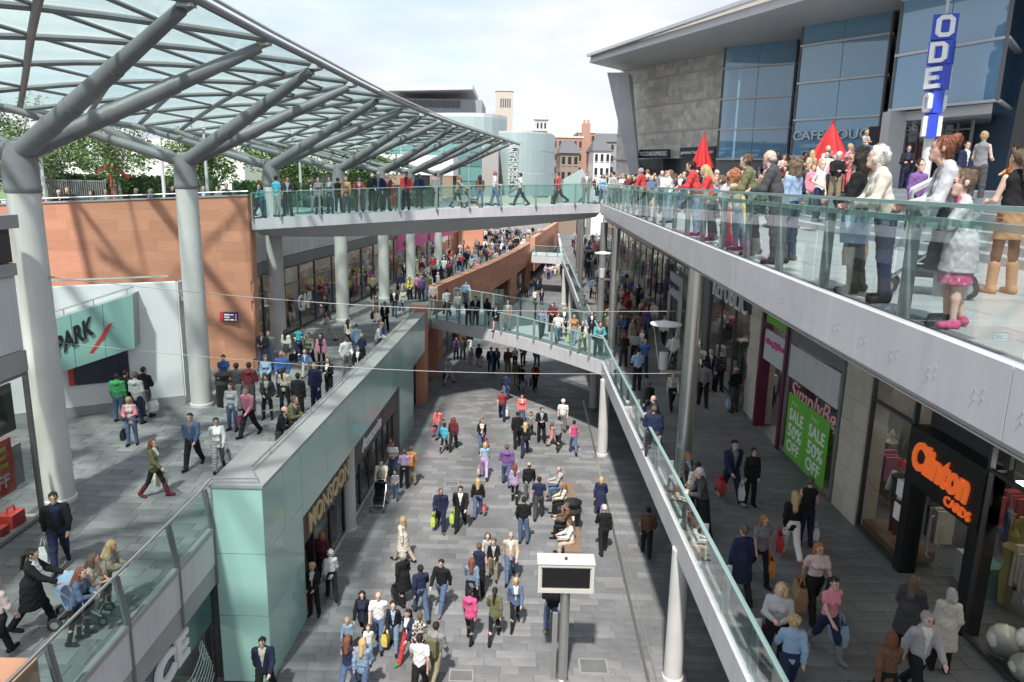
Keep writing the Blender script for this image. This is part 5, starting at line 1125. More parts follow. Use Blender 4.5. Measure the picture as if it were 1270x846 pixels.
def bin_(p, lab, num=None):
    t = thing('litter_bin', p, lab, 'bin'); c = Vector(p)
    MB().lathe(c, [(.30,0),(.31,.05),(.30,.85)], 20).build('body', BLACK, t, smooth=True); MB().lathe(c, [(.33,.84),(.34,.9),(.33,.98)], 20).build('rim', FRAME, t, smooth=True)
    for k in range(4):
        a = k*math.pi/2+.5; MB().bar(c+Vector((.27*math.cos(a),.27*math.sin(a),.97)), c+Vector((.27*math.cos(a),.27*math.sin(a),1.16)), .05,.04).build('lid_support', BLACK, t)
    MB().lathe(c, [(.33,1.15),(.33,1.22),(.2,1.28),(.02,1.29)], 20).build('lid', BLACK, t, smooth=True)
    if num: lettering('number', num, c+Vector((-.06,-.325,.62)), (1,0,0), (0,0,1), .11, .16, WLET, t, bold=.03, depth=.01)
bin_(at(709,660,0), 'round black litter bin numbered 1 at the end of the street benches', '1'); bin_(at(280,503,M0), 'round black litter bin in front of the sandstone wall')
def bench(p, q, lab):
    t = thing('stone_bench', (p+q)/2, lab, 'bench', 'benches on the lower street'); d = (q-p).normalized(); n = Vector((-d.y,d.x,0))
    MB().obox((p+q)/2+Vector((0,0,.42)), (q-p)/2, n*.28, Vector((0,0,.05))).build('seat', mat('bench_timber',(.22,.15,.10),.6), t)
    for s in (.15,.85): MB().obox(p.lerp(q,s)+Vector((0,0,.185)), d*.12, n*.24, Vector((0,0,.185))).build('support', CONC, t)
bench(at(705,648,0), at(703,612,0), 'timber topped bench beyond the litter bin'); bench(at(710,700,0), at(709,668,0), 'timber topped bench between the litter bin and the screen')
# wires with lamp discs
def wire(a, b, lab, sag=.3):
    pts = [Vector(a).lerp(Vector(b), k/12)-Vector((0,0,sag*math.sin(math.pi*k/12))) for k in range(13)]
    t = thing('steel_wire', a, lab, 'wire', 'steel wires spanning the street'); MB().path(pts, .009, 5).build('cable', COPE, t)
    for p in (pts[0], pts[-1]): MB().tube(p-Vector((.08,0,0)), p+Vector((.08,0,0)), .03, n=6).build('anchor', STEELL, t)
c1 = at(75,620,M0)
wire(aty(63,344,c1.y), aty(858,386,19.5), 'upper steel wire slung across the street between column and gallery'); wire(aty(62,424,c1.y), aty(856,463,19.5), 'lower steel wire slung across the street between column and gallery')
def lampdisc(px, py, Y, r, lab):
    p = aty(px, py, Y); t = thing('gallery_lamp', p, lab, 'lamp', 'disc lamps hung in the right gallery')
    MB().lathe(p, [(.02,-.03),(r,-.02),(r,.02),(.05,.09)], 24).build('reflector_disc', RENDW, t, smooth=True)
    b = p-Vector((0,0,r*3.0))
    for s in (-1,1): MB().tube(p+Vector((s*r*.8,0,-.02)), b+Vector((s*.12,0,0)), .018, n=6).build('strut', STEELL, t)
    MB().lathe(b, [(.05,-.05),(.13,.0),(.15,r*1.1),(.02,r*1.15)], 14).build('lamp_housing', SOFF, t, smooth=True)
    MB().box(b.x-.08,b.y-.05,b.z-.12,b.x+.9,b.y+.05,b.z-.03).build('bracket', STEELL, t)
lampdisc(826,402,22,.47,'white disc lamp above the nearer gallery shoppers'); lampdisc(748,314,36,.40,'white disc lamp farther along the crowded gallery')

# access covers let into the street
for (px, py, w, d) in ((572,838,.62,.45),(736,826,.75,.6),(560,600,.6,.5)):
    c = at(px, py, 0); fr = MB()
    for x0, y0, x1, y1 in ((-w/2,-d/2,w/2,-d/2+.025),(-w/2,d/2-.025,w/2,d/2),(-w/2,-d/2+.026,-w/2+.025,d/2-.026),(w/2-.025,-d/2+.026,w/2,d/2-.026)): fr.box(c.x+x0,c.y+y0,-.01,c.x+x1,c.y+y1,.005)
    f_ = fr.build('access_cover_frame', COPE, street)
    MB().box(c.x-w/2+.03,c.y-d/2+.03,-.01,c.x+w/2-.03,c.y+d/2-.03,.003).build('cover_plate', PAVED, f_)
# ================================================================ people: signed-distance bodies meshed with surface nets
def smin(a, b, k):
    h = np.clip(.5 + .5*(a-b)/k, 0, 1); return a*(1-h) + b*h - k*h*(1-h)
def sdf_mesh(prims, h, k=.03, carve=(), wob=0.0):
    lo = np.full(3, 9.); hi = np.full(3, -9.)
    for p in prims:
        r = max(p[2], p[3])*1.3
        for q in (p[0], p[1]): lo = np.minimum(lo, np.array(q)-r); hi = np.maximum(hi, np.array(q)+r)
    lo -= 3*h; hi += 3*h; n = np.ceil((hi-lo)/h).astype(int)+1
    D = np.full(n, .5, np.float32); ax = [(lo[i] + h*np.arange(n[i])).astype(np.float32) for i in range(3)]
    def ev(p, blk=True, mar=.0):
        a, b, ra, rb, fl = p[:5]; a = np.array(a, float); b = np.array(b, float); R = max(ra, rb)*1.35+mar
        l = np.clip(np.floor((np.minimum(a,b)-R-lo)/h).astype(int), 0, n-1); u = np.clip(np.ceil((np.maximum(a,b)+R-lo)/h).astype(int)+1, 1, n)
        X = ax[0][l[0]:u[0]][:,None,None]; Y = ax[1][l[1]:u[1]][None,:,None]; Z = ax[2][l[2]:u[2]][None,None,:]
        s = fl if fl else (1,1,1)
        px, py, pz = (X-a[0])/s[0], (Y-a[1])/s[1], (Z-a[2])/s[2]; d = (b-a)/np.array(s); dd = float(d@d)
        if dd > 1e-9: t = np.clip((px*d[0]+py*d[1]+pz*d[2])/dd, 0, 1)
        else: t = 0.0
        dist = np.sqrt((px-t*d[0])**2 + (py-t*d[1])**2 + (pz-t*d[2])**2) - (ra + (rb-ra)*t)
        dist = dist*min(s)
        if len(p) > 6 and p[6] is not None: dist = np.maximum(dist, p[6]-Z)
        return (slice(l[0],u[0]), slice(l[1],u[1]), slice(l[2],u[2])), dist
    for p in prims:
        sl_, d = ev(p, mar=k+2*h); D[sl_] = smin(D[sl_], d, p[5] if len(p) > 5 and p[5] else k)
    for p in carve:
        sl_, d = ev(p, mar=2*h); D[sl_] = np.maximum(D[sl_], -d)
    S = D < 0
    c = [S[i:n[0]-1+i, j:n[1]-1+j, m:n[2]-1+m] for i in (0,1) for j in (0,1) for m in (0,1)]
    cnt = sum(x.astype(np.int8) for x in c); act = (cnt > 0) & (cnt < 8)
    I = np.argwhere(act); idx = np.full(act.shape, -1, np.int32); idx[act] = np.arange(len(I))
    pos = np.zeros((len(I),3)); num = np.zeros(len(I)); i0, j0, k0 = I.T
    corners = [(i,j,m) for i in (0,1) for j in (0,1) for m in (0,1)]
    for A in range(8):
        for B in range(A+1, 8):
            ca, cb = corners[A], corners[B]
            if sum(abs(x-y) for x, y in zip(ca, cb)) != 1: continue
            da = D[i0+ca[0], j0+ca[1], k0+ca[2]]; db_ = D[i0+cb[0], j0+cb[1], k0+cb[2]]; m_ = (da < 0) != (db_ < 0)
            t = np.where(m_, da/np.where(np.abs(da-db_) < 1e-9, 1, da-db_), 0)
            e = np.array(ca)[None,:] + t[:,None]*(np.array(cb)-np.array(ca))[None,:]
            pos[m_] += e[m_]; num[m_] += 1
    V = lo + h*(I + pos/num[:,None])
    F = []
    for axis in range(3):
        s0 = [slice(1,-1)]*3; s0[axis] = slice(0,-1); s1 = [slice(1,-1)]*3; s1[axis] = slice(1,None)
        a_, b_ = S[tuple(s0)], S[tuple(s1)]; E_ = np.argwhere(a_ != b_); 
        if not len(E_): continue
        flip = a_[tuple(E_.T)]; off = np.ones(3, int); off[axis] = 0; P0 = E_ + off
        o1, o2 = [x for x in range(3) if x != axis]; 
        def cell(d1, d2):
            q = P0.copy(); q[:,o1] -= d1; q[:,o2] -= d2; return idx[q[:,0], q[:,1], q[:,2]]
        quad = np.stack([cell(1,1), cell(0,1), cell(0,0), cell(1,0)], 1)
        if axis == 1: quad = quad[:, ::-1]
        quad = np.where(flip[:,None], quad, quad[:, ::-1]); F.append(quad)
    F = np.concatenate(F); F = F[(F >= 0).all(1)]
    if wob:
        w = np.sin(V@np.array([37.,61.,23.]))*np.sin(V@np.array([-53.,29.,11.])); V = V + (V-V.mean(0))*(w*wob)[:,None]
    return V, F
def to_mesh(name, V, F, mats, mi=None):
    me = bpy.data.meshes.new(name); me.vertices.add(len(V)); me.vertices.foreach_set('co', V.astype(np.float32).ravel())
    me.loops.add(F.size); me.loops.foreach_set('vertex_index', F.astype(np.int32).ravel())
    me.polygons.add(len(F)); me.polygons.foreach_set('loop_start', np.arange(0, F.size, 4, dtype=np.int32)); me.polygons.foreach_set('loop_total', np.full(len(F), 4, np.int32))
    for m in mats: me.materials.append(m)
    if mi is not None: me.polygons.foreach_set('material_index', mi.astype(np.int32))
    me.polygons.foreach_set('use_smooth', np.ones(len(F), bool)); me.update(calc_edges=True); me.validate(); return me
POSES = {
 'walk_b': dict(lean=.05, legs=((.30,.04,.03),(-.44,.48,.02)), arms=((-.22,.12,.35,.2),(.22,.18,.30,.1)), head=(.08,-.3)),
 'walk_c': dict(lean=.02, legs=((.36,.16,.04),(-.20,.12,.03)), arms=((.12,.14,1.3,.7),(-.2,.14,.25,.1)), head=(.15,.4)),
 'stand_b': dict(lean=.03, legs=((.06,.05,.10),(-.06,.02,.05)), arms=((.15,.18,1.5,.9),(.1,.18,1.4,1.0)), head=(-.05,-.45)),
 'stand_c': dict(lean=-.02, legs=((.0,.02,.04),(.08,.22,.10)), arms=((-.1,.22,.5,.3),(.1,.1,.9,.5)), head=(.25,.5)),  # lean, legs (hip, knee, spread), arms (pitch, out, elbow, elbow-in), head (pitch, yaw)
 'walk':  dict(lean=.04, legs=((.42,.08,.02),(-.36,.30,.02)), arms=((-.35,.14,.25,.1),(.38,.14,.45,.2)), head=(0,0)),
 'stride':dict(lean=.06, legs=((.25,.12,.02),(-.22,.25,.02)), arms=((-.15,.16,.2,.1),(.25,.16,.9,.4)), head=(.1,.25)),
 'stand': dict(lean=0, legs=((.02,.02,.06),(-.02,.03,.06)), arms=((.05,.14,.18,.1),(.02,.14,.22,.1)), head=(0,.2)),
 'hold':  dict(lean=.03, legs=((.05,.05,.05),(-.08,.06,.05)), arms=((.30,.16,1.35,.55),(.35,.16,1.25,.5)), head=(.3,0)),
 'push':  dict(lean=.12, legs=((.35,.08,.03),(-.3,.25,.03)), arms=((.75,.1,.35,.1),(.75,.1,.35,.1)), head=(.1,0)),
 'rail':  dict(lean=.24, legs=((-.05,.03,.06),(-.16,.05,.06)), arms=((.30,.20,1.15,1.3),(.28,.20,1.10,1.1)), head=(-.1,.15)),
 'hip':   dict(lean=-.02, legs=((.03,.02,.07),(-.06,.10,.09)), arms=((-.15,.5,1.2,1.0),(.05,.14,.2,.1)), head=(0,-.4)),
 'carry': dict(lean=.0, legs=((.30,.06,.03),(-.25,.22,.03)), arms=((.05,.20,.08,0),(.02,.20,.08,0)), head=(.05,-.2)),
 'sit':   dict(lean=.12, legs=((1.45,1.45,.08),(1.40,1.35,.10)), arms=((.5,.15,.9,.5),(.45,.15,1.0,.5)), head=(.15,.2)),
}
def skel(pose, sex):
    P = POSES[pose]; J = {}
    f = {'m': (.185,.155,.138,.145), 'f': (.158,.134,.115,.155), 'c': (.155,.14,.13,.135)}[sex]; sh, ch, wa, hp = f
    rx = lambda v, a: np.array([v[0], v[1]*math.cos(a)+v[2]*math.sin(a), -v[1]*math.sin(a)+v[2]*math.cos(a)])
    pel = np.array([0,0,.95]); up = lambda v: pel + rx(np.array(v)-pel, P['lean'])
    J.update(pel=pel, up=up, sh=sh, ch=ch, wa=wa, hp=hp)
    for s, (a, k, sp), nm in ((-1, P['legs'][0], 'L'), (1, P['legs'][1], 'R')):
        hip = np.array([s*.088,0,.90]); d = np.array([s*math.sin(sp), math.sin(a), -math.cos(a)]); d /= np.linalg.norm(d); kn = hip+d*.42
        a2 = a-k; d2 = np.array([s*math.sin(sp)*.5, math.sin(a2), -math.cos(a2)]); d2 /= np.linalg.norm(d2); an = kn+d2*.41
        ft = max(-.5, min(.25, a2*.6)) if pose != 'sit' else 0
        to = an + np.array([s*.03, .15*math.cos(ft), -.055+.15*math.sin(ft)]); he = an+np.array([0,-.045*math.cos(ft),-.055-.045*math.sin(ft)*0])
        J['leg'+nm] = (hip, kn, an, he, to)
    for s, (a, o, e, ein), nm in ((-1, P['arms'][0], 'L'), (1, P['arms'][1], 'R')):
        S_ = up((s*sh, 0, 1.405)); d = np.array([s*math.sin(o), math.sin(a)*math.cos(o), -math.cos(a)*math.cos(o)]); el = S_+d*.285
        d2 = np.array([s*math.sin(o)*.4 - s*ein*.8, math.sin(a+e), -math.cos(a+e)]); d2 /= np.linalg.norm(d2); wr = el+d2*.245
        J['arm'+nm] = (S_, el, wr, d2)
    zmin = min(J['legL'][3][2], J['legL'][4][2], J['legR'][3][2], J['legR'][4][2]) - .028
    J['zoff'] = -zmin if pose != 'sit' else -zmin
    hp_, hy = P['head']; hs = 1.28 if sex == 'c' else 1.0
    hc = np.array([0, .018, 1.618 if sex != 'c' else 1.635])
    def hd(v):
        x, y, z = np.array(v)*hs; z0 = z; y, z = y*math.cos(hp_)+z*math.sin(hp_)*1, -y*math.sin(hp_)+z*math.cos(hp_)
        x, y = x*math.cos(hy)+y*math.sin(hy), -x*math.sin(hy)+y*math.cos(hy)
        return up(hc) + np.array([x,y,z])
    J['hd'] = hd; J['hs'] = hs
    return J
def torso_prims(J, o, z0=.90, fl=.66):
    u = J['up']; F_ = (1,fl,1)
    return [(u((0,0,z0+.03)), u((0,0,1.10)), J['hp']+o, J['wa']+o, F_), (u((0,0,1.10)), u((0,.005,1.33)), J['wa']+o, J['ch']+o, F_), (u((-J['sh']+.045,0,1.385)), u((J['sh']-.045,0,1.385)), .062+o, .062+o, None)]
def part_prims(part, var, J, sex, lod):
    o = {0:.012, 1:.014, 2:.022}[lod]; g = 1 if sex != 'f' else .9; P = []; C = []; k = .03
    slim = .92 if sex == 'f' else 1.0
    hd, hs = J['hd'], J['hs']
    if part == 'body':
        P += torso_prims(J, 0)
        if sex == 'f': P += [(J['up']((s*.06,.075,1.275)), J['up']((s*.06,.08,1.265)), .062, .058, None) for s in (-1,1)]
        P.append((J['up']((0,-.01,1.42)), hd((0,-.01,-.08)), .056*g, .050*g, None))
        P += [(hd((0,-.012,.035)), hd((0,-.006,.045)), .082*hs, .082*hs, (.90,1.08,1.0)), (hd((0,.03,-.03)), hd((0,.052,-.075)), .062*hs, .036*hs, None), (hd((0,.074,.012)), hd((0,.088,-.020)), .010*hs, .0135*hs, None, .012), (hd((-.035,.072,.03)), hd((.035,.072,.03)), .018*hs, .018*hs, None, .02)]
        P += [(hd((s*.078,-.01,0)), hd((s*.083,-.014,.02)), .018*hs, .020*hs, (.6,1,1), .01) for s in (-1,1)]
        for nm in 'LR':
            hip, kn, an, he, to = J['leg'+nm]; P += [(hip, kn, .082*slim, .055*slim, None), (kn, kn+(an-kn)*.35, .052, .055*slim, None), (kn+(an-kn)*.35, an, .055*slim, .034, None), (he+np.array([0,0,.0]), to, .034, .028, None)]
            S_, el, wr, d2 = J['arm'+nm]; P += [(S_, el, .046*slim, .037*slim, None), (el, wr, .038*slim, .026*slim, None)]
            s = -1 if nm == 'L' else 1; pc = wr+d2*.045; P.append((wr, wr+d2*.075, .026, .034, (.7,1,1) if abs(d2[2]) > .7 else None))
            side = np.cross(d2, np.array([s,0,0.])); nn = np.linalg.norm(side); side = side/nn if nn > 1e-3 else np.array([0,1,0.]); palm = np.cross(side, d2)
            if lod == 0:
                for q, ln in ((-.026,.062),(-.009,.074),(.009,.070),(.025,.055)):
                    b0 = wr+d2*.078+side*q; m_ = b0+d2*ln*.55 ; e_ = m_ + (d2*.7-palm*s*.55)*ln*.55; P += [(b0, m_, .0095, .009, None, .006), (m_, e_, .009, .0075, None, .004)]
                tb0 = wr+d2*.03+side*.026; P += [(tb0, tb0+d2*.035+side*.022, .012, .010, None, .008), (tb0+d2*.035+side*.022, tb0+d2*.065+side*.02, .010, .008, None, .004)]
            else:
                P += [(wr+d2*.07, wr+d2*.145-palm*s*.02, .030, .020, (.75,1,1) if abs(d2[2]) > .7 else None), (wr+d2*.03+side*.02, wr+d2*.075+side*.05, .015, .011, None, .012)]
    elif part == 'top':
        oo = o + {'tee':.0,'jacket':.008,'coat':.012,'hoodie':.012,'shirt':.004,'vest':.005,'cardigan':.007,'top':.0}[var]
        z0 = {'tee':.91,'jacket':.86,'coat':.88,'hoodie':.88,'shirt':.88,'vest':.93,'cardigan':.84,'top':.93}[var]
        tp_ = torso_prims(J, oo, z0); P += [tp_[0]+(None, z0-.085)] + tp_[1:]
        if sex == 'f': P += [(J['up']((s*.06,.078,1.275)), J['up']((s*.06,.083,1.265)), .062+oo*.8, .058+oo*.8, None) for s in (-1,1)]
        P.append((J['up']((0,-.012,1.42)), J['up']((0,-.006,1.462)), .070+o*.3, .062+o*.5, None))
        if var in ('jacket','coat','shirt','hoodie'): P.append((J['up']((-.04,-.03,1.465)), J['up']((.04,-.03,1.465)), .040, .040, None))
        frac = {'tee':.58,'vest':.0,'top':.45}.get(var, 2)
        for nm in 'LR':
            S_, el, wr, d2 = J['arm'+nm]
            if frac >= 1: P += [(S_, el, .050*slim+oo, .044*slim+oo*.9, None), (el, wr-d2*.01, .044*slim+oo*.9, .034+oo*.8, None)]
            elif frac > 0: P.append((S_, S_+(el-S_)*frac, .050*slim+oo, .050*slim+oo, None))
        if var == 'coat': 
            hem = np.array([0,.0,.52]); P.append((np.array([0,0,.98]), hem, max(J['hp'],.168)+oo+.012, max(J['hp'],.172)+.062+oo, (1,.80 if sex != 'c' else .92,1), None, .50 if sex != 'c' else .64))
        if var == 'hoodie': P += [(J['up']((-.05,-.105,1.41)), J['up']((.05,-.105,1.41)), .055, .055, None), (J['up']((0,-.11,1.38)), J['up']((0,-.10,1.33)), .05, .03, None)]
        k = .035
    elif part == 'bottom':
        oo = o + {'trousers':.010,'jeans':.006,'leggings':-.006,'shorts':.016,'skirt':.0,'dress':.004}[var]
        if var in ('skirt','dress'):
            zt, zb = (1.02,.66) if var == 'skirt' else (1.30,.50)
            if var == 'dress': P += torso_prims(J, oo+.004, .9)
            P.append((np.array([0,0,.98]), np.array([0,.01,zb]), max(J['hp'],.165)+oo-.01, max(J['hp'],.172)+(.0 if var == 'skirt' else .04)+oo, (1,.72 if var == 'skirt' else .85,1), None, zb))
        else:
            P.append((np.array([0,0,.97]), np.array([0,0,.90]), J['hp']+oo-.018, J['hp']+oo-.012, (1,.68,1)))
            for nm in 'LR':
                hip, kn, an, he, to = J['leg'+nm]
                if var == 'shorts': P.append((hip, kn+(kn-hip)*.02, .085*slim+oo, .075*slim+oo, None))
                else: P += [(hip, kn, .083*slim+oo, .058*slim+oo, None), (kn, an+(an-kn)*.03, .056*slim+oo, (.047 if var == 'trousers' else .040)+oo*.8, None)]
    elif part == 'shoes':
        for nm in var[-1]:
            hip, kn, an, he, to = J['leg'+nm]; P += [(he+np.array([0,0,.006]), to+np.array([0,.012,.004]), .042+o*.4, .036+o*.4, (1,1,1))]
            P.append((an, he+np.array([0,0,.02]), .040+o*.4, .042+o*.4, None))
            if var[:-1] == 'boots': P.append((kn+(an-kn)*.35, an, .058+o, .048+o, None))
        k = .02
    elif part == 'hair':
        P.append((hd((0,-.024,.040)), hd((0,-.018,.052)), .089*hs, .086*hs, (.93,1.08,1.0)))
        C.append((hd((0,.135,-.04)), hd((0,.12,.01)), .098*hs, .078*hs, (.92,1,1)))
        C.append((hd((0,.03,-.16)), hd((0,.05,-.06)), .10*hs, .07*hs, None))
        if var == 'long':
            P += [(hd((s*.05,-.05,.03)), hd((s*.06,-.055,-.14)), .055*hs, .052*hs, None) for s in (-1,1)] + [(hd((0,-.075,.0)), J['up']((0,-.115,1.33)), .075*hs, .06, None)]
        elif var == 'bob': P += [(hd((s*.055,-.03,.03)), hd((s*.062,-.03,-.075)), .05*hs, .052*hs, None) for s in (-1,1)] + [(hd((0,-.07,.0)), hd((0,-.075,-.09)), .065*hs, .06*hs, None)]
        elif var == 'bun': P += [(hd((0,-.085,.085)), hd((0,-.092,.098)), .038*hs, .035*hs, None)]
        elif var == 'bigbun': P += [(hd((0,-.085,.10)), hd((0,-.095,.12)), .058*hs, .052*hs, None), (hd((.03,-.10,.09)), hd((-.03,-.10,.10)), .035, .035, None, .01)]
        elif var == 'ponytail': P += [(hd((0,-.10,.06)), hd((0,-.15,.0)), .034, .038, None), (hd((0,-.15,.0)), J['up']((.02,-.15,1.32)), .040, .024, None)]
        elif var == 'curly':
            r_ = random.Random(3)
            for _ in range(34):
                d = np.array([r_.gauss(0,1), r_.gauss(0,1)-.5, r_.gauss(0,1)+.15]); d /= np.linalg.norm(d)
                if d[1] > .55 and d[2] < .6: continue
                p_ = hd((d[0]*.098, -.02+d[1]*.112, .03+d[2]*.105)); P.append((p_, p_, .034*hs, .034*hs, None, .012))
            P += [(hd((s*.065,-.04,.02)), hd((s*.085,-.05,-.13)), .058, .05, None) for s in (-1,1)] + [(hd((0,-.08,0)), hd((0,-.09,-.14)), .07, .065, None)]
        elif var == 'whitecurl':
            r_ = random.Random(4)
            for _ in range(40):
                d = np.array([r_.gauss(0,1), r_.gauss(0,1)-.4, r_.gauss(0,1)+.3]); d /= np.linalg.norm(d)
                if d[1] > .5 and d[2] < .55: continue
                p_ = hd((d[0]*.092, -.02+d[1]*.105, .035+d[2]*.102)); P.append((p_, p_, .028*hs, .028*hs, None, .008))
        elif var == 'hat': P += [(hd((0,-.01,.07)), hd((0,-.01,.09)), .098*hs, .094*hs, None), (hd((0,.09,.055)), hd((0,.13,.045)), .05*hs, .03*hs, (1,1,.4))]
        elif var == 'bald': P = [(hd((0,-.05,-.01)), hd((0,-.05,.0)), .070*hs, .070*hs, (1.10,.95,.6))]
        k = .02
    zo = np.array([0,0,J['zoff']])
    P = [(np.array(p[0])+zo, np.array(p[1])+zo)+tuple(p[2:6])+((p[6]+J['zoff'],) if len(p) > 6 and p[6] is not None else ()) for p in P]; C = [(np.array(p[0])+zo, np.array(p[1])+zo)+tuple(p[2:]) for p in C]
    return P, C, k
PM = {}
EYE = mat('eye_dark', (.03,.025,.02), .3); LIP = mat('lip', (.45,.16,.14), .5)
DUMMY = mat('cloth_base', (.3,.3,.3), .85)
VOX = {0:.0115, 1:.0175, 2:.030}
def person_part(part, var, pose, sex, lod):
    key = (part, var, pose, sex, lod)
    if key in PM: return PM[key]
    J = skel(pose, sex); P, C, k = part_prims(part, var, J, sex, lod)
    h = VOX[lod] * (.8 if part == 'hair' and lod < 2 else 1)
    V, F = sdf_mesh(P, h, k, C, wob=.03 if part == 'hair' else 0)
    if part in ('top','bottom') and lod < 2:      # cloth folds
        w = np.sin(V[:,2]*46+V[:,0]*18+np.sin(V[:,1]*31)*1.5)*np.sin(V[:,0]*27+V[:,1]*33+V[:,2]*9); c_ = V.mean(0)*np.array([1,1,0]); n_ = V-c_; n_[:,2] = 0; n_ /= (np.linalg.norm(n_,axis=1,keepdims=True)+1e-6); V = V + n_*(w*(.006 if lod == 0 else .007))[:,None]
    mi = None; mats_ = [DUMMY]
    if part == 'body':
        zo = np.array([0,0,J['zoff']]); cen = V[F].mean(1); mi = np.zeros(len(F), int); hs = J['hs']
        for s in (-1,1): mi[np.linalg.norm((cen-(J['hd']((s*.032,.078,.012))+zo))/np.array([1.3,1.5,1.0]), axis=1) < (.0085,.0115,.015)[lod]*hs] = 1
        if lod < 2:
            for s in (-1,1): mi[np.linalg.norm((cen-(J['hd']((s*.034,.082,.036))+zo))/np.array([2.6,1.8,.55]), axis=1) < .0085*hs] = 1
        mi[np.linalg.norm((cen-(J['hd']((0,.09,-.062))+zo))/np.array([2.2,2,.8]), axis=1) < (.011 if lod < 2 else .014)*hs] = 2
        mats_ = [DUMMY, EYE, LIP]
    if part == 'top' and var in ('jacket','cardigan','coat','hoodie'):   # open front showing what is worn beneath
        zo = J['zoff']; cen = V[F].mean(1) - np.array([0,0,zo]) - J['pel']; a = -POSES[pose]['lean']; y = cen[:,1]*math.cos(a)+cen[:,2]*math.sin(a); z = -cen[:,1]*math.sin(a)+cen[:,2]*math.cos(a) + .95
        wv = {'jacket':.012,'cardigan':.05,'coat':.03,'hoodie':-.02}[var] + np.clip(z-1.12,0,1)*.20
        mi = ((y > .03) & (z > (1.02 if var in ('jacket','coat') else .8)) & (z < 1.52) & (np.abs(cen[:,0]) < wv)).astype(int); mats_ = [DUMMY, DUMMY]
    if part == 'hair' and lod < 2:                # strands
        ph = np.arctan2(V[:,0], V[:,1]-V[:,1].mean()); w = np.sin(ph*17+V[:,2]*9)+.6*np.sin(ph*41-V[:,2]*23); c_ = V.mean(0); n_ = V-c_; n_ /= np.linalg.norm(n_,axis=1,keepdims=True)+1e-6; V = V+n_*(w*.0022)[:,None]
        if var not in ('hat','bald'):
            r_ = np.random.RandomState(len(V)); m = 700 if lod == 0 else 160; pick = r_.choice(len(V), min(m, len(V)), replace=False); hc_ = J['hd']((0,-.02,.04))+np.array([0,0,J['zoff']])
            v = V[pick]; nv = v-hc_; nv[:,2] *= np.where(v[:,2] < hc_[2]-.05, 0, 1); nv /= np.linalg.norm(nv,axis=1,keepdims=True)+1e-6
            tg = np.array([0,-.45,-.9])+r_.normal(0,.9 if 'curl' in var else .22,(len(v),3)); tg -= nv*(tg*nv).sum(1,keepdims=True); tg /= np.linalg.norm(tg,axis=1,keepdims=True)+1e-6
            sd = np.cross(nv,tg); L = r_.uniform(.025,.06,(len(v),1)); wd = .0022 if lod == 0 else .005
            p0, p1, p2 = v+nv*.001, v+tg*L*.5+nv*.006, v+tg*L+nv*r_.uniform(-.002,.009,(len(v),1)); b0 = len(V); k_ = len(v); i_ = np.arange(k_)
            V = np.concatenate([V, p0-sd*wd, p0+sd*wd, p1-sd*wd, p1+sd*wd, p2-sd*wd*.4, p2+sd*wd*.4])
            F = np.concatenate([F, np.stack([b0+i_, b0+k_+i_, b0+3*k_+i_, b0+2*k_+i_],1), np.stack([b0+2*k_+i_, b0+3*k_+i_, b0+5*k_+i_, b0+4*k_+i_],1)])
    PM[key] = to_mesh(part if part != 'body' else 'person', V, F, mats_, mi); return PM[key]
COLS = dict(black=(.014,.014,.016), navy=(.018,.026,.07), blue=(.05,.14,.42), lightblue=(.28,.42,.60), denim=(.08,.13,.24), paledenim=(.17,.25,.36), white=(.70,.70,.69), cream=(.58,.53,.44), beige=(.42,.34,.25), grey=(.20,.20,.21), lightgrey=(.40,.40,.41), darkgrey=(.06,.06,.065), red=(.50,.03,.03), maroon=(.14,.02,.03), pink=(.62,.20,.27), hotpink=(.55,.06,.20), coral=(.68,.14,.14), palepink=(.62,.46,.44), purple=(.19,.09,.30), lilac=(.40,.28,.50), green=(.03,.30,.09), olive=(.14,.14,.06), teal=(.02,.30,.36), turquoise=(.04,.42,.55), yellow=(.70,.55,.04), lime=(.50,.68,.05), orange=(.65,.22,.03), brown=(.13,.07,.04), tan=(.36,.20,.09), khaki=(.26,.22,.13), silver=(.42,.42,.45), auburn=(.20,.06,.025), ginger=(.36,.13,.04), blonde=(.50,.34,.14), dark=(.022,.016,.013), greyhair=(.38,.37,.36), whitehair=(.68,.66,.62), mouse=(.14,.09,.055))
for _k, _c in COLS.items():
    _l = .3*_c[0]+.6*_c[1]+.1*_c[2]; COLS[_k] = tuple(_l+(v-_l)*.86 for v in _c)
FAB = {}
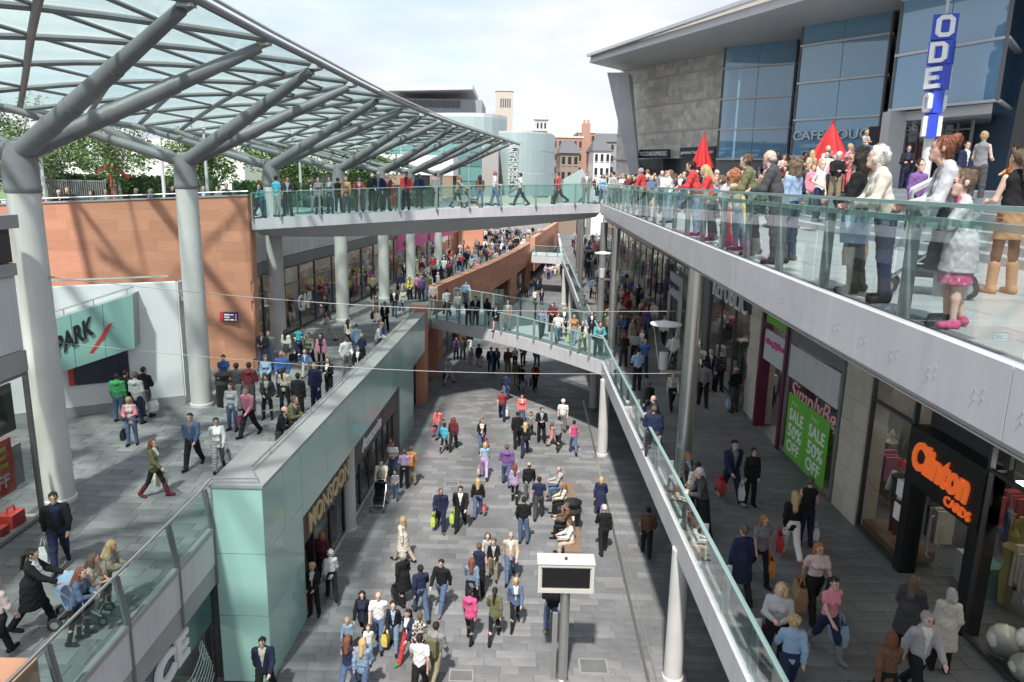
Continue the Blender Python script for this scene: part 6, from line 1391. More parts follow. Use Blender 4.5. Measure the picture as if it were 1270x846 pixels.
def fabric(c, kind='plain'):
    key = (c, kind)
    if key not in FAB:
        col = COLS[c]
        if kind == 'plain': m = mat('cloth_'+c, col, .88, var=.10, scale=14, bump=.25, bscale=120, spec=.25, rnd=.12)
        elif kind == 'hair': m = mat('hair_'+c, col, .6, var=.25, scale=40, bump=.5, bscale=60, spec=.35, stretch=(1.5,1.5,.35), rnd=.12)
        elif kind == 'shiny': m = mat('shiny_'+c, col, .35, var=.15, scale=12, bump=.5, bscale=25, spec=.5)
        else:               # stripes, checks and prints
            m = mat('cloth_'+kind+'_'+c, col, .88); n = m.node_tree.nodes; l = m.node_tree.links; b = n['Principled BSDF']
            w = n.new('ShaderNodeTexWave') if kind == 'striped' else (n.new('ShaderNodeTexChecker') if kind == 'checked' else n.new('ShaderNodeTexVoronoi'))
            t_ = n.new('ShaderNodeTexCoord'); l.new(t_.outputs['Object'], w.inputs['Vector']); w.inputs['Scale'].default_value = {'striped':7,'checked':14,'print':22}[kind]
            if kind == 'striped': w.bands_direction = 'Z'
            r = n.new('ShaderNodeValToRGB'); r.color_ramp.elements[0].position = .45; r.color_ramp.elements[1].position = .55 if kind != 'print' else .5
            if kind == 'print': r.color_ramp.elements[0].position = .22; r.color_ramp.elements[1].position = .30
            r.color_ramp.elements[0].color = (*col, 1); r.color_ramp.elements[1].color = ((.6,.6,.6,1) if sum(col) < .8 else (.05,.05,.06,1)) if kind != 'print' else (.55,.5,.48,1)
            if kind == 'print': r.color_ramp.elements[1].color = (*col, 1); r.color_ramp.elements[0].color = (.5,.46,.44,1)
            if c == 'red' : r.color_ramp.elements[1].color = (.02,.02,.02,1)
            l.new(w.outputs['Fac' if kind != 'print' else 'Distance'], r.inputs[0]); l.new(r.outputs[0], b.inputs['Base Color'])
        FAB[key] = m
    return FAB[key]
SKINS = [mat('skin_%d' % i, c, .55, var=.06, scale=20, spec=.35) for i, c in enumerate([(.56,.34,.26),(.60,.39,.31),(.50,.30,.22),(.62,.42,.34),(.30,.16,.10)])]
NAMEC = dict(lightblue='light blue', paledenim='pale denim', lightgrey='light grey', darkgrey='dark grey', hotpink='bright pink', palepink='pale pink', greyhair='grey', whitehair='white', dark='dark', mouse='light brown')
PW = dict(walk_b='walking', walk_c='walking', stand_b='standing', stand_c='standing', walk='walking', stride='strolling', stand='standing', hold='standing', push='pushing', rail='leaning', hip='posing', carry='walking', sit='sitting')
PEOPLE = []
def child_of(o, name, me, m):
    c = bpy.data.objects.new(name, me); COL.objects.link(c); c.parent = o; c.material_slots[0].link = 'OBJECT'; c.material_slots[0].material = m; return c
def split(s):
    v, c = s.split(':'); k = 'plain'
    if '/' in c: c, k = c.split('/')
    return v, c, k
HV = dict(short='short %s hair', long='long %s hair', bob='%s bob', bun='%s bun', bigbun='%s bun', ponytail='%s ponytail', curly='%s curly hair', whitecurl='%s wavy hair', hat='%s cap', bald='thinning %s hair')
def person(pos, face, sex, pose, top, bottom, hair, where, lod=1, height=None, shoes='shoes:black', group=None, skin=None, mirror=None, label=None, extra=None, inner=None):
    pos = Vector(pos); i = len(PEOPLE); rng = random.Random(i*7+1)
    H = height or {'m': rng.uniform(1.70,1.82), 'f': rng.uniform(1.58,1.70), 'c': rng.uniform(1.15,1.35)}[sex]; s = H/1.765
    tv, tc_, tk = split(top); bv, bc, bk_ = split(bottom); hv, hc, _ = split(hair); sv, sc_, _ = split(shoes)
    if lod: pose = {'walk': rng.choice(('walk','walk','walk_b','walk_c')), 'stand': rng.choice(('stand','stand_b','stand_c'))}.get(pose, pose)
    o = bpy.data.objects.new('person', person_part('body', '', pose, sex, lod)); COL.objects.link(o)
    o.material_slots[0].link = 'OBJECT'; o.material_slots[0].material = SKINS[rng.choice((0,1,1,2,3)) if skin is None else skin]
    mir = (rng.random() < .5) if mirror is None else mirror
    o.location = pos; o.rotation_euler = (0, 0, -R_(face)); w_ = s*rng.uniform(.94,1.12)*(1 if lod else .97); o.scale = (-w_ if mir else w_, w_, s)
    child_of(o, 'hair' if hv != 'hat' else 'cap', person_part('hair', hv, pose, sex, lod), fabric(hc, 'hair' if hv != 'hat' else 'plain'))
    if bv == 'dress': child_of(o, 'dress', person_part('bottom', 'dress', pose, sex, lod), fabric(bc, bk_))
    else: child_of(o, bv, person_part('bottom', bv, pose, sex, lod), fabric(bc, bk_))
    if tv != 'none':
        tt_ = child_of(o, tv if tv not in ('tee','top') else 't_shirt', person_part('top', tv, pose, sex, lod), fabric(tc_, tk))
        if len(tt_.material_slots) > 1: tt_.material_slots[1].link = 'OBJECT'; tt_.material_slots[1].material = fabric(inner or rng.choice([q for q in ('white','white','lightgrey','black','lightblue','grey','navy','cream') if q != tc_]))
    for sd_ in 'LR': child_of(o, sv[:-1], person_part('shoes', sv+sd_, pose, sex, lod), fabric(sc_))
    if extra: child_of(o, extra.split(':')[0], person_part('bottom', extra.split(':')[0], pose, sex, lod), fabric(extra.split(':')[1]))
    nm = lambda c, k: ((k+' ') if k not in ('plain','shiny') else '') + NAMEC.get(c, c)
    tt = {'tee':'t-shirt','top':'top'}.get(tv, tv)
    if label is None:
        who = 'child' if sex == 'c' else 'person'
        label = f"{who}, {HV[hv] % NAMEC.get(hc, hc)}, " + f"{nm(tc_,tk)} {tt}, {nm(bc,bk_)} {bv}, {PW[pose]} {where}"
    if len(label.replace(',', ' ').split()) > 16: label = label.replace(PW[pose]+' ', '')
    tag(o, label, 'person', group or 'people '+where)
    PEOPLE.append(o); return o
# ---- carried and pushed things
BAGN = [0]
def carrier_bag(p, c, lab, s=1.0, rz=0.0, handle=True):
    t = thing('shopping_bag', p, lab, 'bag', 'bags carried by shoppers', rz); q = Vector((0,0,0)); w, d, h = .17*s, .07*s, .40*s
    mb = MB(); vs = [(-w*.9,-d,0),(w*.9,-d,0),(w*.9,d,0),(-w*.9,d,0),(-w,-d*1.3,h*.5),(w,-d*1.3,h*.5),(w,d*1.3,h*.5),(-w,d*1.3,h*.5),(-w*.95,-d*.7,h),(w*.95,-d*.7,h),(w*.95,d*.7,h),(-w*.95,d*.7,h)]
    mb.add(vs, [[3,2,1,0],[0,1,5,4],[1,2,6,5],[2,3,7,6],[3,0,4,7],[4,5,9,8],[5,6,10,9],[6,7,11,10],[7,4,8,11]]); mb.build('bag_body', fabric(c, 'shiny'), t, off=(0,0,0))
    if handle:
        for sy in (-1,1): MB().path([(-w*.4,sy*d*.6,h*.97),(-w*.25,sy*d*.25,h*1.32),(w*.25,sy*d*.25,h*1.32),(w*.4,sy*d*.6,h*.97)], .008*s, 5).build('handle', fabric(c), t, off=(0,0,0))
    return t
def give_bag(o, c, lab, side=1, s=1.0, z=None):
    """hang a bag below a hand of person o"""
    f = -o.rotation_euler.z; sc = abs(o.scale.x); off = Vector((math.cos(-f)*.26*side, math.sin(-f)*.26*side, 0))*sc
    return carrier_bag(Vector(o.location)+off+Vector((0,0,(z if z is not None else .22)*sc)), c, lab, s, o.rotation_euler.z+R_(80))
def backpack(o, c, lab):
    t = thing('backpack', o.location, lab, 'backpack', None, o.rotation_euler.z); t.scale = (abs(o.scale.x),)*3
    for nm, q in (('pack',((-.15,-.30),(.15,-.30),(.16,-.15),(-.16,-.15))),('pocket',((-.11,-.35),(.11,-.35),(.11,-.30),(-.11,-.30)))):
        z0, z1 = (1.0,1.45) if nm == 'pack' else (1.03,1.22); MB().hexa(q, z0, z1).build(nm, fabric(c), t, off=(0,0,0))
    for s in (-1,1): MB().path([(s*.09,-.14,1.44),(s*.10,-.02,1.49),(s*.11,.11,1.40),(s*.12,.10,1.15),(s*.13,-.14,1.05)], .018, 5).build('strap', fabric(c), t, off=(0,0,0))
def pushchair(p, rz, c, lab):
    t = thing('pushchair', p, lab, 'pushchair', 'pushchairs', rz); z = Vector((0,0,0)); k = dict(off=(0,0,0))
    fr = MB()
    for s in (-1,1):
        fr.path([(s*.23,-.42,1.0),(s*.24,-.1,.62),(s*.24,.42,.18)], .014, 6); fr.path([(s*.24,-.38,.18),(s*.24,.02,.60)], .013, 6)
    fr.path([(-.23,-.42,1.0),(.23,-.42,1.0)], .016, 6); fr.path([(-.24,.35,.24),(.24,.35,.24)], .012, 6); fr.path([(-.24,-.36,.2),(.24,-.36,.2)], .012, 6)
    fr.build('frame', STEELL, t, **k)
    MB().add([(-.2,-.18,.42),(.2,-.18,.42),(.2,.22,.46),(-.2,.22,.46),(-.2,-.30,.86),(.2,-.30,.86),(-.2,-.18,.36),(.2,-.18,.36),(.2,.22,.40),(-.2,.22,.40),(-.2,-.34,.84),(.2,-.34,.84)], [[0,1,2,3],[1,0,4,5],[9,8,7,6],[6,7,11,10],[3,2,8,9],[0,3,9,6],[2,1,7,8],[4,10,11,5],[0,6,10,4],[1,5,11,7]]).build('seat', fabric(c), t, **k)
    hd_ = MB(); n = 8; vs = []
    for i in range(5):
        a = R_(-20+i*32); 
        for j in range(n): b = math.pi*j/(n-1); vs.append((.22*math.cos(b), -.12-.30*math.cos(a)*(.4+.6*math.sin(b)), .74+.30*math.sin(a)*(.55+.45*math.sin(b))))
    hd_.add(vs, [[i*n+j, i*n+j+1, (i+1)*n+j+1, (i+1)*n+j] for i in range(4) for j in range(n-1)]); hd_.build('hood', fabric(c), t, smooth=True, **k)
    for (x, y, r) in ((-.25,.42,.10),(.25,.42,.10),(-.25,-.38,.13),(.25,-.38,.13)):
        w = MB(); w.path([(x-.02,y,r),(x+.02,y,r)], r, 16); o = w.build('wheel', FRAME, t, **k); h_ = MB(); h_.path([(x-.026,y,r),(x+.026,y,r)], r*.55, 10); h_.build('hub', STEELL, o, **k)
    MB().box(-.18,-.3,.22,.18,.2,.34).build('basket', fabric('darkgrey'), t, **k)
    return t

def push_ahead(o, c, lab, d=.78):
    f = -o.rotation_euler.z; v = Vector((math.sin(f), math.cos(f), 0))
    return pushchair(Vector(o.location)+v*d, o.rotation_euler.z, c, lab)
def find(frag): return [o for o in PEOPLE if frag in o['label']][0]
# ================================================================ the people of the photograph, one line each
def floor_at(px, py, lev):
    return at(px, py, {'low': 0.0, 'mid': M0, 'up': U0, 'plaza': PZ}[lev])
def rail_spot(px, xf, z, hh):
    best = None
    for k in range(800):
        Y = 4.5+k*.06; p = proj((xf(Y), Y, z+hh))
        if p and (best is None or abs(p[0]-px) < best[0]): best = (abs(p[0]-px), Y)
    return Vector((xf(best[1]), best[1], z))
RAILS = {'R': lambda Y: re_x(Y)+.52, 'L': lambda Y: LX(Y)-1.2, 'N': lambda Y: XN-.66}
def crowd(txt, lev, where, frame=(0,0,1), lod=1, group=None):
    ox, oy, sc_ = frame; out = []
    for ln in txt.strip().splitlines():
        ln = ln.strip()
        if not ln or ln[0] == '#': continue
        opt = {}; note = ''
        if '|' in ln: ln, note = ln.split('|'); note = note.strip()
        w = []
        for t in ln.split():
            if '=' in t: a, b = t.split('='); opt[a] = b
            else: w.append(t)
        px, py = ox+float(w[0])/sc_, oy+float(w[1])/sc_
        p = floor_at(px, py, opt.get('lev', lev))
        if 'y' in opt: q = aty(px, py, float(opt['y'])); p = Vector((q.x, q.y, p.z))
        if 'rail' in opt: p = rail_spot(px, RAILS[opt['rail']], M0, 1.0)
        o = person(p, float(w[2]), w[3], w[4], w[5], w[6], w[7], (note or where), lod=int(opt.get('lod', lod)), height=float(opt['h']) if 'h' in opt else None, shoes=opt.get('shoes','shoes:black'), group=group or 'people '+where, skin=int(opt['skin']) if 'skin' in opt else None)
        if 'bag' in opt:
            bc, bs = opt['bag'].split(','); cn = NAMEC.get(bc, bc)
            give_bag(o, bc, f"{cn} carrier bag held by the {'child' if w[3] == 'c' else 'person'} in {NAMEC.get(split(w[5])[1], split(w[5])[1])} {split(w[5])[0] if split(w[5])[0] != 'tee' else 't-shirt'} {note or where}", int(bs), s=float(opt.get('bsz', 1.0)))
        if 'pack' in opt: backpack(o, opt['pack'], f"{NAMEC.get(opt['pack'], opt['pack'])} backpack worn by the person in {NAMEC.get(split(w[5])[1], split(w[5])[1])} {where}")
        out.append(o)
    return out
Z8 = (420, 560, 2.957); Z5 = (420, 280, 3.0214); Z9 = (840, 560, 2.953); Z4 = (0, 280, 3.0214); Z7 = (0, 560, 2.957); ZC = (300, 280, 4.7); ZL = (400, 480, 4.23); ZB_ = (300, 140, 3.175); ZR = (680, 140, 3.175); ZH = (920, 160, 3.254)
crowd('''
375 290 178 m walk jacket:navy trousers:navy short:mouse shoes=shoes:brown bag=lime,1
447 281 182 m walk jacket:black trousers:black short:dark bag=lime,1
510 238 2 f carry jacket:black jeans:denim long:blonde bag=coral,1 bsz=.7
615 125 0 m walk hoodie:purple jeans:denim short:mouse
645 185 5 f stride jacket:lilac leggings:black long:auburn
695 188 0 m walk shirt:black trousers:grey bald:dark
732 245 8 m carry tee:navy trousers:darkgrey short:dark
676 336 4 m stand shirt:black jeans:denim short:dark
535 97 0 f walk top:lightblue trousers:lilac bob:blonde bag=palepink,-1 bsz=.7
957 236 15 f walk coat:navy trousers:purple bob:blonde
968 370 -5 m stride jacket:black trousers:black hat:cream
1126 380 10 m walk shirt:brown trousers:black short:dark | in the gallery's shade
545 435 180 c walk tee:lightgrey jeans:paledenim long:mouse h=1.35
567 466 182 c walk jacket:black trousers:khaki short:mouse h=1.38
628 472 180 m walk jacket:beige jeans:denim short:greyhair
514 530 5 m stand vest:navy trousers:black short:mouse
487 572 8 f walk jacket:paledenim trousers:black long:auburn
480 697 15 f walk hoodie:hotpink leggings:black short:dark
570 690 5 f walk jacket:olive leggings:black ponytail:dark
646 640 178 f walk jacket:denim leggings:black long:blonde
776 664 -8 m stand jacket:black jeans:denim short:dark shoes=shoes:tan pack=black
238 402 -60 f walk coat:cream trousers:beige curly:blonde
237 556 -35 f walk coat:black leggings:black whitecurl:greyhair bag=black,-1
302 604 -20 f walk jacket:navy jeans:denim short:dark
378 582 -160 m walk shirt:black jeans:denim short:dark shoes=shoes:grey
150 712 180 m walk tee:white jeans:denim bald:greyhair
92 706 185 f walk cardigan:black leggings:black long:dark
203 727 178 c walk jacket:black jeans:paledenim short:dark h=1.5 bag=yellow,1
258 768 -150 f walk jacket:navy trousers:red ponytail:dark shoes=shoes:green
298 786 20 f walk shirt:cream/checked leggings:black short:mouse
355 852 20 m walk hoodie:grey trousers:khaki short:dark pack=olive
36 742 185 c walk jacket:lightblue trousers:black short:blonde h=1.1
112 768 178 c walk tee:white/print jeans:paledenim short:mouse h=1.1
38 884 10 f walk vest:navy jeans:denim long:auburn
92 900 15 f walk jacket:paledenim jeans:denim long:blonde
298 902 5 m walk tee:white trousers:black short:dark
812 176 -90 m sit hoodie:lightgrey jeans:denim bald:dark
828 232 -100 f sit jacket:cream trousers:black long:ginger
842 318 -80 m sit jacket:brown trousers:black short:mouse
852 378 -95 f sit jacket:white trousers:beige ponytail:mouse
''', 'low', 'near the street benches', Z8)
crowd('''
372 795 20 f walk jacket:coral jeans:denim ponytail:mouse bag=pink,-1
396 846 10 c walk jacket:turquoise leggings:black short:dark h=1.4
430 838 5 f walk jacket:maroon trousers:black curly:auburn
535 846 170 f walk cardigan:black jeans:denim long:auburn bag=hotpink,-1
612 726 0 m walk tee:red/striped trousers:navy short:mouse bag=white,1
626 655 0 m walk shirt:navy jeans:denim short:dark
685 745 175 f stand hoodie:coral jeans:denim bun:dark
668 832 -5 m walk jacket:black trousers:black short:dark
697 860 5 f walk jacket:black jeans:navy long:blonde
718 792 180 c walk hoodie:grey trousers:darkgrey short:dark
758 812 178 m stand jacket:black trousers:black short:dark
797 822 60 c walk top:pink skirt:pink ponytail:mouse h=1.15
822 838 20 f walk cardigan:grey leggings:black short:dark
838 772 -170 m stand tee:white trousers:grey hat:white
878 852 0 f walk vest:hotpink jeans:denim short:dark
735 612 170 f walk jacket:red trousers:black bob:dark bag=maroon,1
684 617 10 f walk jacket:black leggings:black short:dark bag=lilac,1
664 600 5 f stride jacket:olive leggings:grey long:mouse
570 552 175 m walk jacket:navy jeans:denim short:dark
592 541 185 f walk jacket:darkgrey/print trousers:black long:dark bag=yellow,1 bsz=.8
633 555 0 m walk jacket:brown trousers:khaki bald:mouse
660 535 178 f walk tee:white trousers:darkgrey short:dark
690 520 182 f stride jacket:black trousers:black long:dark
742 532 5 m walk jacket:grey jeans:denim short:dark
525 526 0 f walk jacket:black skirt:darkgrey short:dark bag=white,1
495 520 178 c walk jacket:beige leggings:beige short:blonde
440 502 170 f stand jacket:purple trousers:black short:dark
466 500 190 f stand cardigan:olive jeans:denim long:mouse
415 592 -150 f walk shirt:lightgrey trousers:lightgrey short:dark bag=black,1
490 472 5 f walk jacket:black trousers:white short:dark
''', 'low', 'near the bridge shadow', Z5)
crowd('''
316 588 180 m push tee:cream trousers:black short:dark
384 590 178 c walk tee:navy/striped jeans:denim short:dark h=1.25
430 528 0 f stand shirt:lilac trousers:black short:mouse
468 512 10 m stand jacket:tan trousers:khaki short:mouse pack=orange
364 450 182 f stand vest:tan skirt:cream long:mouse
372 470 178 f walk tee:white jeans:denim long:auburn
''', 'low', 'under the teal fascia', ZL)
push_ahead(find('cream t-shirt, black trousers, pushing'), 'black', 'black pushchair with a baby in white by the shop windows on the street')
crowd('''
1152 600 182 f stand jacket:black trousers:black whitecurl:blonde bag=coral,1 | outside the gold-lettered shop
1217 542 -20 f walk jacket:white trousers:black whitecurl:whitehair | entering the gold-lettered shop
1186 470 0 f stand jacket:maroon trousers:black bob:ginger | inside the gold-lettered shop
975 905 175 m walk jacket:navy trousers:black short:dark | by the teal pier
''', 'low', 'by the gold-lettered shop', Z7)
crowd('''
735 296 0 f walk jacket:cream leggings:black short:dark
760 296 180 m walk jacket:navy trousers:navy bald:dark
736 240 178 f walk tee:white jeans:denim long:dark
754 238 182 f walk top:palepink jeans:paledenim short:dark
704 268 10 m stand jacket:darkgrey trousers:black short:dark
721 264 0 m stand jacket:black jeans:denim short:mouse
788 196 180 m walk tee:white trousers:grey short:dark
800 190 180 f walk top:white jeans:denim long:dark
812 188 170 f walk tee:cream shorts:cream short:mouse
822 184 185 m walk tee:white trousers:beige short:dark
''', 'low', 'beyond the lower footbridge', Z5, lod=2)
# ---- right gallery
RG = 'on the covered gallery'
crowd('''
190 178 165 m walk jacket:navy trousers:navy short:dark shoes=shoes:lightgrey bag=red,1
262 198 182 f stand shirt:black trousers:black bun:dark bag=white,1
22 205 150 f walk jacket:darkgrey trousers:black short:ginger
60 262 10 f stand shirt:tan/striped trousers:black ponytail:dark
100 440 -88 m rail jacket:darkgrey trousers:black short:whitehair rail=R
222 545 -10 f carry coat:navy trousers:black short:mouse bag=black,-1
295 482 175 f walk tee:grey leggings:black long:ginger shoes=boots:black bag=orange,-1
408 392 5 f walk jacket:black trousers:white long:blonde shoes=shoes:coral bag=red,-1
462 346 2 m stand vest:black jeans:navy short:mouse bag=white,1 bsz=.8
488 606 178 f walk tee:palepink trousers:black long:ginger bag=tan,1 bsz=1.3
538 745 165 f walk top:pink jeans:navy ponytail:dark shoes=boots:grey bag=lightblue,-1 bsz=1.15
348 792 -160 f stand shirt:lightgrey/print trousers:black bob:blonde bag=red,1 bsz=1.2
398 905 10 f walk shirt:lightblue trousers:navy whitecurl:blonde
828 742 40 f stand coat:darkgrey trousers:black long:mouse | outside the card shop
958 802 25 f stand coat:cream trousers:black bob:greyhair | outside the card shop
862 912 172 m walk jacket:lightgrey trousers:black short:greyhair
745 980 5 f walk jacket:brown trousers:black bob:auburn
''', 'mid', RG, Z9)
crowd('''
1140 562 180 m walk tee:blue trousers:navy short:greyhair bag=white,1
1066 528 0 f stand jacket:black trousers:black bob:auburn
1106 522 5 f stand shirt:lightgrey trousers:black bob:mouse
1155 738 -5 f walk jacket:black jeans:denim short:mouse bag=palepink,1 bsz=.7
1246 690 175 f walk cardigan:cream trousers:black bob:blonde
1195 905 -85 m rail shirt:darkgrey trousers:black bald:mouse rail=R
1170 880 10 m walk jacket:navy trousers:darkgrey short:mouse
75 600 180 f stand jacket:black trousers:beige long:mouse
''', 'mid', 'near the bridge landing', Z5)
crowd('''
75 604 180 f stand jacket:black trousers:beige long:blonde bag=yellow,-1 bsz=1.2
72 585 178 m stand shirt:white jeans:denim short:dark
150 606 170 m stand shirt:black/print trousers:black short:dark
205 682 -20 m stand shirt:black trousers:darkgrey bald:mouse bag=lightblue,-1 bsz=.7
''', 'mid', 'outside the capitals shop', (840,280,2.953))
# ---- lower bridge
crowd('''
405 336 -20 m walk shirt:lightgrey trousers:black short:dark
446 346 10 f walk shirt:white trousers:white bob:blonde
486 374 170 f stand jacket:black trousers:darkgrey bob:mouse
512 372 180 m stand jacket:black trousers:black short:dark
556 372 20 f stand cardigan:black leggings:black long:dark bag=white,1
590 396 200 f stride jacket:black skirt:black short:dark
632 396 -170 m stand jacket:khaki trousers:grey short:greyhair
475 300 150 m walk shirt:lightblue trousers:navy short:dark
760 422 175 m walk shirt:lightblue/checked trousers:black short:dark
820 442 178 m walk tee:white jeans:denim short:mouse
842 420 182 f stand jacket:darkgrey leggings:black long:blonde
880 446 200 f walk top:tan jeans:paledenim long:mouse bag=lime,1 bsz=.8
912 476 -160 f walk cardigan:cream trousers:khaki short:greyhair
970 492 170 m rail jacket:teal/print trousers:darkgrey short:dark
1000 440 10 m stand tee:green trousers:black short:dark
945 430 180 f stand jacket:navy trousers:black long:dark
800 400 190 m stand shirt:maroon trousers:black short:dark
''', 'mid', 'on the lower footbridge', Z5)
# ---- left gallery
LG = 'near the car park'
crowd('''
452 732 -5 m stand hoodie:green jeans:denim short:dark
486 722 5 m stand jacket:black trousers:black short:dark | at the information board
522 742 5 m stand hoodie:lightgrey jeans:navy short:mouse
552 716 10 m stand jacket:black trousers:darkgrey short:dark bag=white,1 | at the information board
498 822 165 f hold cardigan:pink jeans:denim long:blonde bag=black,1 bsz=.8
705 618 100 m stand jacket:black trousers:black bald:dark
727 905 178 m walk jacket:denim trousers:black short:dark
822 912 160 f walk cardigan:lightgrey trousers:lightgrey/striped ponytail:dark bag=grey,-1 bsz=.8
874 766 182 f stand shirt:lightgrey jeans:denim long:mouse bag=hotpink,-1 bsz=.7
936 788 200 m walk shirt:pink trousers:black short:mouse
892 690 10 m stand tee:darkgrey trousers:grey short:dark
940 694 0 m stand hoodie:maroon trousers:darkgrey short:dark
845 640 150 f stand top:blue trousers:black ponytail:dark
1006 724 170 f stand jacket:darkgrey leggings:black long:dark bag=white,1
1070 690 5 f stand jacket:beige/print trousers:black ponytail:dark
1122 732 0 m stand jacket:black trousers:black short:dark
1186 690 -150 m stand shirt:navy trousers:navy short:mouse
1234 648 -160 f stand jacket:black trousers:black long:auburn
1002 640 178 f stand shirt:lightblue trousers:darkgrey whitecurl:mouse
1062 640 182 m stand shirt:blue trousers:navy bald:whitehair
1076 522 10 f stand jacket:cream skirt:darkgrey long:dark bag=black,1 bsz=.8
1122 506 -10 f push tee:teal trousers:navy short:dark
1162 532 180 f walk jacket:olive/print trousers:navy short:mouse
1206 538 175 f stand cardigan:pink/print leggings:black long:dark bag=brown,-1 bsz=.7
1146 566 178 c walk jacket:blue trousers:cream short:blonde h=1.2
1012 536 175 m stand shirt:grey jeans:paledenim short:mouse
990 540 185 m stand hoodie:darkgrey jeans:denim short:dark
1232 432 -100 f walk jacket:cream trousers:cream long:mouse
1226 372 -120 m stand jacket:black trousers:black short:dark | by the shop window
1085 792 95 m rail jacket:olive trousers:khaki short:mouse rail=L
1046 838 85 m rail jacket:black trousers:darkgrey bald:dark rail=L
''', 'mid', LG, Z4)
crowd('''
624 730 -5 f stand vest:cream trousers:black long:dark bag=black,-1 bsz=.8
672 784 5 m stand shirt:lightblue jeans:denim short:mouse
702 808 0 c stand shirt:navy trousers:black short:blonde h=1.4
785 748 90 m rail shirt:lightgrey jeans:denim short:mouse rail=L
800 668 88 m rail shirt:blue jeans:denim bald:mouse rail=L
612 880 130 m stand shirt:white trousers:grey short:mouse
785 562 175 f stand vest:darkgrey/print skirt:darkgrey/print bob:mouse bag=black,1
836 612 180 f stand jacket:black trousers:black short:mouse
890 532 178 m walk jacket:black jeans:denim short:mouse
942 512 182 f walk jacket:cream jeans:denim long:mouse bag=brown,1 bsz=.7
1048 442 0 m stand jacket:purple trousers:darkgrey short:greyhair
1116 492 5 m walk jacket:palepink trousers:brown bald:greyhair
980 432 170 f stand jacket:yellow trousers:black short:mouse
915 372 5 f stand jacket:black trousers:black long:blonde
950 322 180 f stand jacket:black leggings:black long:mouse
765 430 0 m stand jacket:khaki trousers:black short:mouse
620 440 5 m stand jacket:lime trousers:black short:dark
1160 330 178 f walk shirt:lightblue trousers:black short:mouse
1185 345 182 c walk shirt:lightgrey jeans:denim short:dark
1205 318 178 f walk jacket:red/checked jeans:denim long:dark
''', 'mid', 'past the second column', ZC)
W7 = 'by the near balustrade'
crowd('''
226 424 150 m walk jacket:black jeans:navy short:dark bag=white,1
132 642 75 f push coat:black trousers:black ponytail:dark
14 762 20 f walk shirt:palepink trousers:black bob:blonde
270 768 80 f rail jacket:denim leggings:black long:auburn h=1.5 rail=N
322 718 82 f rail tee:beige leggings:black long:mouse h=1.55 rail=N
386 660 78 f rail jacket:khaki/print leggings:darkgrey long:blonde h=1.5 shoes=shoes:white rail=N
574 166 95 f walk jacket:olive leggings:black long:auburn shoes=boots:maroon bag=cream,-1
''', 'mid', W7, Z7)
push_ahead(find('black coat, black trousers, pushing'), 'lightblue', 'pushchair with pale blue blanket and bright toys on the near left gallery')
push_ahead(find('teal t-shirt, navy trousers, pushing'), 'white', 'pale pushchair among shoppers on the left gallery')
# ---- upper bridge: feet lie on the bridge deck
def deck_z(x):
    for a, b in zip(BNs[:-1], BNs[1:]):
        if a.x <= x < b.x: return a.z+(b.z-a.z)*(x-a.x)/(b.x-a.x)
    return U0
def bridge_people(txt):
    for ln in txt.strip().splitlines():
        w = ln.split(); px = float(w[0]); dy = float(w[1])
        x0 = aty(px, 262, 36).x; 
        for _ in range(4):
            yb = None
            for a, b in zip(BNs[:-1], BNs[1:]):
                if a.x <= x0 <= b.x: yb = a.y+(b.y-a.y)*(x0-a.x)/(b.x-a.x)
            yb = 31.6 if yb is None and x0 < 0 else (41 if yb is None else yb); x0 = aty(px, 262, yb+dy).x
        opt = {t.split('=')[0]: t.split('=')[1] for t in w if '=' in t}
        o = person((x0, yb+dy, deck_z(x0)+.05), float(w[2]), w[3], w[4], w[5], w[6], w[7], 'on the upper footbridge', lod=1, height=float(opt['h']) if 'h' in opt else None, shoes=opt.get('shoes','shoes:black'))
bridge_people('''
326 .55 200 c rail shirt:teal jeans:denim short:dark h=1.4
344 .8 30 m stand tee:turquoise trousers:lightgrey short:dark
357 .9 150 m stand jacket:darkgrey trousers:black short:dark
396 .8 170 f stand shirt:grey leggings:black bun:dark
410 1.2 190 f stand jacket:grey trousers:navy short:dark
430 1.2 180 f stand jacket:orange/print trousers:darkgrey long:ginger
446 1.4 170 f stand jacket:red trousers:brown short:dark
462 1.6 20 m stand jacket:black trousers:black bald:greyhair
470 .9 180 m stand jacket:navy trousers:black short:greyhair
480 .9 160 m stand jacket:maroon trousers:black short:greyhair
488 .7 180 c stand tee:red shorts:red short:dark h=1.25
504 .7 182 m stand jacket:red trousers:black short:dark
567 1.2 92 f push cardigan:khaki leggings:black bob:ginger
613 1.6 88 m walk tee:white jeans:denim short:ginger
645 1.2 -90 m walk tee:white/print jeans:navy short:dark
692 1.5 -88 m walk jacket:red trousers:black short:dark
726 1.2 185 m stand jacket:grey trousers:grey short:dark
746 1.6 178 f stand shirt:lightblue jeans:denim long:dark
758 1.5 182 f stand jacket:cream jeans:denim short:mouse
770 1.4 170 f stand top:white jeans:navy long:mouse
420 3.2 0 f stand jacket:black trousers:black short:dark
520 3.4 10 m stand jacket:navy trousers:black short:mouse
595 3.6 0 f stand jacket:brown jeans:denim long:dark
540 3.6 0 m stand jacket:grey trousers:black short:dark
''')
push_ahead(find('khaki cardigan, black leggings, pushing'), 'black', 'black pushchair being pushed across the upper footbridge')
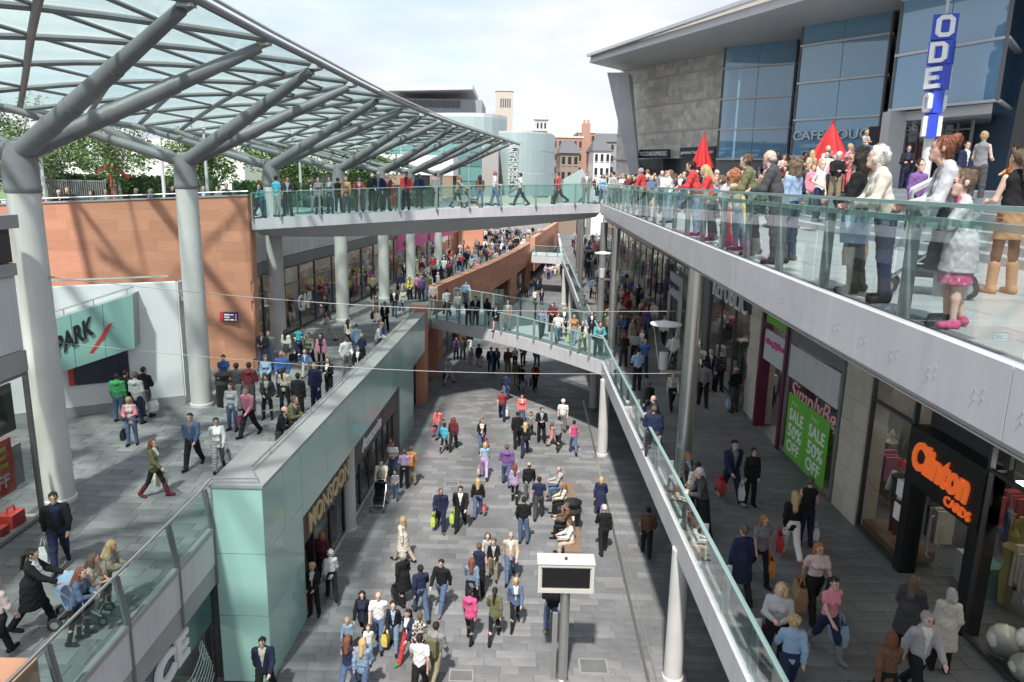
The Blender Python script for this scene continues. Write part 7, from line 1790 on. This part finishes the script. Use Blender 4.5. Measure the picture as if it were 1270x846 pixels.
# ---- terrace spectators in the foreground (finer bodies)
TS = 'at the terrace rail'
def hero(px, py, face, sex, pose, top, bottom, hair, label, h, shoes='shoes:black', lod=0, skin=1, mirror=False, dx=.50, extra=None, inner=None):
    p = rail_spot(px, lambda Y: te_x(Y)+dx, U0, .9*h) if dx < 1 else at(px, py, U0)
    return person(p, face, sex, pose, top, bottom, hair, TS, lod=lod, height=h*1.04, shoes=shoes, group='spectators at the terrace rail', skin=skin, mirror=mirror, label=label, extra=extra, inner=inner)
POSES['railwoman'] = dict(lean=.10, legs=((-.02,.03,.05),(-.10,.06,.05)), arms=((.22,.16,1.25,1.1),(.25,.16,1.2,.8)), head=(.02,-.25))
POSES['railold'] = dict(lean=.26, legs=((-.02,.05,.06),(-.12,.06,.06)), arms=((.32,.16,1.05,.9),(.34,.16,1.0,.7)), head=(-.18,.1))
POSES['railgirl'] = dict(lean=.10, legs=((.0,.02,.04),(-.10,.14,.04)), arms=((.62,.30,.95,1.3),(.62,.30,.95,1.1)), head=(-.02,-.15))
POSES['back'] = dict(lean=-.02, legs=((.02,.02,.05),(-.03,.05,.06)), arms=((.25,.16,1.2,.6),(.1,.16,.5,.3)), head=(.0,.3))
for k, v in (('railwoman','leaning on the rail'),('railold','leaning on the rail'),('railgirl','leaning on the rail'),('back','standing')): PW[k] = v
h1 = hero(1070,372,-62,'f','railwoman','jacket:black','trousers:black','curly:dark','person with dark curly hair in black jacket leaning on the terrace rail', 1.63, inner='lightgrey')
h2 = hero(1108,386,-80,'f','railold','jacket:cream','trousers:navy','whitecurl:whitehair','white haired person in cream jacket and dark trousers bent over the terrace rail', 1.64)
h3 = hero(1193,402,-72,'f','railold','jacket:silver/shiny','dress:black','bigbun:auburn','person with auburn bun in shiny grey hooded jacket over a black dress at the rail', 1.68, skin=0)
h4 = hero(1200,418,-70,'c','railgirl','coat:silver/shiny','dress:hotpink/print','bun:mouse','smiling girl in silver coat, pink dress and pink sandals at the terrace rail', 1.33, shoes='shoes:hotpink', skin=3, inner='hotpink')
h5 = hero(1238,364,-8,'f','back','vest:black','skirt:tan','ponytail:mouse','person with long brown ponytail, black top, tan skirt and tan boots seen from behind', 1.66, shoes='boots:tan', skin=3, dx=1.15, extra='leggings:black')
h6 = hero(968,345,-62,'m','rail','jacket:darkgrey','trousers:darkgrey','bald:greyhair','grey haired person in dark grey jacket leaning forward on the terrace rail', 1.75, lod=1)
hero(937,332,-70,'m','rail','jacket:olive','trousers:black','short:mouse','person in olive green jumper at the terrace rail beside the grey jacket', 1.74, lod=1)
hero(918,338,-60,'c','rail','jacket:beige','jeans:paledenim','curly:ginger','ginger curly haired child in beige top at the terrace rail', 1.45, lod=1)
hero(985,330,-40,'f','stand','shirt:lightblue','trousers:navy','curly:mouse','person with curly brown hair in light blue shirt just behind the rail', 1.62, lod=1, dx=.9)
hero(903,318,-75,'c','rail','hoodie:lightgrey','trousers:red','short:mouse','boy in grey hooded top and red trousers at the terrace rail', 1.35, lod=1)
hero(866,300,-70,'m','rail','jacket:red','jeans:paledenim','short:dark','person in bright red jacket with hand to face at the terrace rail', 1.74, lod=1)
hero(884,300,-80,'f','rail','jacket:red','trousers:black','long:blonde','blonde person in bright red jacket at the terrace rail', 1.62, lod=1)
hero(800,272,-60,'m','rail','jacket:red','trousers:black','short:greyhair','person in red jacket leaning at the rail close to the footbridge', 1.72, lod=1)
hero(832,285,-70,'f','stand','tee:white','jeans:paledenim','long:mouse','person in white t-shirt and pale jeans near the two red jackets', 1.6, lod=1, dx=.8)
give_bag(h1, 'lightblue', 'pale blue plastic bag held by the person in the black jacket at the rail', -1, .9, z=.62)
b_ = give_bag(h1, 'tan', 'brown patterned handbag hanging beside the black trousers at the rail', 1, .8, z=.30)
give_bag(h4, 'white', 'white paper bag held beside the silver coat at the rail', 1, .9, z=.35)
p = rail_spot(914, lambda Y: te_x(Y)+.75, U0, .8); carrier_bag((p.x,p.y,U0+.55), 'yellow', 'yellow plastic bag held among the spectators at the rail', 1.2)
p = at(1150,372,U0); pushchair((p.x+.25,p.y+.45,U0), R_(60), 'black', 'black pushchair behind the women at the terrace rail')
# people on the steps and plaza behind the rail
def pz(px, head_y, Y, face, sex, pose, top, bottom, hair, label, h=None, lod=1, shoes='shoes:black', z=None):
    q = aty(px, head_y, Y); H = h or 1.66
    person((q.x, Y, q.z-H), face, sex, pose, top, bottom, hair, 'on the steps before the cinema', lod=lod, height=H, group='people on the cinema steps', label=label, shoes=shoes)
for a in (
 (1222,163,17.5,60,'f','back','vest:grey','trousers:darkgrey','bun:blonde','person in grey gilet with pink striped sleeves on the cinema steps'),
 (1128,180,25,-160,'f','hold','jacket:black','jeans:navy','bun:dark','person in black jacket over purple top looking at a phone beneath the cinema mast'),
 (1055,178,26,-100,'f','stand','jacket:coral','trousers:coral','long:blonde','blonde person in coral jacket beside the large red parasol'),
 (1074,176,27,170,'m','stand','jacket:navy','jeans:denim','short:mouse','person in navy jacket carrying a boy on the shoulders'),
 (1020,200,21,150,'c','hip','vest:white','jeans:navy','short:blonde','child in white vest with a hand on the hip on the steps'),
 (1008,186,27,-20,'f','stand','top:cream','leggings:coral','long:blonde','person with very long fair hair and coral leggings on the steps'),
 (1030,186,28,170,'m','stand','jacket:black','trousers:black','short:mouse','person in black jacket sitting by the parasol'),
 (1042,190,28,190,'f','stand','shirt:lightblue','trousers:black','ponytail:dark','person in pale blue shirt by the parasol'),
 (1090,186,23,-150,'f','stand','jacket:brown','trousers:black','long:blonde','person with long fair hair behind the dark curly haired spectator'),
 (1200,175,22,160,'m','stand','jacket:navy','trousers:black','short:dark','person in navy jacket half hidden behind the auburn bun'),
 (1262,178,19,-60,'m','stand','jacket:orange','trousers:black','short:dark','person in orange and grey top at the foot of the black banner'),
 (1142,200,17,180,'c','stand','shirt:purple','trousers:black','short:dark','child in purple shirt behind the white haired spectator'),
 (1000,196,31,175,'m','stand','jacket:black','trousers:black','short:dark','person in black seated on the upper steps'),
 (1185,205,15,-40,'f','stand','shirt:purple','trousers:black','long:mouse','person in purple shirt close behind the auburn bun'),
 (955,188,34,-140,'f','stand','jacket:purple','trousers:black','long:mouse','person in purple jacket on the upper steps'),
 (972,192,34,170,'m','stand','tee:palepink','jeans:denim','short:mouse','person in pale pink t-shirt on the upper steps')): pz(*a)
q = aty(1075,156,27); person((q.x, 27, q.z-1.02), 170, 'c', 'sit', 'tee:white/striped', 'jeans:denim', 'short:blonde', 'on shoulders', lod=1, height=1.05, group='people on the cinema steps')
# ---- crowds placed at random, each one still a person
TOPS = ['jacket','tee','shirt','hoodie','cardigan','coat']; TC = ['black','black','black','navy','navy','white','white','cream','grey','denim','darkgrey','red','pink','lightblue','purple','beige','darkgrey','blue','palepink','lightgrey','olive','khaki','maroon','grey','paledenim']
BC = ['denim','black','black','navy','darkgrey','paledenim','beige','grey','khaki']; HC = ['dark','mouse','blonde','auburn','greyhair','dark','mouse','ginger','whitehair']
def look(rng, sex):
    t = rng.choice(TOPS[:5] if sex != 'f' else TOPS)+':'+rng.choice(TC); b = rng.choice(['jeans','trousers','trousers'] if sex != 'f' else ['jeans','trousers','leggings','skirt','leggings'])+':'+rng.choice(BC)
    h = (rng.choice(['short','short','short','bald','hat']) if sex == 'm' else rng.choice(['short','long','ponytail','bob'] if sex == 'c' else ['long','bob','ponytail','long','bun','whitecurl']))+':'+rng.choice(HC)
    return t, b, h
STUFF = []
def scatter(n, poly, lev, where, seed, lod=2, mind=.5, faces=(0,180), group=None, stuff=False, zf=None, poses=('stand','walk','stride','stand','hold','carry')):
    """n people spread over a floor polygon given in plan"""
    rng = random.Random(seed); done = []; tries = 0
    xs = [p[0] for p in poly]; ys_ = [p[1] for p in poly]
    def ins(x, y):
        c = False
        for (xa, ya), (xb, yb) in zip(poly, poly[1:]+poly[:1]):
            if (ya > y) != (yb > y) and x < (xb-xa)*(y-ya)/(yb-ya)+xa: c = not c
        return c
    z = {'low':0,'mid':M0,'up':U0,'plaza':PZ,'park':UL}[lev]
    while len(done) < n and tries < n*60:
        tries += 1; x, y = rng.uniform(min(xs), max(xs)), rng.uniform(min(ys_), max(ys_))
        if not ins(x, y) or any((x-a)**2+(y-b)**2 < mind**2 for a, b in done): continue
        if any((x-o.location.x)**2+(y-o.location.y)**2 < .16 and abs(o.location.z-z) < 1 for o in PEOPLE): continue
        done.append((x, y)); sex = rng.choice('mffmfc' if rng.random() < .5 else 'mf'); t, b, h = look(rng, sex); f = rng.choice(faces)+rng.gauss(0,25); po = rng.choice(poses)
        zz = zf(x, y) if zf else z
        if stuff: STUFF.append((x, y, zz, f, sex, po, t, b, h, rng.uniform(.93,1.04)))
        else: person((x, y, zz), f, sex, po, t, b, h, where, lod=lod, group=group or 'people '+where)
def step_z(x, y):
    for (xa, ya), (xb, yb) in zip(ST[:-1], ST[1:]):
        if ya <= y <= yb: s = xa+(xb-xa)*(y-ya)/(yb-ya); k = math.floor((x-s)/TR); return U0 + max(0, min(NS, k+1))*RI
    return U0
A1 = [(5.2,42.5),(9.5,42.5),(12.5,54),(6.4,54)]; A2 = [(5.2,30),(9.6,30),(11.3,42),(5.4,42)]; A3 = [(9.6,30),(13.2,33),(15.5,44),(11.4,40)]; A7 = [(4.9,36),(8.2,36),(8.9,50),(5.6,50)]
scatter(8, A1, 'up', 'in the bridge-end crowd', 1, mind=.55, faces=(180,180,-150,150))
scatter(14, A2, 'up', 'below the stone wall', 2, mind=.6, faces=(180,-120,-90,150), zf=step_z)
scatter(6, A3, 'up', 'by the small parasol', 3, mind=.6, faces=(180,-120,-150), zf=step_z)
scatter(8, [(6.3,22),(8.6,22),(9.4,29),(6.3,29)], 'up', 'between rail and steps', 4, mind=.7, faces=(-90,180,-120), zf=step_z)
scatter(20, [(-24,OWY(-24)+.75),(-11.8,OWY(-11.8)+.75),(-11.8,OWY(-11.8)+1.5),(-24,OWY(-24)+1.5)], 'park', 'behind the sandstone parapet', 5, lod=1, mind=.45, faces=(180,170,150,200), poses=('rail','stand','hip','rail'), zf=lambda x, y: OWZ(x)-1.15)
scatter(4, [(-11.9,34),(-11.2,44),(-13,45),(-13.4,34)], 'park', 'on the park terrace', 6, mind=.8, faces=(90,180))
scatter(8, A7, 'mid', 'in the gallery crush', 7, mind=.6, faces=(0,180))
scatter(6, [(5.0,26),(8.3,26),(8.4,35),(5.2,35)], 'mid', 'before the pale shop', 9, lod=1, mind=.8, faces=(0,180))
scatter(4, [(-9.6,50),(-6.0,50),(-3.2,61),(-8.8,61)], 'mid', 'before the pink signs', 11, mind=1.0, faces=(0,180))
print('PEOPLE', len(PEOPLE))
# the rest of the far crowds reads as one mass
scatter(62, A1, 'up', '', 31, mind=.45, stuff=True, faces=(180,150)); scatter(34, A2, 'up', '', 32, mind=.5, stuff=True, faces=(180,-120), zf=step_z); scatter(26, A3, 'up', '', 33, mind=.6, stuff=True, faces=(180,-120), zf=step_z)
scatter(34, A7, 'mid', '', 34, mind=.55, stuff=True); scatter(26, [(5.6,50),(8.9,50),(9.6,66),(6.2,66)], 'mid', '', 35, mind=.6, stuff=True); scatter(40, [(-9.0,62),(-2.9,62),(-.9,74),(-7.6,74)], 'mid', '', 36, mind=.6, stuff=True); scatter(10, [(-9.6,50),(-6.0,50),(-3.2,61),(-8.8,61)], 'mid', '', 37, mind=1, stuff=True)
scatter(110, [(-7.0,74),(-.9,74),(4.5,112),(-4,112)], 'mid', '', 21, mind=.7, stuff=True)
scatter(50, [(6.3,66),(9.8,66),(12,100),(7.5,100)], 'mid', '', 22, mind=.6, stuff=True)
scatter(40, [(6.3,54),(13,54),(14,70),(7.0,70)], 'up', '', 23, mind=.7, stuff=True, faces=(180,150))
scatter(16, [(3.5,92),(7,92),(11,125),(6,125)], 'low', '', 24, mind=1, stuff=True)
scatter(24, [(11.4,40),(14.4,42),(16,52),(12.5,50)], 'up', '', 25, mind=.6, stuff=True, faces=(180,150), zf=step_z)
scatter(26, A3, 'up', '', 41, mind=.5, stuff=True, faces=(180,150,-120), zf=step_z); scatter(26, [(12.2,32),(15.5,36),(18.5,46),(14.2,44)], 'plaza', '', 42, mind=.55, stuff=True, faces=(180,-140))
scatter(16, [(8.9,24),(11,24),(12.6,31),(9.6,31)], 'up', '', 43, mind=.7, stuff=True, faces=(180,-120), zf=step_z)
def stuff_mesh(lst, lab):
    groups = {}; 
    for (x, y, z, f, sex, po, t, b, h, sc) in lst:
        s = sc*(1.0 if sex == 'm' else (.93 if sex == 'f' else .72)); a = -R_(f); ca, sa = math.cos(a), math.sin(a)
        for part, var, m in (('body','',SKINS[1]), ('top',split(t)[0],fabric(split(t)[1])), ('bottom',split(b)[0],fabric(split(b)[1])), ('hair',split(h)[0],fabric(split(h)[1],'hair'))):
            me = person_part(part, var, po, sex, 2); V = np.empty(len(me.vertices)*3, np.float32); me.vertices.foreach_get('co', V); V = V.reshape(-1,3)*s
            W = np.stack([V[:,0]*ca-V[:,1]*sa+x, V[:,0]*sa+V[:,1]*ca+y, V[:,2]+z], 1); F = np.empty(len(me.loops), np.int32); me.loops.foreach_get('vertex_index', F); F = F.reshape(-1,4)
            groups.setdefault(m.name, [m, [], [], 0]); g_ = groups[m.name]; g_[1].append(W); g_[2].append(F+g_[3]); g_[3] += len(W)
    Vs, Fs, Ms, mats_, n0 = [], [], [], [], 0
    for i, (m, vv, ff, nn) in enumerate(groups.values()):
        v = np.concatenate(vv); f = np.concatenate(ff); Vs.append(v); Fs.append(f+n0); n0 += len(v); Ms.append(np.full(len(f), i)); mats_.append(m)
    me = to_mesh('distant_crowd', np.concatenate(Vs), np.concatenate(Fs), mats_, np.concatenate(Ms)); o = bpy.data.objects.new('distant_crowd', me); COL.objects.link(o)
    tag(o, lab, 'crowd', kind='stuff')
stuff_mesh(STUFF, 'distant crowds filling the far galleries and terrace')
